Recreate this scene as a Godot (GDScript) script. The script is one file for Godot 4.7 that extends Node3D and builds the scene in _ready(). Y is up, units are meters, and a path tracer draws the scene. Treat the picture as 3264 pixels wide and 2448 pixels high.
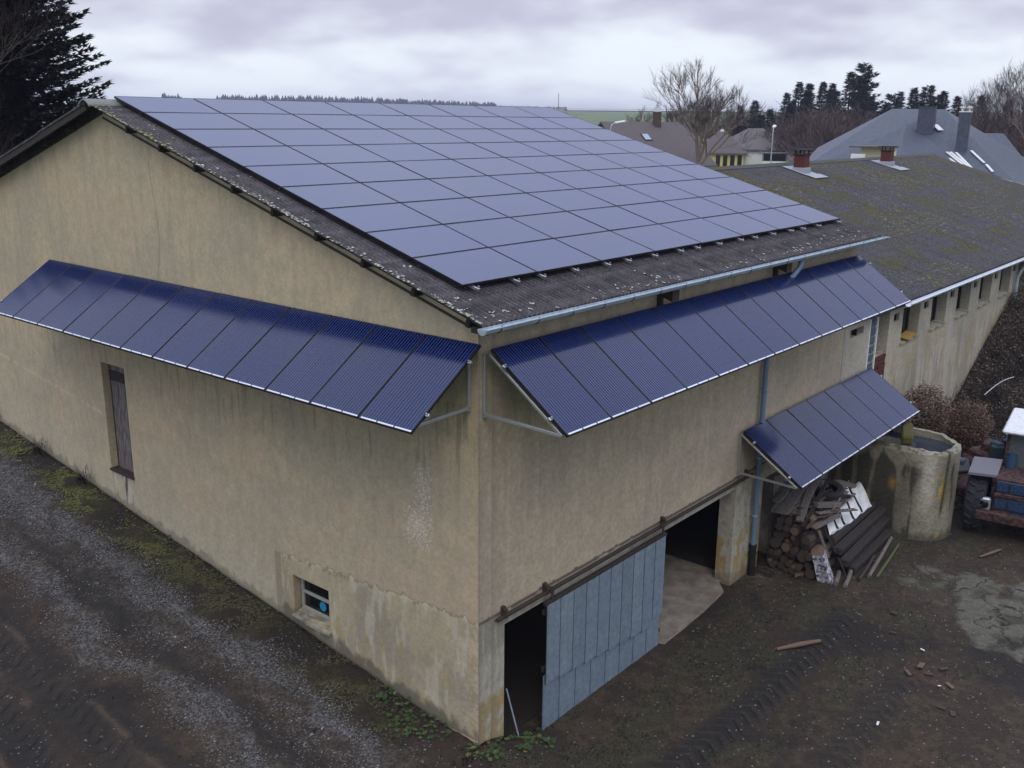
extends Node3D

# ------------------------------------------------------------------ mesh builder
class MB:
	var v := PackedVector3Array()
	var n := PackedVector3Array()
	var uv := PackedVector2Array()
	var c := PackedColorArray()
	var col := Color.WHITE
	func vert(p: Vector3, nn: Vector3, t := Vector2.ZERO) -> void:
		v.append(p); n.append(nn); uv.append(t); c.append(col)
	func tri(a: Vector3, b: Vector3, d: Vector3, nn: Vector3, ta := Vector2.ZERO, tb := Vector2.ZERO, td := Vector2.ZERO) -> void:
		if (b - a).cross(d - a).dot(nn) > 0.0:
			vert(a, nn, ta); vert(d, nn, td); vert(b, nn, tb)
		else:
			vert(a, nn, ta); vert(b, nn, tb); vert(d, nn, td)
	func quad(a: Vector3, b: Vector3, d: Vector3, e: Vector3, nn: Vector3, ta := Vector2.ZERO, tb := Vector2.ZERO, td := Vector2.ZERO, te := Vector2.ZERO) -> void:
		tri(a, b, d, nn, ta, tb, td); tri(a, d, e, nn, ta, td, te)
	func face(a: Vector3, b: Vector3, d: Vector3, e: Vector3) -> void: # counterclockwise from outside
		var nn := (b - a).cross(d - a)
		if nn.length_squared() < 1e-14: nn = (d - a).cross(e - a)
		quad(a, b, d, e, nn.normalized())
	func face3(a: Vector3, b: Vector3, d: Vector3) -> void:
		tri(a, b, d, (b - a).cross(d - a).normalized())
	func box(ce: Vector3, s: Vector3, b := Basis(), bev := 0.0) -> void:
		var h := s * 0.5
		var bv := minf(bev, minf(h.x, minf(h.y, h.z)) * 0.9)
		for ax in 3:
			var i := (ax + 1) % 3
			var j := (ax + 2) % 3
			for sg in [-1.0, 1.0]:
				var nn := Vector3.ZERO; nn[ax] = sg
				var q := []
				for k in 4:
					var p := Vector3.ZERO
					p[ax] = h[ax] * sg
					p[i] = (h[i] - bv) * (1.0 if k in [1, 2] else -1.0)
					p[j] = (h[j] - bv) * (1.0 if k in [2, 3] else -1.0)
					q.append(p)
				quad(ce + b * q[0], ce + b * q[1], ce + b * q[2], ce + b * q[3], (b * nn).normalized(), Vector2(q[0][i], q[0][j]), Vector2(q[1][i], q[1][j]), Vector2(q[2][i], q[2][j]), Vector2(q[3][i], q[3][j]))
		if bv <= 0.0: return
		for ax in 3:
			var i := (ax + 1) % 3
			var j := (ax + 2) % 3
			for si in [-1.0, 1.0]:
				for sj in [-1.0, 1.0]:
					var q := []
					for k in [-1.0, 1.0]:
						var p := Vector3.ZERO; p[ax] = (h[ax] - bv) * k; p[i] = h[i] * si; p[j] = (h[j] - bv) * sj; q.append(p)
						var p2 := Vector3.ZERO; p2[ax] = (h[ax] - bv) * k; p2[i] = (h[i] - bv) * si; p2[j] = h[j] * sj; q.append(p2)
					var nn := Vector3.ZERO; nn[i] = si; nn[j] = sj
					quad(ce + b * q[0], ce + b * q[1], ce + b * q[3], ce + b * q[2], (b * nn).normalized())
		for sx in [-1.0, 1.0]:
			for sy in [-1.0, 1.0]:
				for sz in [-1.0, 1.0]:
					tri(ce + b * Vector3(h.x * sx, (h.y - bv) * sy, (h.z - bv) * sz), ce + b * Vector3((h.x - bv) * sx, h.y * sy, (h.z - bv) * sz), ce + b * Vector3((h.x - bv) * sx, (h.y - bv) * sy, h.z * sz), (b * Vector3(sx, sy, sz)).normalized())
	func tube(pts: Array, rad: Array, sides := 8, caps := true) -> void:
		var rings := []
		var norms := []
		var side := Vector3.ZERO
		for k in pts.size():
			var d: Vector3 = (pts[mini(k + 1, pts.size() - 1)] - pts[maxi(k - 1, 0)]).normalized()
			if k == 0:
				side = d.cross(Vector3.UP if absf(d.y) < 0.9 else Vector3.RIGHT).normalized()
			else:
				side = (side - d * side.dot(d)).normalized()
			var up := d.cross(side)
			var ring := []
			var nr := []
			for s in sides:
				var a := TAU * s / sides
				var o := side * cos(a) + up * sin(a)
				ring.append(pts[k] + o * rad[k]); nr.append(o)
			rings.append(ring); norms.append(nr)
		for k in pts.size() - 1:
			for s in sides:
				var t := (s + 1) % sides
				var a: Vector3 = rings[k][s]; var b: Vector3 = rings[k][t]; var e: Vector3 = rings[k + 1][s]; var f: Vector3 = rings[k + 1][t]
				var u0 := Vector2(float(s) / sides, k); var u1 := Vector2(float(s + 1) / sides, k)
				var m: Vector3 = norms[k][s]
				if (b - a).cross(f - a).dot(m) > 0.0:
					vert(a, norms[k][s], u0); vert(f, norms[k + 1][t], u1); vert(b, norms[k][t], u1)
					vert(a, norms[k][s], u0); vert(e, norms[k + 1][s], u0); vert(f, norms[k + 1][t], u1)
				else:
					vert(a, norms[k][s], u0); vert(b, norms[k][t], u1); vert(f, norms[k + 1][t], u1)
					vert(a, norms[k][s], u0); vert(f, norms[k + 1][t], u1); vert(e, norms[k + 1][s], u0)
		if caps:
			for k in [0, pts.size() - 1]:
				var d: Vector3 = (pts[0] - pts[1]) if k == 0 else (pts[k] - pts[k - 1])
				for s in sides:
					tri(pts[k], rings[k][s], rings[k][(s + 1) % sides], d.normalized())
	func bar(a: Vector3, b: Vector3, w: float, h: float, bev := 0.0, up := Vector3.UP) -> void:
		var x := (b - a)
		var l := x.length(); x = x / l
		var z := x.cross(up).normalized()
		box((a + b) * 0.5, Vector3(l, h, w), Basis(x, z.cross(x), z), bev)
	func lathe(prof: Array, sides: int, tr := Transform3D()) -> void: # prof: [r, y]
		for k in prof.size() - 1:
			var p: Vector2 = prof[k]; var q: Vector2 = prof[k + 1]
			var nd := Vector2(q.y - p.y, p.x - q.x).normalized()
			for s in sides:
				var a0 := TAU * s / sides; var a1 := TAU * (s + 1) / sides
				var d0 := Vector3(cos(a0), 0, sin(a0)); var d1 := Vector3(cos(a1), 0, sin(a1))
				var n0 := (tr.basis * (d0 * nd.x + Vector3.UP * nd.y)).normalized(); var n1 := (tr.basis * (d1 * nd.x + Vector3.UP * nd.y)).normalized()
				var A := tr * (d0 * p.x + Vector3.UP * p.y); var B := tr * (d1 * p.x + Vector3.UP * p.y)
				var C := tr * (d1 * q.x + Vector3.UP * q.y); var D := tr * (d0 * q.x + Vector3.UP * q.y)
				if (C - A).cross(D - B).dot(n0 + n1) > 0.0:
					vert(A, n0); vert(B, n1); vert(C, n1); vert(A, n0); vert(C, n1); vert(D, n0)
					var e := v.size()
					for z in [e - 6, e - 3]:
						var tv := v[z + 1]; v[z + 1] = v[z + 2]; v[z + 2] = tv
						var tn := n[z + 1]; n[z + 1] = n[z + 2]; n[z + 2] = tn
				else:
					vert(A, n0); vert(B, n1); vert(C, n1); vert(A, n0); vert(C, n1); vert(D, n0)
	func prism(poly: Array, depth: Vector3) -> void: # poly: Vector3 ring, extruded by depth
		var ce := Vector3.ZERO
		for p in poly: ce += p
		ce /= poly.size()
		var pl := PackedVector2Array()
		var nn := Vector3.ZERO
		for k in poly.size(): nn += (poly[k] - ce).cross(poly[(k + 1) % poly.size()] - ce)
		nn = nn.normalized()
		var x: Vector3 = (poly[1] - poly[0]).normalized()
		var y := nn.cross(x)
		for p in poly: pl.append(Vector2((p - ce).dot(x), (p - ce).dot(y)))
		var ids := Geometry2D.triangulate_polygon(pl)
		var out := nn * (-1.0 if nn.dot(depth) > 0.0 else 1.0)
		for k in range(0, ids.size(), 3):
			tri(poly[ids[k]], poly[ids[k + 1]], poly[ids[k + 2]], out)
			tri(poly[ids[k]] + depth, poly[ids[k + 1]] + depth, poly[ids[k + 2]] + depth, -out)
		for k in poly.size():
			var a: Vector3 = poly[k]; var b: Vector3 = poly[(k + 1) % poly.size()]
			var m := (b - a).cross(depth).normalized()
			if nn.dot(depth) < 0.0: m = -m
			quad(a, b, b + depth, a + depth, m)
	func mesh(with_color := false) -> ArrayMesh:
		var a := []
		a.resize(Mesh.ARRAY_MAX)
		a[Mesh.ARRAY_VERTEX] = v; a[Mesh.ARRAY_NORMAL] = n; a[Mesh.ARRAY_TEX_UV] = uv
		if with_color: a[Mesh.ARRAY_COLOR] = c
		var m := ArrayMesh.new()
		m.add_surface_from_arrays(Mesh.PRIMITIVE_TRIANGLES, a)
		return m

# ------------------------------------------------------------------ naming helpers
var used := {}
var rng := RandomNumberGenerator.new()
var M := {}

func numbered(called: String) -> String:
	if not used.has(called):
		used[called] = 0
		return called
	used[called] += 1
	return "%s_%03d" % [called, used[called]]

func tag(o: Node, label := "", category := "", group := "", kind := "") -> Node:
	if label: o.set_meta("label", label)
	if category: o.set_meta("category", category)
	if group: o.set_meta("group", group)
	if kind: o.set_meta("kind", kind)
	return o

func thing(called: String, label: String, category: String, at := Vector3.ZERO, turn := 0.0, group := "") -> Node3D:
	var o := Node3D.new()
	o.name = numbered(called)
	add_child(o)
	o.position = at
	o.rotation.y = turn
	tag(o, label, category, group)
	return o

func inst(called: String, m: Mesh, mat: Material, parent: Node) -> MeshInstance3D:
	var o := MeshInstance3D.new()
	o.mesh = m
	o.material_override = mat
	o.name = numbered(called) if parent == self else called
	parent.add_child(o, true)
	return o

func obj(called: String, mb: MB, mat: Material, parent: Node, colors := false) -> MeshInstance3D:
	var o := inst(called, mb.mesh(colors), mat, parent)
	return o

func struct(called: String, mb: MB, mat: Material, colors := false) -> MeshInstance3D:
	var o := obj(called, mb, mat, self, colors)
	o.set_meta("kind", "structure")
	return o

func multi(called: String, m: Mesh, mat: Material, xf: Array, cols: Array, parent: Node) -> MultiMeshInstance3D:
	var mm := MultiMesh.new()
	mm.transform_format = MultiMesh.TRANSFORM_3D
	mm.use_colors = cols.size() > 0
	mm.mesh = m
	mm.instance_count = xf.size()
	for k in xf.size():
		mm.set_instance_transform(k, xf[k])
		if cols.size(): mm.set_instance_color(k, cols[k])
	var o := MultiMeshInstance3D.new()
	o.multimesh = mm
	o.material_override = mat
	o.name = numbered(called) if parent == self else called
	parent.add_child(o, true)
	o.set_meta("kind", "stuff")
	return o

func dup(o: Node3D, label := "", group := "") -> Node3D:
	var r := o.duplicate() as Node3D
	var base := str(o.name)
	r.name = numbered(base)
	add_child(r)
	if label: r.set_meta("label", label)
	if group: r.set_meta("group", group)
	return r

# ------------------------------------------------------------------ materials
func L(r: float, g: float, b: float) -> Color: # a real-world (linear) base colour
	return Color(r, g, b).linear_to_srgb()

func noise(seed_: int, freq: float, oct := 4, type := FastNoiseLite.TYPE_SIMPLEX_SMOOTH) -> FastNoiseLite:
	var f := FastNoiseLite.new()
	f.seed = seed_; f.frequency = freq; f.fractal_octaves = oct; f.noise_type = type
	f.fractal_type = FastNoiseLite.FRACTAL_FBM if oct > 1 else FastNoiseLite.FRACTAL_NONE
	return f

func ntex(seed_: int, freq: float, stops: Array, oct := 4, size := 512, type := FastNoiseLite.TYPE_SIMPLEX_SMOOTH) -> NoiseTexture2D:
	var t := NoiseTexture2D.new()
	t.width = size; t.height = size; t.seamless = true
	t.noise = noise(seed_, freq, oct, type)
	if stops.size():
		var g := Gradient.new()
		var off := PackedFloat32Array(); var cs := PackedColorArray()
		for s in stops: off.append(s[0]); cs.append(s[1])
		g.offsets = off; g.colors = cs
		t.color_ramp = g
	return t

func mat(color: Color, rough := 0.8, metal := 0.0) -> StandardMaterial3D:
	var m := StandardMaterial3D.new()
	m.albedo_color = color; m.roughness = rough; m.metallic = metal
	return m

# triplanar material: colour texture at SC repeats per metre, a fine multiply texture, relief in cm
func trimat(tex: Texture2D, sc: float, rough := 0.85, fine: Texture2D = null, fsc := 1.0, bump: Texture2D = null, cm := 0.0, world := true, metal := 0.0) -> StandardMaterial3D:
	var m := StandardMaterial3D.new()
	m.albedo_texture = tex
	m.uv1_triplanar = true; m.uv1_world_triplanar = world
	m.uv1_scale = Vector3.ONE * sc
	m.roughness = rough; m.metallic = metal
	if fine:
		m.detail_enabled = true
		m.detail_albedo = fine
		m.detail_blend_mode = BaseMaterial3D.BLEND_MODE_MUL
		m.detail_uv_layer = BaseMaterial3D.DETAIL_UV_2
		m.uv2_triplanar = true; m.uv2_world_triplanar = world
		m.uv2_scale = Vector3.ONE * fsc
	if bump:
		m.heightmap_enabled = true
		m.heightmap_texture = bump
		m.heightmap_scale = cm
	return m

func g(x: float) -> Color: return Color(x, x, x)
func img_tex(w: int, h: int, data: PackedByteArray, fmt: int) -> ImageTexture:
	return ImageTexture.create_from_image(Image.create_from_data(w, h, false, fmt, data))

func vcol(rough := 0.9) -> StandardMaterial3D:
	var m := StandardMaterial3D.new()
	m.vertex_color_use_as_albedo = true
	m.roughness = rough
	return m

# ------------------------------------------------------------------ sky: overcast evening air and clouds, the same all round
func sky_colour(d: Vector3, n1: FastNoiseLite, n2: FastNoiseLite) -> Color:
	var el := rad_to_deg(asin(clampf(d.y, -1.0, 1.0)))
	if el < -1.5: return Color(0.30, 0.30, 0.34)
	# cloud deck: billows a little wider than tall, stretched towards the horizon
	var a := n1.get_noise_3d(d.x * 130.0, el * 8.0, d.z * 130.0) * 0.5 + 0.5
	var b := n2.get_noise_3d(d.x * 330.0, el * 20.0, d.z * 330.0) * 0.5 + 0.5
	var w := n1.get_noise_3d(d.x * 52.0 + 40.0, el * 2.6, d.z * 52.0) * 0.5 + 0.5
	var t := a * 0.42 + b * 0.20 + w * 0.38
	var cl := smoothstep(0.40, 0.70, t + 0.15 * smoothstep(2.6, 6.5, el) - 0.05 * exp(-pow((el - 2.6) / 1.5, 2.0)))
	var c := Color(0.80, 0.86, 0.93).lerp(Color(0.50, 0.51, 0.635), cl)
	c = c.lerp(Color(0.56, 0.53, 0.63), 0.35 * smoothstep(0.62, 0.75, t))
	# paler bluish air low down
	c = c.lerp(Color(0.56, 0.64, 0.75), 0.60 * (1.0 - smoothstep(0.0, 2.0, el)))
	c = c.lerp(Color(0.55, 0.61, 0.79), 0.65 * smoothstep(7.0, 22.0, el))
	var up := 1.0 + 1.0 * smoothstep(6.0, 55.0, el)
	return Color(c.r * up, c.g * up, c.b * up)

func sky_picture() -> ImageTexture:
	var n1 := noise(11, 0.035, 5)
	var n2 := noise(12, 0.035, 4)
	var lw := 512; var lh := 256
	var low := PackedFloat32Array(); low.resize(lw * lh * 3)
	for j in lh:
		var th := PI * (j + 0.5) / lh
		for i in lw:
			var ph := TAU * ((i + 0.5) / lw - 0.5)
			var c := sky_colour(Vector3(sin(ph) * sin(th), cos(th), -cos(ph) * sin(th)), n1, n2)
			var o := (j * lw + i) * 3
			low[o] = c.r; low[o + 1] = c.g; low[o + 2] = c.b
	var im := Image.create_from_data(lw, lh, false, Image.FORMAT_RGBF, low.to_byte_array())
	im.resize(2048, 1024, Image.INTERPOLATE_BILINEAR)
	var j0 := 392; var j1 := 522
	var fine := PackedFloat32Array(); fine.resize(2048 * (j1 - j0) * 3)
	for j in range(j0, j1):
		var th := PI * (j + 0.5) / 1024.0
		for i in 2048:
			var ph := TAU * ((i + 0.5) / 2048.0 - 0.5)
			var c := sky_colour(Vector3(sin(ph) * sin(th), cos(th), -cos(ph) * sin(th)), n1, n2)
			var o := ((j - j0) * 2048 + i) * 3
			fine[o] = c.r; fine[o + 1] = c.g; fine[o + 2] = c.b
	im.blit_rect(Image.create_from_data(2048, j1 - j0, false, Image.FORMAT_RGBF, fine.to_byte_array()), Rect2i(0, 0, 2048, j1 - j0), Vector2i(0, j0))
	return ImageTexture.create_from_image(im)

# ------------------------------------------------------------------ render plaster, stained
# fills an RGB picture and a relief picture from a function of (u, v) in metres (v up)
func paint(w: int, h: int, wm: float, hm: float, f: Callable) -> Array:
	var rows := []; rows.resize(h)
	var work := func(j: int) -> void:
		var px := PackedByteArray(); px.resize(w * 4)
		var v := hm * (1.0 - (j + 0.5) / h)
		for i in w:
			var r: Color = f.call(wm * (i + 0.5) / w, v)
			px[i * 3] = int(clampf(r.r, 0.0, 1.0) * 255.0); px[i * 3 + 1] = int(clampf(r.g, 0.0, 1.0) * 255.0); px[i * 3 + 2] = int(clampf(r.b, 0.0, 1.0) * 255.0)
			px[w * 3 + i] = int(clampf(r.a, 0.0, 1.0) * 255.0)
		rows[j] = px
	WorkerThreadPool.wait_for_group_task_completion(WorkerThreadPool.add_group_task(work, h))
	var col := PackedByteArray(); var bp := PackedByteArray()
	for r in rows:
		col.append_array(r.slice(0, w * 3)); bp.append_array(r.slice(w * 3))
	return [img_tex(w, h, col, Image.FORMAT_RGB8), img_tex(w, h, bp, Image.FORMAT_L8)]

const GABLE_W := 19.0
const GABLE_H := 10.0
var na := noise(21, 0.22, 4)
var nb := noise(22, 1.0, 3)
var nc := noise(23, 3.2, 3)
var nd := noise(24, 9.0, 2)

func gable_point(u: float, v: float) -> Color:
	var lo := na.get_noise_2d(u * 1.6, v * 1.9)
	var st := nb.get_noise_2d(u * 2.6, v * 0.34 + 40.0)
	var md := nc.get_noise_2d(u, v * 0.8)
	var fi := nd.get_noise_2d(u, v)
	var c := Color(0.705, 0.655, 0.545, 0.5)
	c = c.lerp(Color(0.650, 0.610, 0.525, 0.5), 0.45 * smoothstep(-0.15, 0.35, lo + 0.25 * st))
	c = c.lerp(Color(0.75, 0.665, 0.55, 0.5), 0.5 * smoothstep(0.0, 0.35, -lo + 0.3 * md))
	var ground := 0.125 * u
	var roof := 6.4 + 0.2915 * (u if u < 9.25 else 18.5 - u)
	# grey weather streaks that start below the roof
	var k := smoothstep(0.10, 0.42, st + 0.25 * fi)
	c = c.lerp(Color(0.57, 0.54, 0.46, 0.48), 0.20 * k * (0.35 + 0.65 * exp(-maxf(roof - v, 0.0) / 3.5)))
	var s2 := smoothstep(0.18, 0.45, nb.get_noise_2d(u * 5.5, v * 0.7 + 9.0))
	c = c.lerp(Color(0.50, 0.475, 0.415, 0.48), 0.18 * s2 * smoothstep(0.0, 0.3, md))
	# lifts of the render: horizontal joints with slightly different tone
	var j1 := 2.95 + 0.06 * sin(u * 1.7) + 0.05 * md
	if u > 0.3 and u < 10.4:
		c = c.lerp(Color(0.70, 0.62, 0.49, 0.55), 0.35 * exp(-absf(v - j1) * 18.0))
		if v < j1: c = c.lerp(Color(0.66, 0.62, 0.53, 0.5), 0.30)
	var j2 := 4.75 + 0.04 * md
	c = c.lerp(Color(0.52, 0.50, 0.41, 0.5), 0.35 * exp(-absf(v - j2) * 14.0) * smoothstep(-0.1, 0.2, lo))
	# pale scar climbing to the left of the loft door
	if u > 10.45 and u < 15.2:
		var y := 3.06 + (u - 10.5) * 0.118 + 0.03 * md
		c = c.lerp(Color(0.80, 0.74, 0.60, 0.62), 0.75 * exp(-absf(v - y) * 45.0) * smoothstep(-0.3, 0.1, md + 0.2))
	# fine vertical hair crack
	var cx := 7.75 + 0.25 * na.get_noise_2d(3.0, v * 1.4)
	c = c.lerp(Color(0.36, 0.32, 0.26, 0.25), 0.4 * exp(-absf(u - cx) * 70.0) * smoothstep(4.0, 5.5, v))
	# damp foot of the wall
	var foot := v - ground
	c = c.lerp(Color(0.70, 0.675, 0.575, 0.5), 0.65 * (1.0 - smoothstep(0.2, 1.1, foot + 0.5 * st)))
	c = c.lerp(Color(0.42, 0.40, 0.34, 0.45), 0.45 * (1.0 - smoothstep(0.0, 0.10, foot + 0.12 * md)))
	# bare plinth where the render has come off
	var edge := 1.68 + 0.062 * (4.6 - u) + 0.09 * md + 0.05 * fi
	if u < 4.62 and v < edge:
		var p := Color(0.675, 0.635, 0.52, 0.36)
		p = p.lerp(Color(0.60, 0.57, 0.49, 0.36), smoothstep(-0.1, 0.3, lo + md * 0.5))
		p = p.lerp(Color(0.74, 0.715, 0.63, 0.38), 0.7 * smoothstep(0.05, 0.42, nb.get_noise_2d(u * 4.0 + 7.0, v * 0.8)))
		p = p.lerp(Color(0.64, 0.57, 0.40, 0.36), 0.55 * smoothstep(0.10, 0.42, nb.get_noise_2d(u * 2.0 + 50.0, v * 1.1)) * (1.0 - smoothstep(0.5, 1.3, v - ground)))
		p = p.lerp(Color(0.80, 0.76, 0.66, 0.45), 0.8 * exp(-(edge - v) * 22.0) * smoothstep(-0.15, 0.15, md))
		p = p.lerp(Color(0.78, 0.75, 0.68, 0.36), 0.65 * exp(-u * 5.0) * smoothstep(-0.25, 0.15, fi + md))
		p = p.lerp(Color(0.40, 0.38, 0.32, 0.28), 0.8 * (1.0 - smoothstep(0.0, 0.20, foot + 0.2 * md)))
		c = p
	elif u < 4.8 and v < edge + 0.03:
		c = c.lerp(Color(0.48, 0.44, 0.35, 0.62), 0.5)
	# run-off below the loft door
	if v < 1.9 and v > 0.9:
		var w := exp(-pow((u - 9.85 + (1.9 - v) * 0.05) / 0.40, 4.0)) * smoothstep(0.95, 1.7, v)
		c = c.lerp(Color(0.74, 0.73, 0.68, 0.5), 0.75 * w * smoothstep(-0.25, 0.2, st + 0.4 * md))
		c = c.lerp(Color(0.22, 0.21, 0.19, 0.5), 0.8 * w * smoothstep(0.12, 0.35, nb.get_noise_2d(u * 9.0, v * 0.6)))
	# flaking white specks near the corner
	var fl := maxf(exp(-pow((u - 1.06 - 0.05 * (4.1 - v)) / 0.11, 2.0)) * smoothstep(3.25, 3.5, v) * (1.0 - smoothstep(4.0, 4.15, v)), exp(-pow((u - 1.20) / 0.24, 4.0) - pow((v - 3.12) / 0.26, 4.0)))
	fl = maxf(fl, 0.75 * exp(-pow((u - 4.55) / 0.14, 2.0) - pow((v - 5.72) / 0.28, 2.0)))
	fl = maxf(fl, 0.04 * smoothstep(0.0, 0.3, lo) * (1.0 - smoothstep(1.0, 4.0, u)))
	if fl > 0.05:
		c = c.lerp(Color(0.82, 0.80, 0.76, 0.40), 0.75 * smoothstep(0.80 - 0.50 * fl, 0.90 - 0.45 * fl, nd.get_noise_2d(u * 2.2, v * 2.2) * 1.3 + 0.35))
	# dark drips under the awning
	if v > 3.0 and v < 5.2:
		c = c.lerp(Color(0.40, 0.37, 0.31, 0.5), 0.35 * smoothstep(0.30, 0.48, nb.get_noise_2d(u * 7.0 + 3.0, v * 0.5 + 20.0)) * smoothstep(3.4, 4.6, v))
	c = c.lerp(Color(0.70, 0.61, 0.49, 0.6), 0.45 * exp(-u * 7.0))
	var g_ := 1.0 + 0.05 * fi + 0.05 * md
	c.a = clampf(c.a + 0.10 * fi + 0.10 * md, 0.0, 1.0)
	return Color(c.r * g_, c.g * g_, c.b * g_, c.a)

const LONG_W := 36.0
func long_point(u: float, v0: float) -> Color: # v0 from the foot of the wall, at y = -0.8
	var v := v0 - 0.8
	var lo := na.get_noise_2d(u * 1.3 + 90.0, v * 1.6)
	var st := nb.get_noise_2d(u * 2.4 + 90.0, v * 0.25 + 40.0)
	var md := nc.get_noise_2d(u + 90.0, v * 0.8)
	var fi := nd.get_noise_2d(u + 90.0, v)
	var c := Color(0.700, 0.645, 0.550, 0.5)
	c = c.lerp(Color(0.655, 0.605, 0.525, 0.5), 0.8 * smoothstep(-0.15, 0.30, lo + 0.2 * st))
	c = c.lerp(Color(0.57, 0.53, 0.46, 0.5), 0.3 * smoothstep(0.05, 0.4, st + 0.2 * fi) * exp(-maxf(6.3 - v, 0.0) / 2.5))
	c = c.lerp(Color(0.75, 0.69, 0.605, 0.5), 0.3 * smoothstep(0.25, 0.45, nb.get_noise_2d(u * 4.0 + 20.0, v * 0.2)))
	if u < 13.1:
		# concrete lintel and pillars of the doorway
		var le := 1.93 + 0.02 * md
		if v < le:
			c = Color(0.655, 0.635, 0.565, 0.36)
			c = c.lerp(Color(0.55, 0.53, 0.47, 0.36), smoothstep(-0.1, 0.3, lo + md * 0.6))
			c = c.lerp(Color(0.70, 0.685, 0.63, 0.36), 0.6 * smoothstep(0.1, 0.4, nb.get_noise_2d(u * 5.0, v * 0.9)))
			if u < 1.2 or (u > 7.8 and u < 9.2):
				c = c.lerp(Color(0.58, 0.48, 0.24, 0.34), 0.6 * smoothstep(-0.05, 0.30, nb.get_noise_2d(u * 2.5 + 4.0, v * 1.6) + 0.25 - 0.45 * maxf(v - 0.0, 0.0)) * (1.0 - smoothstep(0.5, 0.9, v)))
			c = c.lerp(Color(0.40, 0.34, 0.27, 0.3), 0.6 * (1.0 - smoothstep(-0.42, -0.1, v + 0.2 * md)))
		elif v < le + 0.05:
			c = c.lerp(Color(0.30, 0.27, 0.23, 0.5), 0.8)  # shadow line above the lintel, painted into the wall colour
		c = c.lerp(Color(0.48, 0.45, 0.40, 0.44), 0.6 * exp(-u * 16.0))
	else:
		c = Color(0.70, 0.67, 0.60, 0.5)
		c = c.lerp(Color(0.635, 0.615, 0.555, 0.5), smoothstep(-0.15, 0.3, lo))
		c = c.lerp(Color(0.60, 0.55, 0.40, 0.5), 0.55 * smoothstep(-0.02, 0.30, nb.get_noise_2d(u * 0.8, v * 0.4 + 60.0) + 0.1) * exp(-pow((v - 2.1) / 1.0, 4.0)) * smoothstep(15.0, 17.0, u))
		c = c.lerp(Color(0.48, 0.46, 0.39, 0.5), 0.4 * smoothstep(0.12, 0.4, st) * (1.0 - smoothstep(2.0, 3.3, v)))
		c = c.lerp(Color(0.70, 0.69, 0.63, 0.5), 0.5 * smoothstep(0.0, 0.3, -lo) * (1.0 - smoothstep(0.8, 2.0, v)))
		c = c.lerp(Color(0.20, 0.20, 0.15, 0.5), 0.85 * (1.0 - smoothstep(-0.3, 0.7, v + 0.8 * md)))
	c = c.lerp(Color(0.28, 0.26, 0.22, 0.2), 0.85 * exp(-absf(u - 13.1 - 0.03 * md) * 45.0) * (1.0 - smoothstep(5.9, 6.0, v)))
	var g_ := 1.0 + 0.08 * fi + 0.05 * md
	c.a = clampf(c.a + 0.16 * fi + 0.10 * md, 0.0, 1.0)
	return Color(c.r * g_, c.g * g_, c.b * g_, c.a)

# one photovoltaic module, portrait: blue cells with silver bus lines, white ribbon ends along the bottom
func module_picture() -> ImageTexture:
	var w := 240; var h := 400
	var px := PackedByteArray(); px.resize(w * h * 3)
	var cn := noise(31, 0.06, 2, FastNoiseLite.TYPE_CELLULAR)
	for j in h:
		for i in w:
			var x := (i + 0.5) / w; var y := (j + 0.5) / h
			var ci := int(x * 6.0); var cj := int(y * 10.0)
			var t := cn.get_noise_2d(i, j) * 0.5 + 0.5
			var k := fposmod(sin(ci * 12.9 + cj * 78.2) * 437.5, 1.0)
			var c := Color(0.055, 0.085, 0.235).lerp(Color(0.065, 0.105, 0.28), t * 0.6 + k * 0.4)
			var fx := fposmod(x * 6.0, 1.0)
			for b in [0.17, 0.5, 0.83]:
				if absf(fx - b) < 0.030: c = Color(0.28, 0.36, 0.56)
			if fx < 0.02 or fx > 0.98: c = Color(0.05, 0.06, 0.15)
			if fposmod(y * 10.0, 1.0) < 0.02: c = c.darkened(0.35)
			if y > 0.985:
				c = Color(0.82, 0.84, 0.88) if fposmod(x * 3.0, 1.0) > 0.07 else Color(0.06, 0.07, 0.14)
			var o := (j * w + i) * 3
			px[o] = int(c.r * 255.0); px[o + 1] = int(c.g * 255.0); px[o + 2] = int(c.b * 255.0)
	return img_tex(w, h, px, Image.FORMAT_RGB8)

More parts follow.
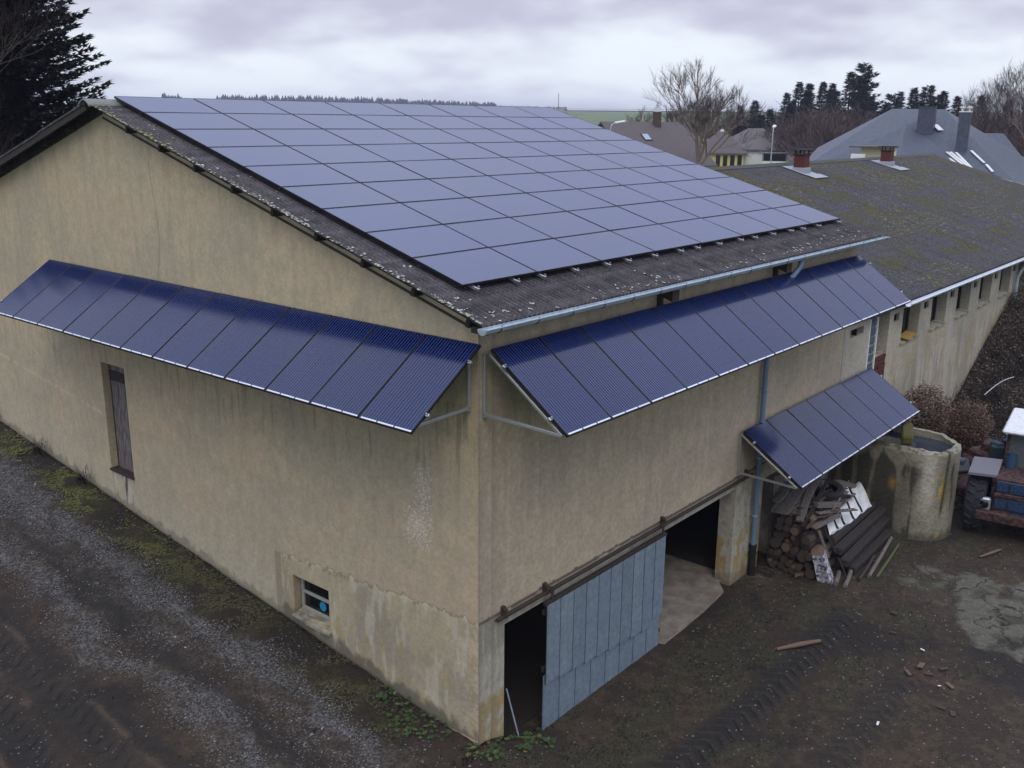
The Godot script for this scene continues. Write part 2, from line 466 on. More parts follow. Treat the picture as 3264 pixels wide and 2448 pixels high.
func make_materials() -> void:
	var t := paint(1216, 640, GABLE_W, GABLE_H, gable_point)
	var m := mat(Color.WHITE, 0.93)
	m.albedo_texture = t[0]
	m.heightmap_enabled = true; m.heightmap_texture = t[1]; m.heightmap_scale = 0.9
	var grit := ntex(41, 0.05, [[0.0, g(0.90)], [0.5, g(0.97)], [1.0, g(1.0)]], 4, 512)
	m.detail_enabled = true; m.detail_albedo = grit; m.detail_blend_mode = BaseMaterial3D.BLEND_MODE_MUL
	m.detail_uv_layer = BaseMaterial3D.DETAIL_UV_2
	m.uv2_triplanar = true; m.uv2_world_triplanar = true; m.uv2_scale = Vector3.ONE * 0.9
	M.gable = m
	t = paint(1440, 320, LONG_W, 8.0, long_point)
	m = m.duplicate()
	m.albedo_texture = t[0]; m.heightmap_texture = t[1]
	M.long = m
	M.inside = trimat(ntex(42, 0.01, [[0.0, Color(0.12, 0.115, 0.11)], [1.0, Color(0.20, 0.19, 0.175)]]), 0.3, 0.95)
	M.floor = trimat(ntex(43, 0.012, [[0.0, Color(0.42, 0.39, 0.35)], [0.6, Color(0.53, 0.50, 0.45)], [1.0, Color(0.60, 0.57, 0.52)]]), 0.35, 0.95, grit, 1.3)
	M.concrete = trimat(ntex(44, 0.01, [[0.25, Color(0.40, 0.39, 0.34)], [0.5, Color(0.56, 0.54, 0.47)], [0.75, Color(0.66, 0.63, 0.55)]], 5), 0.4, 0.95, grit, 1.1, ntex(45, 0.03, []), 1.2)
	# fibre cement roof sheets, weathered dark, with lichen
	var lich := ntex(46, 0.045, [[0.0, Color(0.20, 0.19, 0.20)], [0.45, Color(0.31, 0.295, 0.31)], [0.62, Color(0.355, 0.34, 0.35)], [0.74, Color(0.42, 0.41, 0.405)], [0.82, Color(0.34, 0.34, 0.32)], [1.0, Color(0.24, 0.25, 0.18)]], 5)
	M.sheet = trimat(lich, 0.8, 0.95, ntex(47, 0.02, [[0.2, g(0.62)], [0.7, g(1.0)]]), 0.31, ntex(48, 0.09, []), 0.5)
	var moss := ntex(49, 0.011, [[0.0, Color(0.27, 0.265, 0.28)], [0.45, Color(0.345, 0.338, 0.35)], [0.56, Color(0.32, 0.315, 0.31)], [0.64, Color(0.32, 0.31, 0.25)], [0.76, Color(0.36, 0.345, 0.18)], [1.0, Color(0.31, 0.295, 0.13)]], 5)
	M.wing_sheet = trimat(moss, 0.085, 0.95, ntex(50, 0.05, [[0.2, g(0.50)], [0.5, g(0.85)], [0.75, g(1.0)]], 4), 0.55, ntex(48, 0.09, []), 0.6)
	M.ridge = trimat(ntex(51, 0.03, [[0.0, Color(0.34, 0.34, 0.33)], [0.5, Color(0.50, 0.51, 0.50)], [1.0, Color(0.38, 0.38, 0.30)]]), 0.8, 0.95)
	M.dark_wood = trimat(ntex(52, 0.02, [[0.0, Color(0.13, 0.11, 0.10)], [1.0, Color(0.22, 0.19, 0.17)]]), 0.8, 0.9)
	var zn := ntex(53, 0.014, [[0.0, Color(0.56, 0.61, 0.65)], [0.5, Color(0.64, 0.69, 0.73)], [1.0, Color(0.71, 0.755, 0.79)]])
	M.zinc = trimat(zn, 0.6, 0.5, null, 1.0, null, 0.0, true, 0.3)
	var dz := ntex(54, 0.01, [[0.1, Color(0.49, 0.55, 0.595)], [0.5, Color(0.51, 0.57, 0.615)], [0.9, Color(0.53, 0.59, 0.635)]], 5)
	M.door_zinc = trimat(dz, 0.45, 0.55, ntex(55, 0.03, [[0.2, g(0.91)], [0.7, g(1.0)]]), 0.5, null, 0.0, true, 0.25)
	M.door_zincs = [M.door_zinc]
	for k in 3:
		var dm: StandardMaterial3D = M.door_zinc.duplicate()
		dm.albedo_color = [Color(0.97, 0.97, 0.975), Color(1.03, 1.03, 1.02), Color(0.985, 0.99, 1.0)][k]  # per-sheet tones stand in for vertical reflection streaks on the zinc
		M.door_zincs.append(dm)
	M.pipe = mat(Color(0.42, 0.50, 0.59), 0.55, 0.15)
	M.steel = mat(Color(0.66, 0.68, 0.70), 0.35, 0.9)
	M.alu = mat(Color(0.74, 0.75, 0.76), 0.42, 0.8)
	M.rust = trimat(ntex(56, 0.05, [[0.2, Color(0.20, 0.11, 0.08)], [0.6, Color(0.33, 0.18, 0.12)], [1.0, Color(0.46, 0.27, 0.16)]]), 0.8, 0.9)
	M.dark_steel = trimat(ntex(57, 0.05, [[0.2, Color(0.17, 0.14, 0.12)], [1.0, Color(0.30, 0.24, 0.19)]]), 0.8, 0.8)
	# solar modules
	m = mat(Color.WHITE, 0.10)
	m.albedo_texture = module_picture()
	m.metallic_specular = 0.40
	M.cells = m
	m = mat(L(0.010, 0.020, 0.075), 0.22)
	m.metallic_specular = 0.76
	m.heightmap_enabled = false
	M.cells_black = m
	M.roof_cells = []
	for k in 4:
		var v: StandardMaterial3D = m.duplicate()
		v.albedo_color = L(0.010, 0.022, 0.100) * [0.985, 1.0, 1.01, 1.03][k]
		v.roughness = [0.235, 0.245, 0.25, 0.26][k]
		M.roof_cells.append(v)
	M.awning_cells = []
	for k in 4:
		var v: StandardMaterial3D = M.cells.duplicate()
		v.albedo_color = Color(1, 1, 1) * [0.97, 0.99, 1.0, 1.02][k]
		v.roughness = [0.10, 0.11, 0.115, 0.13][k]
		M.awning_cells.append(v)
	M.frame = mat(Color(0.075, 0.08, 0.105), 0.45, 0.2)
	M.glass = mat(Color(0.05, 0.07, 0.08), 0.08)
	M.black = mat(Color(0.06, 0.06, 0.065), 0.7)
	M.rubber = trimat(ntex(58, 0.04, [[0.0, Color(0.10, 0.105, 0.125)], [1.0, Color(0.18, 0.185, 0.21)]]), 1.0, 0.9)
	M.white = trimat(ntex(59, 0.02, [[0.0, Color(0.70, 0.71, 0.71)], [0.5, Color(0.84, 0.85, 0.85)], [1.0, Color(0.88, 0.89, 0.88)]]), 0.7, 0.6)
	# wood
	M.grey_wood = trimat(ntex(60, 0.02, [[0.0, Color(0.27, 0.25, 0.24)], [0.5, Color(0.42, 0.39, 0.37)], [1.0, Color(0.52, 0.49, 0.46)]], 5), 1.2, 0.95, grit, 2.0, null, 0.0, false)
	M.door_wood = mat(Color.WHITE, 0.95)
	M.door_wood.albedo_texture = ntex(61, 0.02, [[0.1, Color(0.22, 0.20, 0.20)], [0.5, Color(0.40, 0.375, 0.37)], [0.9, Color(0.56, 0.53, 0.52)]], 4)
	M.door_wood.uv1_triplanar = true; M.door_wood.uv1_world_triplanar = true
	M.door_wood.uv1_scale = Vector3(3.5, 0.22, 3.5)
	M.bark = trimat(ntex(62, 0.05, [[0.0, Color(0.16, 0.13, 0.11)], [0.6, Color(0.29, 0.24, 0.21)], [1.0, Color(0.40, 0.35, 0.31)]], 4), 1.6, 0.95, null, 1.0, ntex(63, 0.05, []), 1.5, false)
	M.log_end = trimat(ntex(64, 0.05, [[0.0, Color(0.30, 0.235, 0.19)], [0.6, Color(0.43, 0.36, 0.295)], [1.0, Color(0.54, 0.47, 0.39)]], 3), 2.0, 0.9, null, 1.0, null, 0.0, false)
	M.log_end_grey = trimat(ntex(65, 0.05, [[0.0, Color(0.19, 0.165, 0.15)], [1.0, Color(0.34, 0.295, 0.26)]], 3), 2.0, 0.9, null, 1.0, null, 0.0, false)
	M.dark_beam = trimat(ntex(66, 0.04, [[0.0, Color(0.10, 0.09, 0.085)], [0.6, Color(0.19, 0.165, 0.155)], [0.85, Color(0.27, 0.24, 0.225)], [1.0, Color(0.42, 0.40, 0.38)]], 5), 1.0, 0.9, null, 1.0, ntex(63, 0.05, []), 1.0, false)
	M.moss = trimat(ntex(67, 0.04, [[0.0, Color(0.17, 0.16, 0.07)], [0.6, Color(0.30, 0.29, 0.12)], [1.0, Color(0.42, 0.40, 0.20)]]), 1.2, 1.0)
	M.birch = trimat(ntex(68, 0.028, [[0.0, Color(0.10, 0.10, 0.10)], [0.38, Color(0.22, 0.21, 0.21)], [0.46, Color(0.66, 0.66, 0.70)], [1.0, Color(0.80, 0.80, 0.83)]], 4), 0.75, 0.9, null, 1.0, null, 0.0, false)
	M.slate = trimat(ntex(69, 0.02, [[0.0, Color(0.235, 0.265, 0.315)], [0.5, Color(0.285, 0.315, 0.37)], [1.0, Color(0.335, 0.36, 0.415)]], 5), 0.25, 0.55, ntex(70, 0.06, [[0.2, g(0.85)], [0.8, g(1.0)]]), 0.7)
	M.slate_grey = trimat(ntex(71, 0.02, [[0.0, Color(0.31, 0.295, 0.295)], [1.0, Color(0.42, 0.40, 0.40)]], 4), 0.3, 0.85)
	M.slate_brown = trimat(ntex(72, 0.02, [[0.0, Color(0.29, 0.265, 0.26)], [1.0, Color(0.39, 0.36, 0.355)]], 4), 0.3, 0.9)
	M.yellow_wall = mat(Color(0.80, 0.74, 0.45), 0.9)
	M.cream_wall = mat(Color(0.82, 0.79, 0.66), 0.9)
	M.white_wall = mat(Color(0.86, 0.88, 0.87), 0.9)
	M.red_tile = trimat(ntex(73, 0.05, [[0.0, Color(0.42, 0.20, 0.15)], [1.0, Color(0.60, 0.32, 0.24)]]), 0.5, 0.9)
	M.leafmass = vcol(0.85)
	M.leafmass.backlight_enabled = true
	M.leafmass.backlight = Color(0.16, 0.18, 0.10)
	M.twig = vcol(0.95)
	M.trunk = trimat(ntex(74, 0.04, [[0.0, Color(0.20, 0.17, 0.14)], [1.0, Color(0.36, 0.31, 0.27)]]), 0.8, 0.95)
	M.pale_bark = trimat(ntex(87, 0.04, [[0.0, Color(0.40, 0.345, 0.32)], [1.0, Color(0.58, 0.51, 0.47)]]), 0.8, 0.95)
	M.pale_trunk = trimat(ntex(75, 0.05, [[0.0, Color(0.30, 0.28, 0.27)], [0.4, Color(0.66, 0.64, 0.62)], [1.0, Color(0.74, 0.72, 0.70)]]), 0.8, 0.95)
	M.stone = vcol(0.9)
	M.brick = trimat(ntex(76, 0.06, [[0.0, Color(0.24, 0.11, 0.085)], [0.6, Color(0.34, 0.16, 0.12)], [1.0, Color(0.44, 0.27, 0.22)]]), 1.2, 0.95)
	M.flue = trimat(ntex(77, 0.05, [[0.0, Color(0.26, 0.10, 0.075)], [1.0, Color(0.40, 0.17, 0.12)]]), 0.8, 0.8)
	M.yellow_board = mat(Color(0.66, 0.53, 0.27), 0.8)
	M.blue_paint = trimat(ntex(78, 0.03, [[0.2, Color(0.06, 0.12, 0.20)], [0.6, Color(0.10, 0.22, 0.36)], [0.78, Color(0.14, 0.28, 0.42)], [0.9, Color(0.34, 0.20, 0.14)]], 4), 1.0, 0.7)
	M.rusty_paint = trimat(ntex(79, 0.03, [[0.15, Color(0.09, 0.07, 0.07)], [0.40, Color(0.20, 0.125, 0.11)], [0.58, Color(0.29, 0.19, 0.175)], [0.72, Color(0.32, 0.25, 0.25)], [0.85, Color(0.40, 0.23, 0.15)], [1.0, Color(0.48, 0.44, 0.41)]], 5), 0.5, 0.8)
	M.water = mat(Color(0.17, 0.21, 0.25), 0.12)
	# ground cover and fields
	M.far_ground = trimat(ntex(80, 0.008, [[0.2, Color(0.30, 0.36, 0.20)], [0.5, Color(0.36, 0.42, 0.25)], [0.8, Color(0.38, 0.42, 0.27)]], 4), 0.012, 1.0)
	M.stubble = mat(Color(0.60, 0.51, 0.42), 1.0)

# ------------------------------------------------------------------ the lie of the land
func gy(x: float, z: float) -> float:
	var left := -0.05 + 0.125 * minf(maxf(-z, 0.0), 20.0)
	if z > 0.0: left = -0.05 - 0.40 * smoothstep(0.0, 5.0, z)
	var x1 := lerpf(1.4, 0.25, smoothstep(0.0, -0.45, z))
	if z < -18.6: x1 = lerpf(0.25, 40.0, smoothstep(-18.6, -22.0, z))
	var y := lerpf(left, -0.47, smoothstep(0.0, x1, x))
	y += 3.5 * smoothstep(20.2, 30.0, x) * smoothstep(-1.5, 0.2, z) * (1.0 - smoothstep(12.0, 30.0, z))
	var r := sqrt(x * x + z * z)
	y += 2.4 * smoothstep(45.0, 140.0, r) + 0.0272 * (clampf(r, 160.0, 600.0) - 160.0) + 0.0150 * (clampf(r, 600.0, 930.0) - 600.0) - 0.01 * maxf(r - 1100.0, 0.0)
	return y

const GX0 := -11.0
const GX1 := 19.0
const GZ0 := -21.0
const GZ1 := 9.0

# stripes along the gable (x < 0): moss at the wall, gravel, wheel tracks, mud. Returns weights
var ga := noise(81, 0.16, 4)
var gb := noise(82, 0.9, 4)
var gc := noise(83, 4.0, 3)
var gd := noise(88, 15.0, 2)

func gravel_amount(x: float, z: float) -> float: # 0..1
	if x > 0.4: return 0.0
	var w := x + 0.35 * ga.get_noise_2d(z * 1.3, 5.0) + 0.40 * gb.get_noise_2d(x, z * 0.8)
	var a := maxf(exp(-pow((w + 1.22) / 0.36, 2.0)), 0.75 * exp(-pow((w + 2.62) / 0.30, 2.0)))
	a = maxf(a, 0.40 * exp(-pow((w + 1.75) / 0.25, 2.0)))
	a *= 1.0 - smoothstep(-1.6, 0.2, z + 0.4 * x * 0.0)
	a += 0.30 * smoothstep(-8.0, -12.0, z) * smoothstep(-3.6, -2.4, x) * smoothstep(-0.5, -0.9, x)
	return clampf(a, 0.0, 1.0)

func moss_amount(x: float, z: float) -> float:
	if x > 0.2 or z > -0.9: return 0.0
	var w := x + 0.3 * gb.get_noise_2d(z * 0.9, 3.0)
	var a := exp(-pow((w + 0.50) / 0.36, 2.0))
	return a * smoothstep(-0.40, 0.05, ga.get_noise_2d(x * 1.2 + 60.0, z * 2.0)) 

func slab_amount(x: float, z: float) -> float:
	var d := Vector2((x - 11.0 - 0.15 * (z - 4.4)) / 2.3, (z - 4.85) / 1.75).length()
	return (1.0 - smoothstep(0.80, 1.0, d + 0.75 * ga.get_noise_2d(x * 2.6, z * 2.6) + 0.25 * gb.get_noise_2d(x, z))) * (1.0 - 0.85 * smoothstep(0.10, 0.30, gb.get_noise_2d(x * 0.5 + 33.0, z * 0.9)))

func ground_point(x: float, z: float) -> Color:
	var lo := ga.get_noise_2d(x, z)
	var md := gb.get_noise_2d(x, z)
	var fi := gc.get_noise_2d(x, z)
	var sp := gd.get_noise_2d(x, z)
	var c := Color(0.26, 0.205, 0.150, 0.42) # wet mud
	c = c.lerp(Color(0.33, 0.27, 0.20, 0.5), smoothstep(-0.25, 0.35, md + 0.4 * fi + 0.3 * sp))
	c = c.lerp(Color(0.175, 0.142, 0.112, 0.36), smoothstep(0.0, 0.35, lo + 0.5 * md))
	var h := 0.0
	if z > -0.4 and x > -0.6:
		# yard: short worn grass and leaf mould between the mud
		var grass := smoothstep(0.0, 0.32, gb.get_noise_2d(x * 0.55 + 20.0, z * 0.9) + 0.30 * exp(-pow((z - 1.1 - 0.05 * x) / 0.6, 2.0)) - 0.25 * smoothstep(3.0, 5.0, z))
		c = c.lerp(Color(0.285, 0.28, 0.185, 0.55), 0.75 * grass)
		c = c.lerp(Color(0.34, 0.275, 0.195, 0.55), 0.45 * grass * smoothstep(0.0, 0.3, fi))
		c = c.lerp(Color(0.30, 0.27, 0.235, 0.45), 0.55 * smoothstep(3.6, 6.0, z - 0.25 * x + 1.2 * lo) * (1.0 - smoothstep(7.0, 10.0, x)))
		# wheel tracks with lug prints
		for k in 2:
			var zc: float = [2.22, 4.0][k] + 0.07 * (x - 4.0) + 0.15 * sin(x * 0.5 + k)
			var d := z - zc
			var wgt := exp(-pow(d / 0.30, 4.0)) * smoothstep(0.6, 2.0, x) * (1.0 - smoothstep(7.8 - k, 9.0 - k, x)) * (1.0 - 0.45 * k)
			var lug := smoothstep(-0.2, 0.5, sin((x + absf(d) * 0.75) * TAU / 0.26))
			c = c.lerp(Color(0.205, 0.185, 0.165, 0.40), 0.75 * wgt)
			c.a += wgt * (lug * 0.42 - 0.22)
			c = c.lerp(Color(0.115, 0.10, 0.085, c.a), 0.55 * wgt * (1.0 - lug))
		c = c.lerp(Color(0.40, 0.27, 0.19, c.a), 0.7 * exp(-pow((x - 7.15) / 0.42, 2.0) - pow((z - 4.30) / 0.30, 2.0)) * smoothstep(-0.15, 0.15, fi + 0.5 * sp))
		var s := slab_amount(x, z)
		if s > 0.0:
			var sc := Color(0.47, 0.455, 0.40, 0.66)
			sc = sc.lerp(Color(0.33, 0.32, 0.25, 0.62), smoothstep(-0.05, 0.35, md + 0.3 * fi))
			var cr := absf(gb.get_noise_2d(x * 0.8 + 70.0, z * 0.8 + 11.0))
			sc = sc.lerp(Color(0.17, 0.16, 0.12, 0.25), 1.0 - smoothstep(0.0, 0.035, cr))
			c = c.lerp(sc, s)
		# white lime splash at the pillar foot and the downpipe
		c = c.lerp(Color(0.50, 0.52, 0.50, 0.5), 0.6 * exp(-pow((x - 8.9) / 0.55, 2.0) - pow((z - 0.25) / 0.30, 2.0)) * smoothstep(-0.1, 0.2, md + fi))
	if x < 0.5:
		var t := 1.0 - smoothstep(-0.4, 0.4, x)
		# wheel ruts running beside the gable
		for k in 4:
			var xc: float = [-2.02, -3.45, -4.05, -4.75][k] + 0.12 * sin(z * 0.35 + k * 1.3) - 0.01 * (z + 5.0) * k
			var d := x - xc
			var wgt: float = exp(-pow(d / 0.24, 2.0)) * t
			c = c.lerp(Color(0.175, 0.16, 0.145, 0.34), 0.7 * wgt)
			c.a -= 0.14 * wgt
			c.a += 0.24 * exp(-pow((absf(d) - 0.36) / 0.10, 2.0)) * t * (1.0 if k > 1 else 0.3)
			if k > 1:
				c.a += wgt * 0.34 * smoothstep(-0.2, 0.4, sin((z + absf(d) * 0.7) * TAU / 0.24))
				c = c.lerp(Color(0.44, 0.365, 0.295, c.a), 0.75 * exp(-pow((absf(d) - 0.38) / 0.07, 2.0)) * t * smoothstep(-0.1, 0.2, md))
		var gr := gravel_amount(x, z)
		var peb := smoothstep(-0.30, 0.35, sp + 0.35 * fi)
		c = c.lerp(Color(0.30, 0.29, 0.285, 0.4).lerp(Color(0.53, 0.52, 0.515, 0.62), peb), gr)
		var mo := moss_amount(x, z)
		c = c.lerp(Color(0.165, 0.135, 0.09, 0.55), 0.85 * exp(-pow((x + 0.45) / 0.50, 2.0)) * smoothstep(0.5, 1.2, -z))
		c = c.lerp(Color(0.22, 0.205, 0.085, 0.6).lerp(Color(0.31, 0.295, 0.115, 0.7), peb), mo * smoothstep(-0.35, 0.1, md + 0.15 * lo))
		c = c.lerp(Color(0.20, 0.225, 0.12, 0.6), 0.7 * smoothstep(-5.6, -7.0, x + 1.5 * lo))
	c.a = clampf(c.a + 0.12 * fi + 0.10 * md + 0.08 * sp, 0.0, 1.0)
	var g_ := 0.84 + 0.12 * fi + 0.14 * sp
	return Color(c.r * g_, c.g * g_, c.b * g_, c.a)

func axis_steps(a: float, b: float, step: float) -> PackedFloat32Array:
	var out := PackedFloat32Array()
	var near := int(round((b - a) / step))
	var s := step; var x := a
	var head := PackedFloat32Array()
	while x > -2600.0:
		s *= 1.12
		x -= s
		head.append(x)
	for k in head.size(): out.append(head[head.size() - 1 - k])
	for k in near + 1: out.append(a + (b - a) * k / near)
	s = step; x = b
	while x < 2600.0:
		s *= 1.12
		x += s
		out.append(x)
	return out

func make_ground() -> void:
	var lay := func(u: float, v: float) -> Color:
		var x := GX0 + u; var z := GZ1 - v
		if x > 0.5 and z < -1.2: return Color(0.2, 0.2, 0.2, 0.4) # under the buildings
		return ground_point(x, z)
	var pics := paint(1400, 1400, GX1 - GX0, GZ1 - GZ0, lay)
	var m := mat(Color.WHITE, 0.95)
	m.albedo_texture = pics[0]
	m.heightmap_enabled = true; m.heightmap_texture = pics[1]; m.heightmap_scale = 9.0
	m.detail_enabled = true
	m.detail_albedo = ntex(84, 0.11, [[0.15, g(0.60)], [0.5, g(0.88)], [0.8, g(1.0)]], 4)
	m.detail_blend_mode = BaseMaterial3D.BLEND_MODE_MUL
	m.detail_uv_layer = BaseMaterial3D.DETAIL_UV_2
	m.uv2_triplanar = true; m.uv2_world_triplanar = true; m.uv2_scale = Vector3.ONE * 1.1
	M.ground = m
	var bank := trimat(ntex(85, 0.02, [[0.1, Color(0.10, 0.085, 0.075)], [0.5, Color(0.16, 0.135, 0.115)], [0.9, Color(0.22, 0.185, 0.155)]], 5), 0.4, 1.0)
	M.bank = bank
	var xs := axis_steps(GX0, GX1, 0.15)
	var zs := axis_steps(GZ0, GZ1, 0.15)
	# one sheet of land, cut where its covering changes: the yard and track, the rough bank, the fields
	var parts := [MB.new(), MB.new(), MB.new()]
	var nn := noise(86, 0.35, 3)
	var hs := PackedFloat32Array(); hs.resize(xs.size() * zs.size())
	for j in zs.size():
		for i in xs.size():
			var y := gy(xs[i], zs[j])
			if xs[i] > GX0 - 1.0 and xs[i] < 32.0 and zs[j] > GZ0 - 1.0 and zs[j] < 14.0:
				y += 0.05 * nn.get_noise_2d(xs[i] * 3.0, zs[j] * 3.0) * (1.0 - 0.7 * smoothstep(-0.5, 0.3, xs[i]) * (1.0 - smoothstep(14.0, 18.0, xs[i])))
				if xs[i] > 18.0 and zs[j] > -0.5: y += 0.35 * nn.get_noise_2d(xs[i], zs[j]) * smoothstep(18.0, 20.0, xs[i]) * smoothstep(0.0, 1.0, zs[j])
			hs[j * xs.size() + i] = y
	for j in zs.size() - 1:
		for i in xs.size() - 1:
			var xm := (xs[i] + xs[i + 1]) * 0.5; var zm := (zs[j] + zs[j + 1]) * 0.5
			if xm > 0.6 and xm < 13.0 and zm > -18.0 and zm < -1.0: continue # the barn stands on its own floor here
			var inside := xm > GX0 and xm < GX1 and zm > GZ0 and zm < GZ1
			var mb: MB = parts[0] if inside else parts[1] if xm > 15.0 and xm < 60.0 and zm > -3.0 and zm < 40.0 else parts[2]
			var q := []; var nq := []
			for k in 4:
				var a := i + (1 if k in [1, 2] else 0); var b := j + (1 if k in [2, 3] else 0)
				q.append(Vector3(xs[a], hs[b * xs.size() + a], zs[b]))
				var a0 := maxi(a - 1, 0); var a1 := mini(a + 1, xs.size() - 1); var b0 := maxi(b - 1, 0); var b1 := mini(b + 1, zs.size() - 1)
				nq.append(Vector3((hs[b * xs.size() + a0] - hs[b * xs.size() + a1]) / (xs[a1] - xs[a0]), 1.0, (hs[b0 * xs.size() + a] - hs[b1 * xs.size() + a]) / (zs[b1] - zs[b0])).normalized())
			for k in [0, 1, 2, 0, 2, 3]:
				mb.vert(q[k], nq[k], Vector2((q[k].x - GX0) / (GX1 - GX0), (q[k].z - GZ0) / (GZ1 - GZ0)))
	struct("ground", parts[0], M.ground)
	struct("bank_terrain", parts[1], M.bank)
	struct("field_terrain", parts[2], M.far_ground)
	# a strip of pale stubble near the crest of the field
	var st := MB.new()
	for k in 40:
		var a0 := -0.70 + 0.26 * k / 40.0; var a1 := -0.70 + 0.26 * (k + 1) / 40.0
		var q := []
		for p in [[a0, 780.0], [a1, 780.0], [a1, 905.0], [a0, 905.0]]:
			var x: float = cos(p[0]) * p[1]; var z: float = sin(p[0]) * p[1]
			q.append(Vector3(x, gy(x, z) + 1.5, z))
		st.quad(q[0], q[1], q[2], q[3], Vector3.UP)
	struct("stubble_field", st, M.stubble)

# ------------------------------------------------------------------ walls with openings
# P0 foot corner on the outer face, U along, N outward; holes are Rect2(u, v, width, height) with v in world height
func wall(mb: MB, P0: Vector3, U: Vector3, N: Vector3, length: float, bottom: float, top: Callable, holes: Array, thick: float, uvw: float, uvh: float, uvb: float, extra := []) -> void:
	var cuts := [0.0, length]
	for h in holes: cuts.append(h.position.x); cuts.append(h.end.x)
	for e in extra: cuts.append(e)
	cuts.sort()
	var at := func(u: float, y: float, back: float) -> Vector3: return Vector3(P0.x, y, P0.z) + U * u - N * back
	var t := func(u: float, y: float) -> Vector2: return Vector2(u / uvw, 1.0 - (y - uvb) / uvh)
	for k in cuts.size() - 1:
		var a: float = cuts[k]; var b: float = cuts[k + 1]
		if b - a < 1e-4: continue
		var mid := (a + b) * 0.5
		var segs := []
		var y := bottom
		var over := holes.filter(func(h): return h.position.x < mid and h.end.x > mid)
		over.sort_custom(func(p, q): return p.position.y < q.position.y)
		for h in over:
			if h.position.y > y: segs.append([y, y, h.position.y, h.position.y])
			y = h.end.y
		segs.append([y, y, top.call(a), top.call(b)])
		for s in segs:
			mb.quad(at.call(a, s[0], 0.0), at.call(b, s[1], 0.0), at.call(b, s[3], 0.0), at.call(a, s[2], 0.0), N, t.call(a, s[0]), t.call(b, s[1]), t.call(b, s[3]), t.call(a, s[2]))
			mb.quad(at.call(a, s[0], thick), at.call(b, s[1], thick), at.call(b, s[3], thick), at.call(a, s[2], thick), -N, t.call(a, s[0]), t.call(b, s[1]), t.call(b, s[3]), t.call(a, s[2]))
		mb.quad(at.call(a, top.call(a), 0.0), at.call(b, top.call(b), 0.0), at.call(b, top.call(b), thick), at.call(a, top.call(a), thick), Vector3.UP, t.call(a, top.call(a)), t.call(b, top.call(b)), t.call(b, top.call(b)), t.call(a, top.call(a)))
	for h in holes:
		var a: float = h.position.x; var b: float = h.end.x; var y0: float = h.position.y; var y1: float = h.end.y
		mb.quad(at.call(a, y0, 0.0), at.call(a, y1, 0.0), at.call(a, y1, thick), at.call(a, y0, thick), U, t.call(a, y0), t.call(a, y1), t.call(a - thick, y1), t.call(a - thick, y0))
		mb.quad(at.call(b, y0, 0.0), at.call(b, y1, 0.0), at.call(b, y1, thick), at.call(b, y0, thick), -U, t.call(b, y0), t.call(b, y1), t.call(b + thick, y1), t.call(b + thick, y0))
		mb.quad(at.call(a, y0, 0.0), at.call(b, y0, 0.0), at.call(b, y0, thick), at.call(a, y0, thick), Vector3.UP, t.call(a, y0), t.call(b, y0), t.call(b, y0 - thick), t.call(a, y0 - thick))
		mb.quad(at.call(a, y1, 0.0), at.call(b, y1, 0.0), at.call(b, y1, thick), at.call(a, y1, thick), Vector3.DOWN, t.call(a, y1), t.call(b, y1), t.call(b, y1 + thick), t.call(a, y1 + thick))
	for u in [0.0, length]:
		mb.quad(at.call(u, bottom, 0.0), at.call(u, top.call(u), 0.0), at.call(u, top.call(u), thick), at.call(u, bottom, thick), U * (-1.0 if u == 0.0 else 1.0), t.call(u, bottom), t.call(u, top.call(u)), t.call(u, top.call(u)), t.call(u, bottom))

const SL := 0.2915       # roof pitch of barn and wing
const RIDGE := -9.25
const ROOF0 := 6.55      # height of the barn roof's upper face at z = 0
func roof_y(z: float) -> float: return ROOF0 - SL * z if z > RIDGE else ROOF0 - SL * (2.0 * RIDGE - z)
func wing_y(z: float) -> float: return 4.68 - SL * z if z > -9.2 else 4.68 + SL * (18.4 + z)

# one corrugated sheet lying on a pitched roof, origin at its lower left corner, running up -z
func sheet_mesh(wide: float, long: float, pitch: float, amp: float, per := 6) -> ArrayMesh:
	var mb := MB.new()
	var nseg := int(round(wide / pitch * per))
	var c := cos(atan(SL)); var s := sin(atan(SL))
	var up := Vector3(0, c, s); var along := Vector3(0, s, -c)
	for side in [0.0, -0.008]:
		for k in nseg:
			var q := []; var nq := []
			for e in [[k, 0], [k + 1, 0], [k + 1, 1], [k, 1]]:
				var x: float = wide * e[0] / nseg
				var ph := x / pitch * TAU
				q.append(Vector3(x, 0, 0) + along * (long * e[1]) + up * (amp * cos(ph) + side))
				nq.append((up + Vector3(amp * TAU / pitch * sin(ph), 0, 0)).normalized() * (1.0 if side == 0.0 else -1.0))
			var o: Vector3 = nq[0] + nq[1]
			var order := [0, 1, 2, 0, 2, 3]
			if (q[1] - q[0]).cross(q[2] - q[0]).dot(o) > 0.0: order = [0, 2, 1, 0, 3, 2]
			for i in order: mb.vert(q[i], nq[i])
	for k in nseg: # the cut lower edge
		var x0 := wide * k / nseg; var x1 := wide * (k + 1) / nseg
		var a := Vector3(x0, 0, 0) + up * (amp * cos(x0 / pitch * TAU)); var b := Vector3(x1, 0, 0) + up * (amp * cos(x1 / pitch * TAU))
		mb.quad(a, b, b - up * 0.008, a - up * 0.008, Vector3(0, 0, 1))
	return mb.mesh()

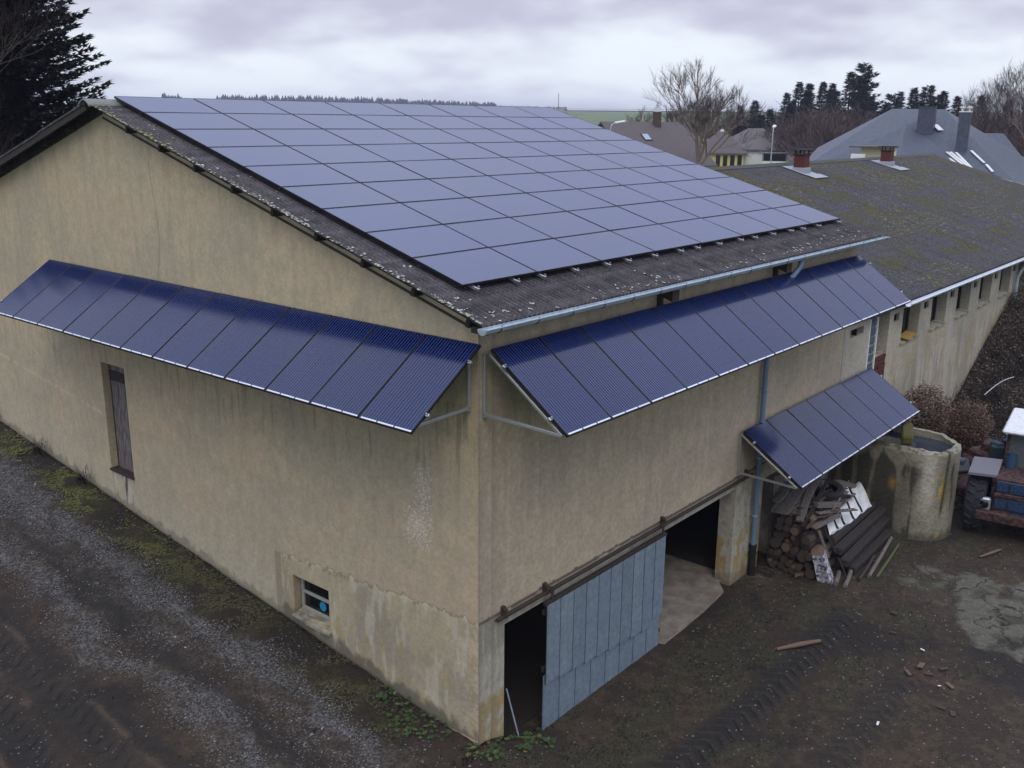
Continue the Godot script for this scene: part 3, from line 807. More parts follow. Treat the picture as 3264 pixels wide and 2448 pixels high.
func make_barn() -> void:
	var barn := thing("barn", "large ochre rendered barn with solar panels covering its front roof slope", "barn")
	# walls
	var mb := MB.new()
	var gtop := func(u: float) -> float: return roof_y(-u) - 0.092
	wall(mb, Vector3(0, 0, -0.003), Vector3(0, 0, -1), Vector3(-1, 0, 0), 18.5, -1.0, gtop, [Rect2(9.40, 1.87, 0.90, 2.32), Rect2(3.36, 0.66, 0.95, 0.71)], 0.28, GABLE_W, GABLE_H, 0.0, [9.25])
	obj("gable_wall", mb, M.gable, barn)
	mb = MB.new()
	var ltop := func(_u: float) -> float: return 6.42
	wall(mb, Vector3(0.281, 0, 0), Vector3(1, 0, 0), Vector3(0, 0, 1), 12.82, -1.0, ltop, [Rect2(0.30, -1.0, 7.38, 2.72), Rect2(8.95, -1.0, 0.72, 2.58)], 0.35, LONG_W, 8.0, -0.8)
	mb.quad(Vector3(0, -1, 0), Vector3(0.281, -1, 0), Vector3(0.281, 6.4, 0), Vector3(0, 6.4, 0), Vector3(0, 0, 1), Vector2(0, 1.025), Vector2(0.281 / LONG_W, 1.025), Vector2(0.281 / LONG_W, 0.1), Vector2(0, 0.1))
	obj("front_wall", mb, M.long, barn)
	mb = MB.new()
	var btop := func(u: float) -> float: return roof_y(-u - 0.43) - 0.10
	wall(mb, Vector3(13.38, 0, -0.43), Vector3(0, 0, -1), Vector3(1, 0, 0), 18.07, -1.0, btop, [], 0.28, GABLE_W, GABLE_H, 0.0, [8.82])
	mb.box(Vector3(6.7, 2.7, -18.35), Vector3(12.8, 7.4, 0.28))
	mb.box(Vector3(13.24, 5.51, -0.215), Vector3(0.27, 1.78, 0.43))
	obj("rear_wall", mb, M.gable, barn)
	# floor and inside
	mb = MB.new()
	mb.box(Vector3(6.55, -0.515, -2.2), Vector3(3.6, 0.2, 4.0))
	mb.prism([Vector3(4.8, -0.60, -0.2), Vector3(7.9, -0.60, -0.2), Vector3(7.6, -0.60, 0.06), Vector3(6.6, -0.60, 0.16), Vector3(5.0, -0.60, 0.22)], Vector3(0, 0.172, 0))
	obj("floor", mb, M.floor, barn)  # pale floor only near the opening, where daylight reaches in
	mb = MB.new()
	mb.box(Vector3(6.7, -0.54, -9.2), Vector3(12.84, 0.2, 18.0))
	M.painted_shade = mat(Color(0.16, 0.14, 0.12), 1.0)  # earth floor coloured dark, standing in for the shade inside the barn
	obj("painted_shade_floor", mb, M.painted_shade, barn)
	for p in [[7.70, -2.6], [4.2, -5.0], [9.4, -5.0], [2.2, -9.2], [7.0, -9.2]]:
		mb = MB.new()
		mb.box(Vector3(p[0], 2.6, p[1]), Vector3(0.36, 6.0, 0.36), Basis(), 0.02)
		obj("pillar", mb, M.concrete, barn)
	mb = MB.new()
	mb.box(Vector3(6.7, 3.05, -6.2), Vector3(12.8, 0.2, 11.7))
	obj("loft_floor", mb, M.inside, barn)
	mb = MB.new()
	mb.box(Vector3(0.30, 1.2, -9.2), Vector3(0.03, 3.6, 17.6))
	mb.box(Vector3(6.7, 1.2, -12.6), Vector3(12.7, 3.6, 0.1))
	obj("added_dark_lining", mb, M.inside, barn)  # dark sheets added over the inner faces to keep the interior black
	# roof: deck underside, sheets, ridge
	var roof := MB.new()
	for s in [[0.30, RIDGE], [RIDGE, -18.8]]:
		var a := Vector3(0.02, roof_y(s[0]) - 0.065, s[0]); var b := Vector3(0.02, roof_y(s[1]) - 0.065, s[1])
		roof.prism([a, b, b + Vector3(0, -0.035, 0), a + Vector3(0, -0.025, 0)], Vector3(13.6, 0, 0))
	var rf := obj("roof", roof, M.dark_wood, barn)
	var sm := sheet_mesh(0.905, 1.56, 0.0989, 0.019)
	var cosr := cos(atan(SL))
	for row in 7:
		for k in 16:
			var o := inst("roof_sheet", sm, M.sheet, rf)
			var z := 0.345 - row * 1.40 * cosr
			o.position = Vector3(-0.325 + k * 0.89, roof_y(z) - 0.012 + 0.004 * (k % 2), z)
			o.rotation.x = 0.007
			o.rotation.y = rng.randf_range(-0.004, 0.004)
	mb = MB.new()
	for k in 5:
		var z0 := RIDGE - 0.02 - k * 1.9; var z1 := RIDGE - 0.02 - (k + 1) * 1.9 - 0.06
		mb.prism([Vector3(-0.33, roof_y(z0) + 0.02, z0), Vector3(-0.33, roof_y(z1) + 0.035, z1), Vector3(-0.33, roof_y(z1), z1), Vector3(-0.33, roof_y(z0) - 0.02, z0)], Vector3(14.25, 0, 0))
	obj("rear_roof", mb, M.sheet, barn)
	for k in 8:
		mb = MB.new()
		var x0 := -0.36 + k * 1.80
		var pr := []
		for i in 9:
			var a := PI * i / 8.0
			pr.append(Vector3(x0, roof_y(RIDGE) - 0.005 + 0.075 * sin(a) - 0.05 * absf(cos(a)), RIDGE + 0.20 * cos(a)))
		for i in range(8, -1, -1):
			var a := PI * i / 8.0
			pr.append(Vector3(x0, roof_y(RIDGE) - 0.025 + 0.075 * sin(a) - 0.05 * absf(cos(a)), RIDGE + 0.18 * cos(a)))
		mb.prism(pr, Vector3(1.84, 0.004 * (k % 2), 0))
		obj("ridge_cap", mb, M.ridge, barn)
	# purlin ends under the verge
	for k in 9:
		for s in 2:
			var z := -0.03 - 1.015 * k if s == 0 else 2.0 * RIDGE + 0.03 + 1.015 * k
			mb = MB.new()
			var p := Vector3(-0.19, roof_y(z) - 0.145, z)
			mb.box(p + Vector3(0.25, 0, 0), Vector3(0.50, 0.11, 0.07), Basis(Vector3.RIGHT, atan(SL) * (1.0 if s == 0 else -1.0)), 0.006)
			obj("purlin", mb, M.dark_wood, barn)
	# thin batten under the verge on the gable
	mb = MB.new()
	mb.bar(Vector3(-0.012, roof_y(-0.15) - 0.26, -0.15), Vector3(-0.012, roof_y(RIDGE) - 0.26, RIDGE), 0.02, 0.035)
	obj("verge_batten", mb, M.dark_steel, barn)
	mb = MB.new()
	mb.bar(Vector3(-0.012, roof_y(RIDGE) - 0.10, RIDGE - 0.03), Vector3(-0.012, roof_y(-18.4) - 0.10, -18.4), 0.03, 0.20)
	mb.bar(Vector3(-0.30, roof_y(RIDGE) - 0.06, RIDGE - 0.03), Vector3(-0.30, roof_y(-18.4) - 0.06, -18.4), 0.03, 0.15)
	obj("verge_board", mb, M.dark_wood, barn)
	# gutter: a half round trough with brackets
	var gz := 0.415; var gyy := 6.425
	mb = MB.new()
	for k in 10:
		var a0 := PI + PI * k / 10.0; var a1 := PI + PI * (k + 1) / 10.0
		for side in 2:
			var r := 0.078 if side == 0 else 0.073
			var n0 := Vector3(0, sin(a0), cos(a0)); var n1 := Vector3(0, sin(a1), cos(a1))
			var sg := 1.0 if side == 0 else -1.0
			var A := Vector3(-0.40, gyy, gz); var X := Vector3(14.45, -0.012, 0)
			mb.quad(A + n0 * r, A + n1 * r, A + X + n1 * r, A + X + n0 * r, (n0 + n1).normalized() * sg)
	mb.tube([Vector3(-0.40, gyy, gz + 0.08), Vector3(14.05, gyy - 0.012, gz + 0.08)], [0.013, 0.013], 6)
	for x in [-0.40, 14.05]:
		for k in 10:
			var a0 := PI + PI * k / 10.0; var a1 := PI + PI * (k + 1) / 10.0
			mb.tri(Vector3(x, gyy, gz), Vector3(x, gyy + sin(a0) * 0.078, gz + cos(a0) * 0.078), Vector3(x, gyy + sin(a1) * 0.078, gz + cos(a1) * 0.078), Vector3(-1 if x < 0.0 else 1, 0, 0))
	var gut := obj("gutter", mb, M.zinc, barn)
	for k in 19:
		mb = MB.new()
		var x := -0.1 + k * 0.78
		var arc := []
		for i in 9: arc.append(Vector3(x, gyy + sin(PI + PI * i / 8.0) * 0.083, gz + cos(PI + PI * i / 8.0) * 0.083))
		arc.append(Vector3(x, gyy + 0.02, gz + 0.08))
		var rr := []; rr.resize(arc.size()); rr.fill(0.008)
		mb.tube(arc, rr, 5)
		obj("gutter_bracket", mb, M.dark_steel, gut)
	# wall brackets under the eave, one with a small dark floodlight
	for x in [4.6, 9.0]:
		mb = MB.new()
		mb.prism([Vector3(x - 0.11, 6.40, 0.001), Vector3(x + 0.11, 6.40, 0.001), Vector3(x + 0.11, 6.30, 0.30), Vector3(x - 0.11, 6.30, 0.30)], Vector3(0, -0.19, 0.0))
		mb.box(Vector3(x - 0.08, 6.02, 0.05), Vector3(0.07, 0.42, 0.09), Basis(), 0.005)
		obj("eave_bracket", mb, M.dark_steel, barn)
	for x in [-0.12, 0.25, 13.0]:
		mb = MB.new()
		mb.box(Vector3(x, 6.335, 0.14), Vector3(0.07, 0.09, 0.28), Basis(), 0.006)
		obj("rafter_end", mb, M.dark_steel, barn)
	# downpipe with its offset under the gutter
	mb = MB.new()
	mb.tube([Vector3(9.35, 6.36, 0.40), Vector3(9.34, 6.20, 0.38), Vector3(9.22, 6.02, 0.30), Vector3(9.0, 5.86, 0.16), Vector3(8.78, 5.72, 0.10), Vector3(8.72, 5.5, 0.10), Vector3(8.72, 3.0, 0.10), Vector3(8.76, 0.22, 0.10)], [0.055, 0.055, 0.055, 0.055, 0.055, 0.055, 0.055, 0.055], 12)
	var dp := obj("downpipe", mb, M.pipe, barn)
	mb = MB.new()
	mb.tube([Vector3(8.76, 0.24, 0.10), Vector3(8.76, 0.20, 0.10), Vector3(8.76, 0.12, 0.10), Vector3(8.77, -0.3, 0.10), Vector3(8.78, -0.5, 0.10)], [0.085, 0.085, 0.072, 0.072, 0.09], 12)
	mb.tube([Vector3(8.76, 0.06, 0.10), Vector3(8.76, 0.03, 0.10)], [0.086, 0.086], 12)
	obj("pipe_shoe", mb, M.black, dp)
	for y in [5.2, 3.7, 2.2, 0.9]:
		mb = MB.new()
		mb.tube([Vector3(8.735, y, 0.10), Vector3(8.735, y + 0.03, 0.10)], [0.064, 0.064], 12)
		mb.box(Vector3(8.735, y + 0.015, 0.03), Vector3(0.03, 0.03, 0.06))
		obj("pipe_clip", mb, M.zinc, dp)
	# loft door of upright boards
	var ld := Node3D.new(); ld.name = "loft_door"; barn.add_child(ld)
	for k in 6:
		mb = MB.new()
		mb.box(Vector3(0.16 + 0.006 * (k % 2), 3.02, -9.42 - 0.144 * (k + 0.5)), Vector3(0.03, 2.26, 0.138), Basis(), 0.005)
		obj("plank", mb, M.door_wood, ld)
	mb = MB.new()
	mb.box(Vector3(0.17, 3.9, -9.85), Vector3(0.07, 0.22, 0.86), Basis(), 0.01)
	mb.box(Vector3(0.10, 1.88, -9.85), Vector3(0.28, 0.05, 0.92), Basis(), 0.008)
	mb.box(Vector3(0.20, 3.02, -10.27), Vector3(0.10, 2.3, 0.05), Basis(), 0.005)
	obj("door_frame", mb, M.dark_wood, ld)
	# small window low in the gable
	mb = MB.new()
	var zc := -3.83
	for s in [-1.0, 1.0]: mb.box(Vector3(0.17, 1.0, zc + s * 0.42), Vector3(0.06, 0.70, 0.06), Basis(), 0.006)
	for y in [0.72, 1.03, 1.335]: mb.box(Vector3(0.172, y, zc), Vector3(0.055, 0.055, 0.80), Basis(), 0.006)
	M.window_paint = mat(Color(0.56, 0.57, 0.53), 0.8)
	var win := obj("window", mb, M.window_paint, barn)
	for y in [0.875, 1.185]:
		mb = MB.new()
		mb.box(Vector3(0.18, y, zc), Vector3(0.012, 0.255, 0.78))
		obj("pane", mb, M.glass, win)
	mb = MB.new()
	var disc := []
	for k in 18: disc.append(Vector3(0.160, 0.89 + 0.085 * sin(TAU * k / 18.0), zc + 0.10 + 0.085 * cos(TAU * k / 18.0)))
	mb.prism(disc, Vector3(0.006, 0, 0))
	M.disc_blue = mat(Color(0.12, 0.50, 0.66), 0.4)
	obj("blue_disc", mb, M.disc_blue, win)  # flat blue disc set on the lower pane
	mb = MB.new()
	mb.prism([Vector3(-0.05, 0.60, zc - 0.50), Vector3(-0.05, 0.60, zc + 0.50), Vector3(0.16, 0.70, zc + 0.47), Vector3(0.16, 0.70, zc - 0.47)], Vector3(0, -0.05, 0))
	obj("sill", mb, M.concrete, win)
	# sliding door hung outside the doorway
	mb = MB.new()
	mb.box(Vector3(4.45, 1.90, 0.06), Vector3(8.2, 0.055, 0.055), Basis(), 0.008)
	mb.box(Vector3(4.45, 1.875, 0.035), Vector3(8.2, 0.015, 0.07), Basis(), 0.004)
	var rail := obj("door_rail", mb, M.dark_steel, barn)
	for x in [0.52, 1.52, 5.0, 8.3]:
		mb = MB.new()
		mb.box(Vector3(x, 1.95, 0.05), Vector3(0.05, 0.15, 0.11), Basis(), 0.008)
		mb.box(Vector3(x, 2.03, 0.03), Vector3(0.07, 0.05, 0.06), Basis(), 0.008)
		obj("rail_bracket", mb, M.dark_steel, rail)
	var door := Node3D.new(); door.name = "sliding_door"; barn.add_child(door)
	var x0 := 1.42
	for k in 10: # upper sheets with folded seams
		mb = MB.new()
		var wd := 0.352
		var xa := x0 + k * wd
		var low := 0.36 - 0.035 * k + (0.16 if k == 9 else 0.0)
		door_sheet(mb, xa, xa + wd, low, 1.74, 0.158 + 0.001 * (k % 2))
		obj("door_sheet", mb, M.door_zincs[[0, 2, 1, 0, 3, 0, 1, 2, 3, 0][k]], door)
	for k in 8:
		mb = MB.new()
		var wd := 0.440
		var xa := x0 - 0.03 + k * wd
		door_sheet(mb, xa, xa + wd, -0.50 + 0.03 * (k % 2), 0.52, 0.122 + 0.001 * (k % 2))
		obj("door_sheet", mb, M.door_zincs[[1, 0, 3, 1, 0, 1, 3, 0][k]], door)
	mb = MB.new()
	for y in [-0.2, 0.6, 1.6]: mb.box(Vector3(3.2, y, 0.085), Vector3(3.56, 0.09, 0.045))
	mb.box(Vector3(3.2, 1.75, 0.12), Vector3(3.58, 0.07, 0.07), Basis(), 0.006)
	obj("door_ledger", mb, M.dark_wood, door)
	for x in [1.6, 4.9]:
		mb = MB.new()
		mb.box(Vector3(x, 1.85, 0.12), Vector3(0.05, 0.28, 0.03), Basis(), 0.006)
		mb.tube([Vector3(x, 1.93, 0.07), Vector3(x, 1.93, 0.13)], [0.05, 0.05], 10)
		obj("roller", mb, M.dark_steel, door)
	# back door ajar by the wood pile
	mb = MB.new()
	mb.box(Vector3(9.92, 0.5, 0.10), Vector3(0.52, 2.05, 0.05), Basis(Vector3.UP, -0.25), 0.006)
	obj("side_door", mb, M.grey_wood, barn)
	# tufts of lichen along the verge and in the corrugations by the gutter
	var blob := MB.new()
	blob.lathe([Vector2(0.0, 0.5), Vector2(0.6, 0.38), Vector2(1.0, 0.0)], 7)
	var xf := []; var cs := []
	for k in 1150:
		var p := Vector3.ZERO
		var kind := rng.randf()
		if kind < 0.62: p = Vector3(-0.31 + absf(rng.randfn(0.0, 0.055)), 0, rng.randf_range(RIDGE + 0.2, 0.33))
		elif kind < 0.85: p = Vector3(rng.randf_range(-0.3, 13.9), 0, 0.33 - absf(rng.randfn(0.0, 0.22)))
		else: p = Vector3(rng.randf_range(-0.3, 0.5), 0, rng.randf_range(RIDGE + 0.2, 0.3))
		if na.get_noise_2d(p.x * 2.0, p.z * 2.0) < -0.08 and kind > 0.3: continue
		p.y = roof_y(p.z) + 0.012
		var s := rng.randf_range(0.006, 0.02) * (1.5 if rng.randf() < 0.06 else 1.0)
		xf.append(Transform3D(Basis(Vector3.RIGHT, atan(SL)).rotated(Vector3.UP, rng.randf() * 0.5).scaled(Vector3(s * rng.randf_range(0.7, 1.7), s * 0.8, s)), p))
		var yel := p.z < -6.5 and rng.randf() < 0.7
		cs.append(Color(0.24, 0.24, 0.05) if yel else Color(0.10, 0.12, 0.04) if rng.randf() < 0.30 else Color(0.46, 0.47, 0.44) * rng.randf_range(0.55, 1.1))
	multi("lichen", blob.mesh(), M.stone, xf, cs, barn)
	# curls of pale lichen
	xf = []; cs = []
	var curl := MB.new()
	var pts := []
	for k in 8: pts.append(Vector3(cos(k * 0.62), 0.12, sin(k * 0.62)))
	curl.tube(pts, [0.12, 0.24, 0.28, 0.28, 0.28, 0.24, 0.2, 0.1], 5)
	for p in [[0.35, 0.16], [0.62, 0.22], [0.8, 0.24], [0.05, 0.20], [1.0, 0.1], [4.1, 0.22], [4.3, 0.12], [4.75, 0.25], [5.6, 0.2], [9.3, 0.24], [9.45, 0.22], [9.6, 0.25], [9.8, 0.2], [10.1, 0.24], [10.3, 0.1], [11.2, 0.0], [11.6, -0.1], [12.2, 0.05], [12.6, -0.2], [-0.22, -1.2], [-0.2, -2.0], [-0.15, -3.3], [-0.1, -5.6], [-0.2, -6.1], [0.0, -0.4], [8.2, 0.1]]:
		var s := rng.randf_range(0.020, 0.034)
		xf.append(Transform3D(Basis(Vector3.RIGHT, atan(SL)) * Basis(Vector3.UP, rng.randf() * TAU).scaled(Vector3(s, s, s)), Vector3(p[0], roof_y(p[1]) + 0.022, p[1])))
		cs.append(Color(0.46, 0.46, 0.45))
	multi("pale_lichen", curl.mesh(), M.stone, xf, cs, barn)
	# things inside the dark doorway
	mb = MB.new()
	mb.tube([Vector3(0.88, -0.46, 0.10), Vector3(0.70, 0.55, -0.05)], [0.012, 0.012], 8)
	tag(obj("pole", mb, M.zinc, self), "pale metal pole leaning in the left gap of the barn doorway", "pole")
	var lad := thing("ladder", "thin metal ladder leaning in the dark behind the open barn doorway", "ladder", Vector3(6.6, -0.42, -1.7), 0.5)
	for s in [-0.2, 0.2]:
		mb = MB.new(); mb.bar(Vector3(s, 0, 0), Vector3(s, 2.0, -0.8), 0.035, 0.06); obj("stile", mb, M.zinc, lad)
	for k in 7:
		mb = MB.new(); mb.bar(Vector3(-0.2, 0.2 + k * 0.26, -0.08 - k * 0.104), Vector3(0.2, 0.2 + k * 0.26, -0.08 - k * 0.104), 0.03, 0.03); obj("rung", mb, M.zinc, lad)

func door_sheet(mb: MB, xa: float, xb: float, ya: float, yb: float, z: float) -> void:
	# flat pan with a raised seam on its left edge and a shallow swage
	var prof := [[0.0, 0.0], [0.0, 0.010], [0.02, 0.010], [0.036, 0.001], [0.12, 0.0], [0.15, 0.006], [0.19, 0.006], [0.22, 0.0]]
	var pts := []
	for p in prof:
		if xa + p[0] < xb: pts.append(Vector2(xa + p[0], z + p[1]))
	pts.append(Vector2(xb, z - 0.001))
	for k in pts.size() - 1:
		var a: Vector2 = pts[k]; var b: Vector2 = pts[k + 1]
		var nn := Vector3(-(b.y - a.y), 0, b.x - a.x).normalized()
		mb.quad(Vector3(a.x, ya, a.y), Vector3(b.x, ya, b.y), Vector3(b.x, yb, b.y), Vector3(a.x, yb, a.y), nn)
		mb.quad(Vector3(a.x, ya, a.y - 0.004), Vector3(b.x, ya, b.y - 0.004), Vector3(b.x, yb, b.y - 0.004), Vector3(a.x, yb, a.y - 0.004), -nn)
		mb.quad(Vector3(a.x, ya, a.y - 0.004), Vector3(b.x, ya, b.y - 0.004), Vector3(b.x, ya, b.y), Vector3(a.x, ya, a.y), Vector3.DOWN)

# ------------------------------------------------------------------ solar modules
var module_frame: ArrayMesh
var module_glass: ArrayMesh
func module_meshes(w: float, h: float) -> Array: # lies in the xz plane, centre at origin, facing +y; long side along z
	var f := MB.new()
	var t := 0.04; var r := 0.012
	f.box(Vector3(0, -t / 2, -h / 2 + r / 2), Vector3(w, t, r), Basis(), 0.002)
	f.box(Vector3(0, -t / 2, h / 2 - r / 2), Vector3(w, t, r), Basis(), 0.002)
	for s in [-1.0, 1.0]: f.box(Vector3(s * (w / 2 - r / 2), -t / 2, 0), Vector3(r, t, h - 2 * r), Basis(), 0.002)
	f.box(Vector3(0, -0.012, 0), Vector3(w - 2 * r, 0.006, h - 2 * r))
	var gl := MB.new()
	var a := w / 2 - r; var b := h / 2 - r
	gl.quad(Vector3(-a, -0.003, -b), Vector3(a, -0.003, -b), Vector3(a, -0.003, b), Vector3(-a, -0.003, b), Vector3.UP, Vector2(0, 0), Vector2(1, 0), Vector2(1, 1), Vector2(0, 1))
	return [f.mesh(), gl.mesh()]

func awning(label: String, at: Vector3, turn: float, count: int, tilt: float, brackets: Array, rails_out: bool) -> void:
	# local: x along the wall, z outward, origin at the top edge of the first module
	var o := thing("solar_awning", label, "solar awning", at, turn)
	var ph := 1.596
	var down := Vector3(0, -cos(tilt), sin(tilt)); var up := Vector3(0, sin(tilt), cos(tilt))
	var b := Basis(Vector3.RIGHT, up, down)
	for k in count:
		var p := Node3D.new(); p.name = "solar_panel"; o.add_child(p, true)
		p.transform = Transform3D(b * Basis(Vector3.BACK, rng.randfn(0.0, 0.0022)) * Basis(Vector3.RIGHT, rng.randfn(0.0, 0.0022)), Vector3(k + 0.5, 0, 0) + down * (ph / 2))
		inst("frame", module_frame, M.frame, p)
		inst("cells", module_glass, M.awning_cells[rng.randi() % 4], p)
	var mb := MB.new()
	for d in [0.32, 1.28]:
		mb = MB.new()
		mb.bar(down * d - up * 0.065 + Vector3(-0.06 if rails_out else 0.0, 0, 0), down * d - up * 0.065 + Vector3(count + (0.06 if rails_out else 0.0), 0, 0), 0.042, 0.042, 0.003)
		obj("rail", mb, M.alu, o)
		for x in [-0.03, count + 0.03]:
			mb = MB.new()
			mb.box(down * d + Vector3(x, 0, 0) - up * 0.02, Vector3(0.05, 0.05, 0.05), b, 0.006)
			mb.tube([down * d + Vector3(x, 0, 0) - up * 0.02, down * d + Vector3(x, 0, 0) + up * 0.03], [0.012, 0.012], 6)
			obj("end_clamp", mb, M.steel, o)
	for x in brackets: # triangular arms: wall post, strut along the module, bottom arm
		mb = MB.new()
		var hgt := cos(tilt) * 1.35
		mb.box(Vector3(x, -0.16 - hgt / 2, -at_depth(at)), Vector3(0.045, hgt + 0.1, 0.045), Basis(), 0.004)
		mb.bar(Vector3(x, -0.02, 0.0) - up * 0.11, down * 1.52 - up * 0.11 + Vector3(x, 0, 0), 0.04, 0.04, 0.004)
		mb.bar(Vector3(x, -0.16 - hgt, -at_depth(at)), down * 1.50 - up * 0.12 + Vector3(x, 0, 0), 0.045, 0.045, 0.004)
		obj("bracket", mb, M.alu, o)

func at_depth(at: Vector3) -> float: # from the top edge back to the wall face
	return (at.z if at.z > 0.0 else -at.x) - 0.028

func make_awnings() -> void:
	var mm := module_meshes(0.985, 1.596)
	module_frame = mm[0]; module_glass = mm[1]
	awning("long awning of twelve blue solar panels across the gable wall", Vector3(-0.06, 6.129, -11.90), PI * 1.5, 12, 0.968, [0.1, 1.9, 3.9, 5.9, 7.9, 9.9, 11.75], false)
	awning("long awning of thirteen blue solar panels under the front gutter", Vector3(0.03, 6.075, 0.200), 0.0, 13, 0.942, [0.06, 2.5, 4.5, 6.5, 8.5, 10.5, 12.9], false)
	awning("short awning of seven solar panels above the wood pile", Vector3(7.892, 3.015, 0.110), 0.0, 7, 0.9696, [0.05, 1.2, 2.4, 3.6, 4.8, 6.0, 6.95], true)

func make_roof_array() -> void:
	var o := thing("rooftop_solar_array", "grid of dark solar panels in nine rows on the barn roof", "solar array", Vector3(0.2172, 6.8261, -0.4817))
	var sl := 0.2837
	var al := Vector3(0, sin(sl), -cos(sl)); var up := Vector3(0, cos(sl), sin(sl))
	var b := Basis(al, up, Vector3.RIGHT) # module long side (z) along the ridge
	var mm := module_meshes(0.992, 1.632)
	for row in 9:
		for k in 8:
			var p := Node3D.new(); p.name = "solar_panel"; o.add_child(p, true)
			p.transform = Transform3D(b * Basis(Vector3.BACK, rng.randfn(0.0, 0.0016)) * Basis(Vector3.RIGHT, rng.randfn(0.0, 0.0016)), Vector3((k + 0.5) * 1.6504, 0, 0) + al * ((row + 0.5) * 1.0106))
			inst("frame", mm[0], M.frame, p)
			inst("cells", mm[1], M.roof_cells[rng.randi() % 4], p)
	var mb: MB
	for k in 17:
		var x: float = 0.24 + k * 0.775 + [0.0, 0.10, -0.06][k % 3]
		if k > 15: x = 13.05
		mb = MB.new()
		mb.bar(Vector3(x, 0, 0) - up * 0.065 - al * 0.06, Vector3(x, 0, 0) - up * 0.065 + al * 9.0, 0.04, 0.04, 0.003)
		obj("rail", mb, M.alu, o)
		mb = MB.new()
		mb.box(Vector3(x, 0, 0) - up * 0.062 - al * 0.085, Vector3(0.05, 0.055, 0.05), Basis(Vector3.RIGHT, up, -al), 0.008)
		mb.tube([Vector3(x, 0, 0) - up * 0.12 - al * 0.085, Vector3(x, 0, 0) - up * 0.01 - al * 0.085], [0.014, 0.014], 6)
		obj("rail_end", mb, M.steel, o)

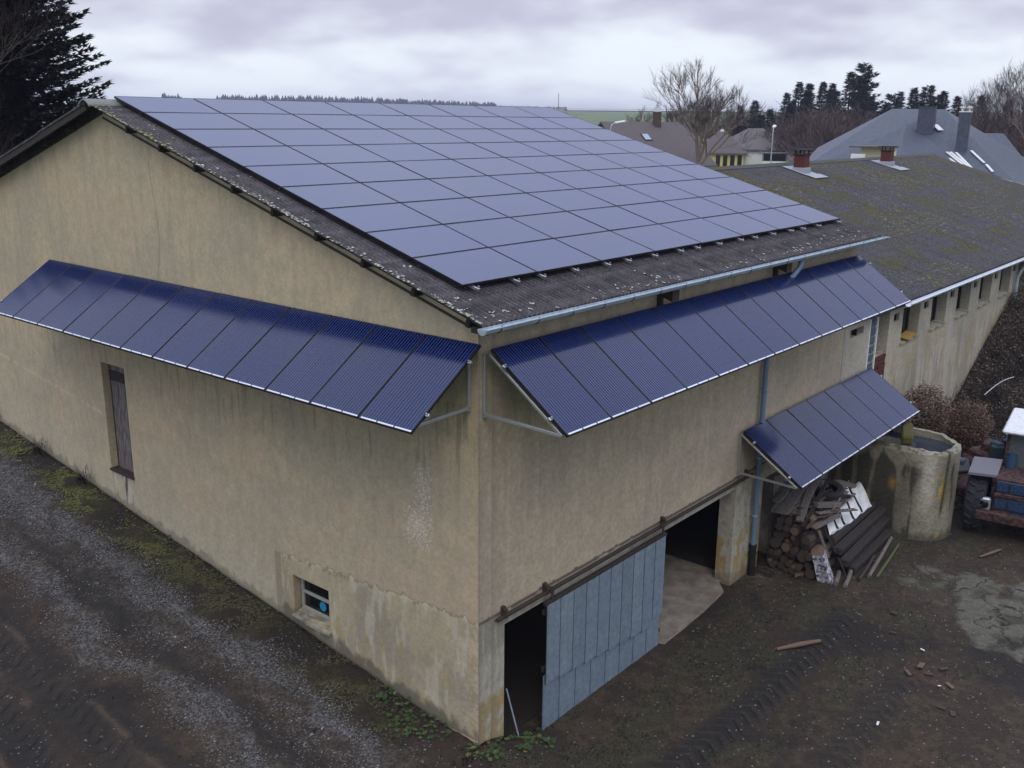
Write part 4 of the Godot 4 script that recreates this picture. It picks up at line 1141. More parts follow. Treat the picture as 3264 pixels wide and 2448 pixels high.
# ------------------------------------------------------------------ the low wing behind the barn
func make_wing() -> void:
	var o := thing("low_wing", "long low wing with mossy fibre cement roof joined to the barn", "farm building")
	var holes := []
	holes.append(Rect2(14.78 - 13.1, 2.2, 0.58, 2.05))
	holes.append(Rect2(15.36 - 13.1, 2.2, 0.84, 2.05))
	for k in 6: holes.append(Rect2(17.24 + 2.46 * k - 13.1, 3.24, 1.40, 0.95))
	for k in 6: holes.append(Rect2(16.52 + 2.44 * k - 13.1, 3.93, 0.42, 0.20))
	holes.append(Rect2(13.50 - 13.1, 3.98, 0.86, 0.19))
	var mb := MB.new()
	var top := func(_u: float) -> float: return 4.60
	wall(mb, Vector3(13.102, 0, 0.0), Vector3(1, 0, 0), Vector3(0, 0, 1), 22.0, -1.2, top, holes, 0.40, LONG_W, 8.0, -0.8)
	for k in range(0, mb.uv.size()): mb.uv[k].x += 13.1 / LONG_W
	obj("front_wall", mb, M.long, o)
	mb = MB.new()
	mb.box(Vector3(41.5, 1.7, -0.2), Vector3(12.8, 5.8, 0.4))
	mb.box(Vector3(47.8, 2.2, -9.2), Vector3(0.3, 6.6, 17.6))
	mb.box(Vector3(30.7, 1.7, -18.2), Vector3(34.4, 5.8, 0.3))
	mb.prism([Vector3(47.66, 5.0, -0.3), Vector3(47.66, 7.2, -9.2), Vector3(47.66, 5.0, -18.1)], Vector3(0.28, 0, 0))
	obj("rear_wall", mb, M.concrete, o)
	mb = MB.new()
	mb.box(Vector3(30.5, 3.9, -1.9), Vector3(34.4, 2.4, 0.1))
	mb.box(Vector3(30.5, 2.7, -1.2), Vector3(34.4, 0.1, 1.5))
	obj("inner_wall", mb, M.inside, o)
	# windows: dark sashes deep in the reveal, concrete sills
	for k in 6:
		var x := 17.24 + 2.46 * k
		mb = MB.new()
		for s in [0.03, 0.70, 1.37]: mb.box(Vector3(x + s, 3.715, -0.30), Vector3(0.05, 0.93, 0.05))
		for y in [3.27, 4.16]: mb.box(Vector3(x + 0.7, y, -0.302), Vector3(1.36, 0.05, 0.045))
		var w := obj("window", mb, M.dark_wood, o)
		for s in [0.365, 1.035]:
			mb = MB.new()
			mb.box(Vector3(x + s, 3.715, -0.315), Vector3(0.62, 0.85, 0.01))
			obj("pane", mb, M.glass, w)
		mb = MB.new()
		mb.prism([Vector3(x - 0.03, 3.25, -0.26), Vector3(x + 1.43, 3.25, -0.26), Vector3(x + 1.43, 3.19, 0.05), Vector3(x - 0.03, 3.19, 0.05)], Vector3(0, 0.05, 0))
		obj("sill", mb, M.concrete, w)
	for k in 7:
		var x := 16.52 + 2.44 * k if k < 6 else 13.5
		mb = MB.new()
		var wd := 0.42 if k < 6 else 0.86
		mb.box(Vector3(x + wd / 2, 4.05, -0.2), Vector3(wd, 0.26, 0.03))
		mb.box(Vector3(x + wd / 2, 4.05, -0.06), Vector3(0.05, 0.2, 0.1))
		obj("vent", mb, M.inside, o)
	# strip of glass blocks in a white frame
	var gb_ := Node3D.new(); gb_.name = "glass_block_window"; o.add_child(gb_)
	mb = MB.new()
	for s in [0.025, 0.555]: mb.box(Vector3(14.78 + s, 3.225, -0.04), Vector3(0.05, 2.04, 0.10))
	obj("frame", mb, M.white_wall, gb_)
	M.glass_block = mat(Color(0.36, 0.39, 0.44), 0.15)
	for r in 9:
		for k in 2:
			mb = MB.new()
			mb.box(Vector3(14.83 + 0.12 + k * 0.235, 2.32 + r * 0.224, -0.05), Vector3(0.215, 0.205, 0.08), Basis(), 0.02)
			obj("glass_block", mb, M.glass_block, gb_)
	mb = MB.new()
	mb.box(Vector3(15.07, 3.225, -0.065), Vector3(0.49, 2.04, 0.05))
	obj("mortar", mb, M.concrete, gb_)
	# red brick blocking of the lower part of the opening beside it
	var bw := Node3D.new(); bw.name = "brick_infill"; o.add_child(bw)
	mb = MB.new()
	mb.box(Vector3(15.78, 2.70, -0.13), Vector3(0.84, 1.0, 0.16))
	obj("mortar_bed", mb, M.concrete, bw)
	for r in 8:
		for k in 4:
			var xx := 15.36 + 0.21 * k + (0.0 if r % 2 == 0 else 0.105)
			var w0 := 0.20 if not (r % 2 == 1 and k == 3) else 0.10
			mb = MB.new()
			mb.box(Vector3(xx + w0 / 2, 2.28 + 0.115 * r, -0.045 + rng.randf_range(-0.012, 0.012)), Vector3(w0 - 0.012, 0.095, 0.10), Basis(Vector3.UP, rng.randf_range(-0.05, 0.05)), 0.006)
			obj("brick", mb, M.brick, bw)
	# door leaf deeper in that opening
	mb = MB.new()
	mb.box(Vector3(15.78, 3.7, -0.34), Vector3(0.84, 1.1, 0.04))
	obj("boarding", mb, M.grey_wood, o)
	# roof
	mb = MB.new()
	for s in [[0.33, -9.2], [-9.2, -18.7]]:
		var a := Vector3(13.42, wing_y(s[0]) - 0.05, s[0]); var b := Vector3(13.42, wing_y(s[1]) - 0.05, s[1])
		mb.prism([a, b, b + Vector3(0, -0.04, 0), a + Vector3(0, -0.04, 0)], Vector3(34.9, 0, 0))
	var rf := obj("roof", mb, M.dark_wood, o)
	var sm := sheet_mesh(0.893, 1.56, 0.178, 0.026, 4)
	var cosr := cos(atan(SL))
	for row in 7:
		for k in 39:
			var p := inst("roof_sheet", sm, M.wing_sheet, rf)
			var z := 0.36 - row * 1.40 * cosr
			p.position = Vector3(13.44 + k * 0.890, wing_y(z) - 0.012 + 0.0015 * (k % 2), z)
			p.rotation.x = 0.007
	mb = MB.new()
	mb.prism([Vector3(13.44, wing_y(-9.2) + 0.0, -9.2), Vector3(13.44, wing_y(-18.7) + 0.0, -18.7), Vector3(13.44, wing_y(-18.7) - 0.03, -18.7), Vector3(13.44, wing_y(-9.2) - 0.03, -9.2)], Vector3(34.9, 0, 0))
	obj("rear_roof", mb, M.wing_sheet, o)
	for k in 19:
		mb = MB.new()
		var x := 13.44 + 1.84 * k
		mb.prism([Vector3(x, wing_y(-8.98) + 0.03, -8.98), Vector3(x, wing_y(-9.2) + 0.075, -9.2), Vector3(x, wing_y(-8.98) + 0.03, -9.42), Vector3(x, wing_y(-9.2) + 0.03, -9.2)], Vector3(1.86, 0.006 * (k % 2), 0))
		obj("ridge_cap", mb, M.wing_sheet, o)
	# gutter and downpipe of the wing
	mb = MB.new()
	for k in 10:
		var a0 := PI + PI * k / 10.0; var a1 := PI + PI * (k + 1) / 10.0
		for side in 2:
			var r := 0.085 if side == 0 else 0.079
			var n0 := Vector3(0, sin(a0), cos(a0)); var n1 := Vector3(0, sin(a1), cos(a1))
			var A := Vector3(16.2, 4.515, 0.43); var X := Vector3(31.9, -0.03, 0)
			mb.quad(A + n0 * r, A + n1 * r, A + X + n1 * r, A + X + n0 * r, (n0 + n1).normalized() * (1.0 if side == 0 else -1.0))
	mb.tube([Vector3(16.2, 4.515, 0.515), Vector3(48.1, 4.485, 0.515)], [0.022, 0.022], 6)
	M.bright_zinc = mat(Color(0.80, 0.83, 0.86), 0.45, 0.2)
	var gut := obj("gutter", mb, M.bright_zinc, o)
	for k in 40:
		mb = MB.new()
		var x := 16.4 + k * 0.79
		var arc := []
		for i in 7: arc.append(Vector3(x, 4.51 + sin(PI + PI * i / 6.0) * 0.092, 0.43 + cos(PI + PI * i / 6.0) * 0.092))
		arc.append(Vector3(x, 4.53, 0.52))
		var rr := []; rr.resize(arc.size()); rr.fill(0.011)
		mb.tube(arc, rr, 5)
		obj("gutter_bracket", mb, M.dark_steel, gut)
	mb = MB.new()
	mb.box(Vector3(31.0, 4.50, 0.16), Vector3(34.0, 0.16, 0.30))
	obj("soffit_board", mb, M.dark_wood, o)
	mb = MB.new()
	mb.tube([Vector3(29.1, 4.45, 0.43), Vector3(29.1, 4.28, 0.40), Vector3(29.02, 4.0, 0.22), Vector3(29.0, 3.7, 0.12), Vector3(29.0, 1.2, 0.12)], [0.06, 0.06, 0.06, 0.06, 0.06], 10)
	obj("downpipe", mb, M.zinc, o)
	M.flashing = mat(Color(0.60, 0.62, 0.65), 0.6, 0.3)
	# flue stacks standing in metal flashings
	for p in [[28.9, -8.35], [38.6, -8.35]]:
		var y := wing_y(p[1])
		mb = MB.new()
		mb.box(Vector3(p[0], y + 0.26, p[1]), Vector3(0.50, 0.80, 0.46), Basis(), 0.02)
		var fl := obj("flue", mb, M.flue, o)
		mb = MB.new()
		mb.box(Vector3(p[0], y + 0.86, p[1]), Vector3(0.80, 0.035, 0.66), Basis(), 0.01)
		for sx in [-0.21, 0.21]:
			for sz in [-0.18, 0.18]: mb.box(Vector3(p[0] + sx, y + 0.75, p[1] + sz), Vector3(0.04, 0.22, 0.04))
		mb.box(Vector3(p[0], y + 0.655, p[1]), Vector3(0.57, 0.05, 0.53), Basis(), 0.01)
		obj("cowl", mb, M.black, fl)
		mb = MB.new()
		var r := Basis(Vector3.RIGHT, atan(SL))
		mb.box(Vector3(p[0], y + 0.04, p[1]), Vector3(1.15, 0.012, 1.15), r, 0.004)
		mb.box(Vector3(p[0], wing_y(p[1] + 0.72) + 0.06, p[1] + 0.72), Vector3(1.25, 0.03, 0.40), r, 0.01)
		mb.box(Vector3(p[0], y + 0.06, p[1] + 0.02), Vector3(0.60, 0.20, 0.56), Basis(), 0.02)
		obj("flashing", mb, M.flashing, fl)
	# yellow board lying on the first sill
	mb = MB.new()
	mb.box(Vector3(18.05, 3.32, -0.08), Vector3(1.05, 0.025, 0.30), Basis(Vector3.UP, 0.12) * Basis(Vector3.RIGHT, 0.16), 0.003)
	tag(obj("board", mb, M.yellow_board, self), "yellow board lying on the first window sill of the low wing", "board")
	# moss cushions on the wing roof
	var blob := MB.new()
	blob.lathe([Vector2(0.0, 0.5), Vector2(0.55, 0.4), Vector2(0.9, 0.12), Vector2(1.0, 0.0)], 7)
	var xf := []; var cs := []
	var ns := noise(92, 0.25, 3)
	for k in 9000:
		var x := rng.randf_range(13.6, 47.9); var z := rng.randf_range(-9.0, 0.3)
		var d := ns.get_noise_2d(x * 0.7, z * 0.9) + 0.012 * (-z) + 0.008 * (x - 22.0)
		if d < rng.randf_range(0.06, 0.40): continue
		var s := rng.randf_range(0.018, 0.06)
		xf.append(Transform3D(Basis(Vector3.RIGHT, atan(SL)) * Basis(Vector3.UP, rng.randf() * TAU).scaled(Vector3(s * rng.randf_range(0.8, 1.6), s * 0.7, s)), Vector3(x, wing_y(z) + 0.005, z)))
		cs.append([Color(0.095, 0.092, 0.045), Color(0.115, 0.108, 0.048), Color(0.075, 0.075, 0.045), Color(0.10, 0.09, 0.065)][rng.randi() % 4] * rng.randf_range(0.8, 1.25))
	multi("roof_moss", blob.mesh(), M.stone, xf, cs, o)

# ------------------------------------------------------------------ round concrete tank
func make_tank() -> void:
	var o := thing("concrete_tank", "stained round concrete tank half full of water beside the wood pile", "tank", Vector3(13.76, -0.47, 1.86))
	var mb := MB.new()
	var R := 0.88; var H := 2.22
	# outline: straight sides from the wall, round nose towards the yard
	var out := []; var inn := []
	for k in 27:
		var a := PI * 1.02 - (PI * 1.04) * k / 26.0
		out.append(Vector2(cos(a) * R, sin(a) * R)); inn.append(Vector2(cos(a) * (R - 0.15), sin(a) * (R - 0.15)))
	out.push_front(Vector2(-R, -1.84)); inn.push_front(Vector2(-R + 0.15, -1.84))
	out.push_back(Vector2(R, -1.84)); inn.push_back(Vector2(R - 0.15, -1.84))
	for k in out.size() - 1:
		var a: Vector2 = out[k]; var b: Vector2 = out[k + 1]; var c: Vector2 = inn[k]; var d: Vector2 = inn[k + 1]
		var na_ := Vector3(a.x, 0, maxf(a.y, 0.0)).normalized(); var nb_ := Vector3(b.x, 0, maxf(b.y, 0.0)).normalized()
		var P := func(p: Vector2, y: float) -> Vector3: return Vector3(p.x, y, p.y)
		if true:
			var q := [P.call(a, 0.0), P.call(b, 0.0), P.call(b, H - 0.10), P.call(a, H - 0.10)]
			var s := mb.v.size()
			mb.quad(q[0], q[1], q[2], q[3], (na_ + nb_).normalized())
			for z in range(s, mb.v.size()):
				mb.n[z] = na_ if mb.v[z].distance_squared_to(Vector3(a.x, mb.v[z].y, a.y)) < 1e-6 else nb_
		var hw := -0.03 + 0.035 * sin(k * 0.55) + 0.015 * sin(k * 1.9)
		var hx := -0.03 + 0.035 * sin((k + 1) * 0.55) + 0.015 * sin((k + 1) * 1.9)
		mb.quad(P.call(a, H - 0.10), P.call(b, H - 0.10), P.call(b * 0.975, H + hx), P.call(a * 0.975, H + hw), ((na_ + nb_) * 0.5 + Vector3.UP).normalized())
		mb.quad(P.call(a * 0.975, H + hw), P.call(b * 0.975, H + hx), P.call(d, H + hx), P.call(c, H + hw), Vector3.UP)
		mb.quad(P.call(c, 0.0), P.call(d, 0.0), P.call(d, H + hx), P.call(c, H + hw), -(na_ + nb_).normalized())
	# stains: painted over the unrolled outside by height and angle
	var f := func(u: float, v: float) -> Color:
		var lo := na.get_noise_2d(u * 1.4 + 200.0, v)
		var st := nb.get_noise_2d(u * 2.2 + 200.0, v * 0.35)
		var md := nc.get_noise_2d(u + 200.0, v)
		var fi := nd.get_noise_2d(u + 200.0, v)
		var c := Color(0.50, 0.48, 0.41, 0.5)
		c = c.lerp(Color(0.38, 0.36, 0.30, 0.5), smoothstep(-0.2, 0.3, lo))
		var dark := smoothstep(-0.18, 0.22, st + 0.50 * exp(-pow((u - 1.25) / 0.50, 2.0)) - 0.62 * smoothstep(1.7, 2.05, v) + 0.30 * smoothstep(0.7, 1.6, v) - 0.32 - 0.3 * smoothstep(1.9, 2.3, u))
		c = c.lerp(Color(0.15, 0.145, 0.115, 0.5), 0.80 * dark)
		c = c.lerp(Color(0.66, 0.52, 0.18, 0.5), 0.8 * smoothstep(0.12, 0.38, nb.get_noise_2d(u * 1.6 + 9.0, v * 0.8)) * exp(-pow((u - 2.66) / 0.20, 2.0)) * (1.0 - smoothstep(1.3, 1.9, v)))
		c = c.lerp(Color(0.62, 0.47, 0.15, 0.5), 0.75 * exp(-pow((u - 1.55) / 0.09, 2.0) - pow((v - 1.3) / 0.16, 2.0)))
		c = c.lerp(Color(0.68, 0.665, 0.60, 0.5), 0.8 * exp(-pow((u - 2.35) / 0.22, 2.0)) * smoothstep(0.3, 1.2, v))
		c = c.lerp(Color(0.58, 0.56, 0.50, 0.5), 0.5 * smoothstep(2.02, 2.12, v + 0.05 * md) * smoothstep(1.2, 2.2, u))
		c = c.lerp(Color(0.20, 0.20, 0.13, 0.5), 0.75 * smoothstep(2.08, 2.2, v + 0.06 * md) * smoothstep(-0.2, 0.2, md + fi + 0.4 * (1.6 - u)))
		c = c.lerp(Color(0.19, 0.185, 0.10, 0.4), 0.9 * exp(-pow((u - 2.80 + 0.05 * (2.2 - v)) / 0.04, 2.0)) * smoothstep(0.5, 0.8, v))
		c = c.lerp(Color(0.27, 0.26, 0.20, 0.5), 0.7 * (1.0 - smoothstep(0.05, 0.25, v + 0.1 * md)))
		var g_ := 1.0 + 0.12 * fi + 0.08 * md
		c.a = clampf(0.5 + 0.2 * fi + 0.2 * md, 0.0, 1.0)
		return Color(c.r * g_, c.g * g_, c.b * g_, c.a)
	var t := paint(480, 176, 6.5, 2.4, f)
	var m := mat(Color.WHITE, 0.92)
	m.albedo_texture = t[0]; m.heightmap_enabled = true; m.heightmap_texture = t[1]; m.heightmap_scale = 2.5
	for k in mb.v.size():
		var p := mb.v[k]
		var s := 0.0
		if p.z < -0.03 and p.x < 0.0: s = 1.84 + p.z
		elif p.z < -0.03: s = 1.84 + PI * R - p.z
		else: s = 1.84 + (PI - atan2(p.z, p.x)) * R
		mb.uv[k] = Vector2(s / 6.5, 1.0 - (p.y - (Vector2(p.x, p.z).length() - R if absf(p.y - H) < 0.1 and p.z > 0.0 else 0.0)) / 2.4)
	obj("shell", mb, m, o)
	mb = MB.new()
	var poly := []
	for p in inn: poly.append(Vector3(p.x, 2.06, p.y))
	mb.prism(poly, Vector3(0, -0.05, 0))
	obj("water", mb, M.water, o)
	mb = MB.new()
	mb.bar(Vector3(13.05, 1.87, 1.75), Vector3(14.2, 1.88, 1.35), 0.26, 0.22, 0.04)
	tag(obj("beam", mb, M.moss, self), "mossy thick beam lying across the rim of the concrete tank", "beam")

# ------------------------------------------------------------------ rusty blue truck seen from the front
func make_truck() -> void:
	var o := thing("old_truck", "rusty blue old truck with white cab roof parked beside the tank", "truck", Vector3(14.25, -0.47, 4.30), 0.127)
	M.fender_paint = mat(Color(0.44, 0.43, 0.47), 0.8)
	var mb := MB.new()
	mb.box(Vector3(0.62, 1.08, 0), Vector3(1.0, 0.92, 1.70), Basis(), 0.05)
	obj("hood", mb, M.rusty_paint, o)
	for y in [1.32, 0.90]:
		mb = MB.new()
		mb.box(Vector3(0.10, y, 0), Vector3(0.06, 0.26, 1.56), Basis(), 0.015)
		var gr := obj("grille", mb, M.blue_paint, o)
		for k in 3:
			mb = MB.new()
			mb.box(Vector3(0.065, y, -0.5 + k * 0.5), Vector3(0.02, 0.2, 0.03), Basis(), 0.004)
			obj("grille_bar", mb, M.black, gr)
	mb = MB.new()
	mb.box(Vector3(0.09, 1.11, 0), Vector3(0.07, 0.12, 1.62), Basis(), 0.015)
	obj("grille_band", mb, M.rusty_paint, o)
	mb = MB.new()
	mb.box(Vector3(-0.02, 0.60, 0), Vector3(0.20, 0.24, 2.30), Basis(), 0.03)
	obj("bumper", mb, M.rusty_paint, o)
	for s in [-1.0, 1.0]:
		mb = MB.new()
		mb.box(Vector3(0.06, 0.86, s * 0.98), Vector3(0.16, 0.30, 0.26), Basis(), 0.03)
		var hl := obj("headlight", mb, M.alu, o)
		mb = MB.new()
		mb.tube([Vector3(-0.03, 0.86, s * 0.98), Vector3(-0.05, 0.86, s * 0.98), Vector3(-0.055, 0.86, s * 0.98)], [0.10, 0.095, 0.06], 16)
		obj("lamp_glass", mb, M.glass, hl)
		mb = MB.new()
		mb.prism([Vector3(0.15, 1.50, s * 0.80), Vector3(0.15, 1.46, s * 1.42), Vector3(0.95, 1.62, s * 1.42), Vector3(0.95, 1.66, s * 0.80)], Vector3(0, 0.06, 0))
		obj("fender", mb, M.fender_paint, o)
		for xx in [0.62, 3.6]:
			mb = MB.new()
			var c := Vector3(xx, 0.70, s * 1.20)
			mb.lathe([Vector2(0.40, -0.20), Vector2(0.60, -0.23), Vector2(0.68, -0.19), Vector2(0.70, -0.10), Vector2(0.70, 0.10), Vector2(0.68, 0.19), Vector2(0.60, 0.23), Vector2(0.40, 0.20)], 28, Transform3D(Basis(Vector3.RIGHT, PI / 2), c))
			var wh := obj("tyre", mb, M.rubber, o)
			mb = MB.new()
			for k in 22:
				for sd in [-1.0, 1.0]:
					var a := TAU * (k + (0.5 if sd > 0.0 else 0.0)) / 22.0
					var bb := Basis(Vector3.BACK, a) * Basis(Vector3.RIGHT, 0.0) * Basis(Vector3.UP, sd * 0.0)
					mb.box(c + bb * Vector3(0.705, 0, sd * 0.10), Vector3(0.05, 0.06, 0.17), bb * Basis(Vector3.RIGHT, 0.5 * sd), 0.01)
			obj("tread", mb, M.rubber, wh)
			mb = MB.new()
			mb.tube([c + Vector3(0, 0, -0.14), c + Vector3(0, 0, 0.14)], [0.41, 0.41], 20)
			obj("rim", mb, M.rusty_paint, wh)
	# cab
	mb = MB.new()
	for s in [-1.0, 1.0]:
		mb.bar(Vector3(1.05, 1.5, s * 0.76), Vector3(1.14, 2.38, s * 0.74), 0.07, 0.07, 0.01)
		mb.bar(Vector3(2.9, 1.2, s * 0.80), Vector3(2.9, 2.38, s * 0.76), 0.07, 0.07, 0.01)
		mb.box(Vector3(2.0, 1.2, s * 0.80), Vector3(1.9, 0.8, 0.06), Basis(), 0.02)
	mb.box(Vector3(2.95, 1.6, 0), Vector3(0.06, 1.6, 1.6), Basis(), 0.02)
	mb.box(Vector3(1.05, 1.5, 0), Vector3(0.10, 0.10, 1.6), Basis(), 0.02)
	var cab := obj("cab", mb, M.rusty_paint, o)
	mb = MB.new()
	mb.bar(Vector3(1.07, 1.55, 0), Vector3(1.14, 2.36, 0), 1.44, 0.015)
	M.screen = trimat(ntex(93, 0.03, [[0.0, Color(0.24, 0.26, 0.28)], [1.0, Color(0.36, 0.37, 0.38)]]), 0.8, 0.35)
	obj("windscreen", mb, M.screen, cab)
	mb = MB.new()
	mb.box(Vector3(2.0, 2.43, 0), Vector3(2.3, 0.09, 1.78), Basis(), 0.035)
	var rf := obj("cab_roof", mb, M.white, o)
	mb = MB.new()
	mb.box(Vector3(2.1, 2.482, 0.05), Vector3(0.34, 0.03, 0.26), Basis(), 0.01)
	obj("roof_hatch", mb, M.black, rf)
	mb = MB.new()
	mb.box(Vector3(4.3, 0.95, 0), Vector3(2.6, 0.5, 2.2), Basis(), 0.03)
	mb.box(Vector3(2.4, 0.72, 0), Vector3(4.6, 0.18, 0.8), Basis(), 0.02)
	obj("bed", mb, M.blue_paint, o)
	# things on the bonnet
	mb = MB.new()
	mb.tube([Vector3(0.95, 1.54, -0.62), Vector3(0.95, 1.60, -0.62), Vector3(0.95, 1.86, -0.62), Vector3(0.95, 1.90, -0.62)], [0.11, 0.13, 0.13, 0.05], 14)
	var can := obj("canister", mb, mat(Color(0.14, 0.26, 0.36), 0.6), self)
	can.transform = o.transform
	tag(can, "small blue canister standing on the rusty bonnet of the truck", "canister")
	# rubbish heap behind the truck and tank
	var j := 0
	for p in [[16.6, 2.9, 0.30, Color(0.20, 0.28, 0.30)], [17.1, 3.0, 0.24, Color(0.08, 0.10, 0.19)], [15.8, 2.3, 0.26, Color(0.27, 0.29, 0.33)]]:
		mb = MB.new()
		mb.box(Vector3.ZERO, Vector3(p[2] * 1.5, p[2] * 1.3, p[2]), Basis(Vector3.UP, 0.4 + j) * Basis(Vector3.RIGHT, 0.3 * j), 0.03)
		mb.box(Vector3(0, p[2] * 0.6, 0), Vector3(p[2] * 1.0, p[2] * 0.5, p[2] * 0.7), Basis(Vector3.UP, 1.1 + j), 0.03)
		var bx := obj("crate", mb, mat(p[3], 0.7), self)
		bx.position = Vector3(p[0], [0.95, 0.95, 0.62][j], p[1])
		tag(bx, ["pale teal crate on the rubbish heap behind the truck", "dark blue crate beside the teal crate behind the truck", "pale blue crate between the tank and the truck"][j], "crate")
		j += 1
	mb = MB.new()
	for k in 5:
		mb.box(Vector3(16.4 + 0.25 * k, 0.05 + 0.18 * k, 2.7 + 0.1 * sin(k * 2.0)), Vector3(1.3 - 0.12 * k, 0.30, 1.0 - 0.1 * k), Basis(Vector3.UP, 0.4 * k) * Basis(Vector3.BACK, 0.12), 0.05)
	tag(obj("scrap_heap", mb, M.rusty_paint, self), "heap of rusty scrap metal sheets between tank and truck", "scrap heap")

# ------------------------------------------------------------------ small things on the yard
func make_yard() -> void:
	var G := -0.47
	var mb: MB
	# split branches and offcuts
	var sticks := [
		[[6.15, 1.92], [6.95, 2.42], 0.05, "split branch lying across the wheel track before the barn", true],
		[[12.9, 3.66], [13.6, 3.92], 0.035, "pale stick lying on the ground in front of the truck", true],
	]
	for s in sticks:
		mb = MB.new()
		mb.tube([Vector3(s[0][0], gy(s[0][0], s[0][1]) + 0.04, s[0][1]), Vector3((s[0][0] + s[1][0]) / 2, G + 0.075, (s[0][1] + s[1][1]) / 2 + 0.04), Vector3(s[1][0], G + 0.05, s[1][1])], [s[2] * 0.6, s[2], s[2] * 0.7], 7)
		tag(obj("stick", mb, M.log_end if s[4] else M.bark, self), s[3], "stick")
	var bits := [[7.35, 4.15], [7.15, 4.35], [7.5, 4.5], [6.95, 4.05], [6.2, 4.85], [6.15, 5.05], [7.0, 4.75], [8.2, 3.35], [9.0, 3.1]]
	var chips := []
	for k in bits.size():
		mb = MB.new()
		var p: Array = bits[k]
		mb.box(Vector3.ZERO, Vector3(rng.randf_range(0.12, 0.26), 0.03, rng.randf_range(0.05, 0.10)), Basis(), 0.008)
		var o := obj("wood_chip", mb, M.log_end_grey if k % 3 else M.log_end, self)
		o.position = Vector3(p[0], G + 0.03, p[1])
		o.rotation = Vector3(rng.randf_range(-0.15, 0.15), rng.randf() * TAU, rng.randf_range(-0.15, 0.15))
		tag(o, "pale wood chip lying on the muddy yard", "wood chip", "wood chips scattered on the yard"); chips.append(o)
	label_in_order(chips, "pale wood chip on the muddy yard, %s of the chips from the left")
	var papers := []
	for p in [[6.85, 4.62], [5.05, 4.2], [7.9, 4.0]]:
		mb = MB.new()
		mb.box(Vector3.ZERO, Vector3(0.08, 0.008, 0.035), Basis(Vector3.BACK, 0.3), 0.002)
		var o := obj("paper_scrap", mb, M.white, self)
		o.position = Vector3(p[0], G + 0.045, p[1])
		o.rotation.y = p[0] * 5.0
		tag(o, "white paper scrap lying on the muddy yard", "paper scrap", "paper scraps on the yard"); papers.append(o)
	label_in_order(papers, "white paper scrap on the muddy yard, %s scrap from the left")

const ORD := ["first", "second", "third", "fourth", "fifth", "sixth", "seventh", "eighth", "ninth", "tenth", "eleventh", "twelfth", "thirteenth", "fourteenth", "fifteenth", "sixteenth", "seventeenth", "eighteenth", "nineteenth", "twentieth", "twenty-first", "twenty-second", "twenty-third", "twenty-fourth", "twenty-fifth", "twenty-sixth", "twenty-seventh", "twenty-eighth", "twenty-ninth", "thirtieth"]
func label_in_order(things: Array, text: String) -> void: # from the left of the photo to the right
	var eye := Vector3(-9.506, 8.995, 8.474)
	things.sort_custom(func(a, b): return (a.position - eye).signed_angle_to(Vector3(1, 0, -1), Vector3.UP) < (b.position - eye).signed_angle_to(Vector3(1, 0, -1), Vector3.UP))
	for k in things.size(): things[k].set_meta("label", text % ORD[k])

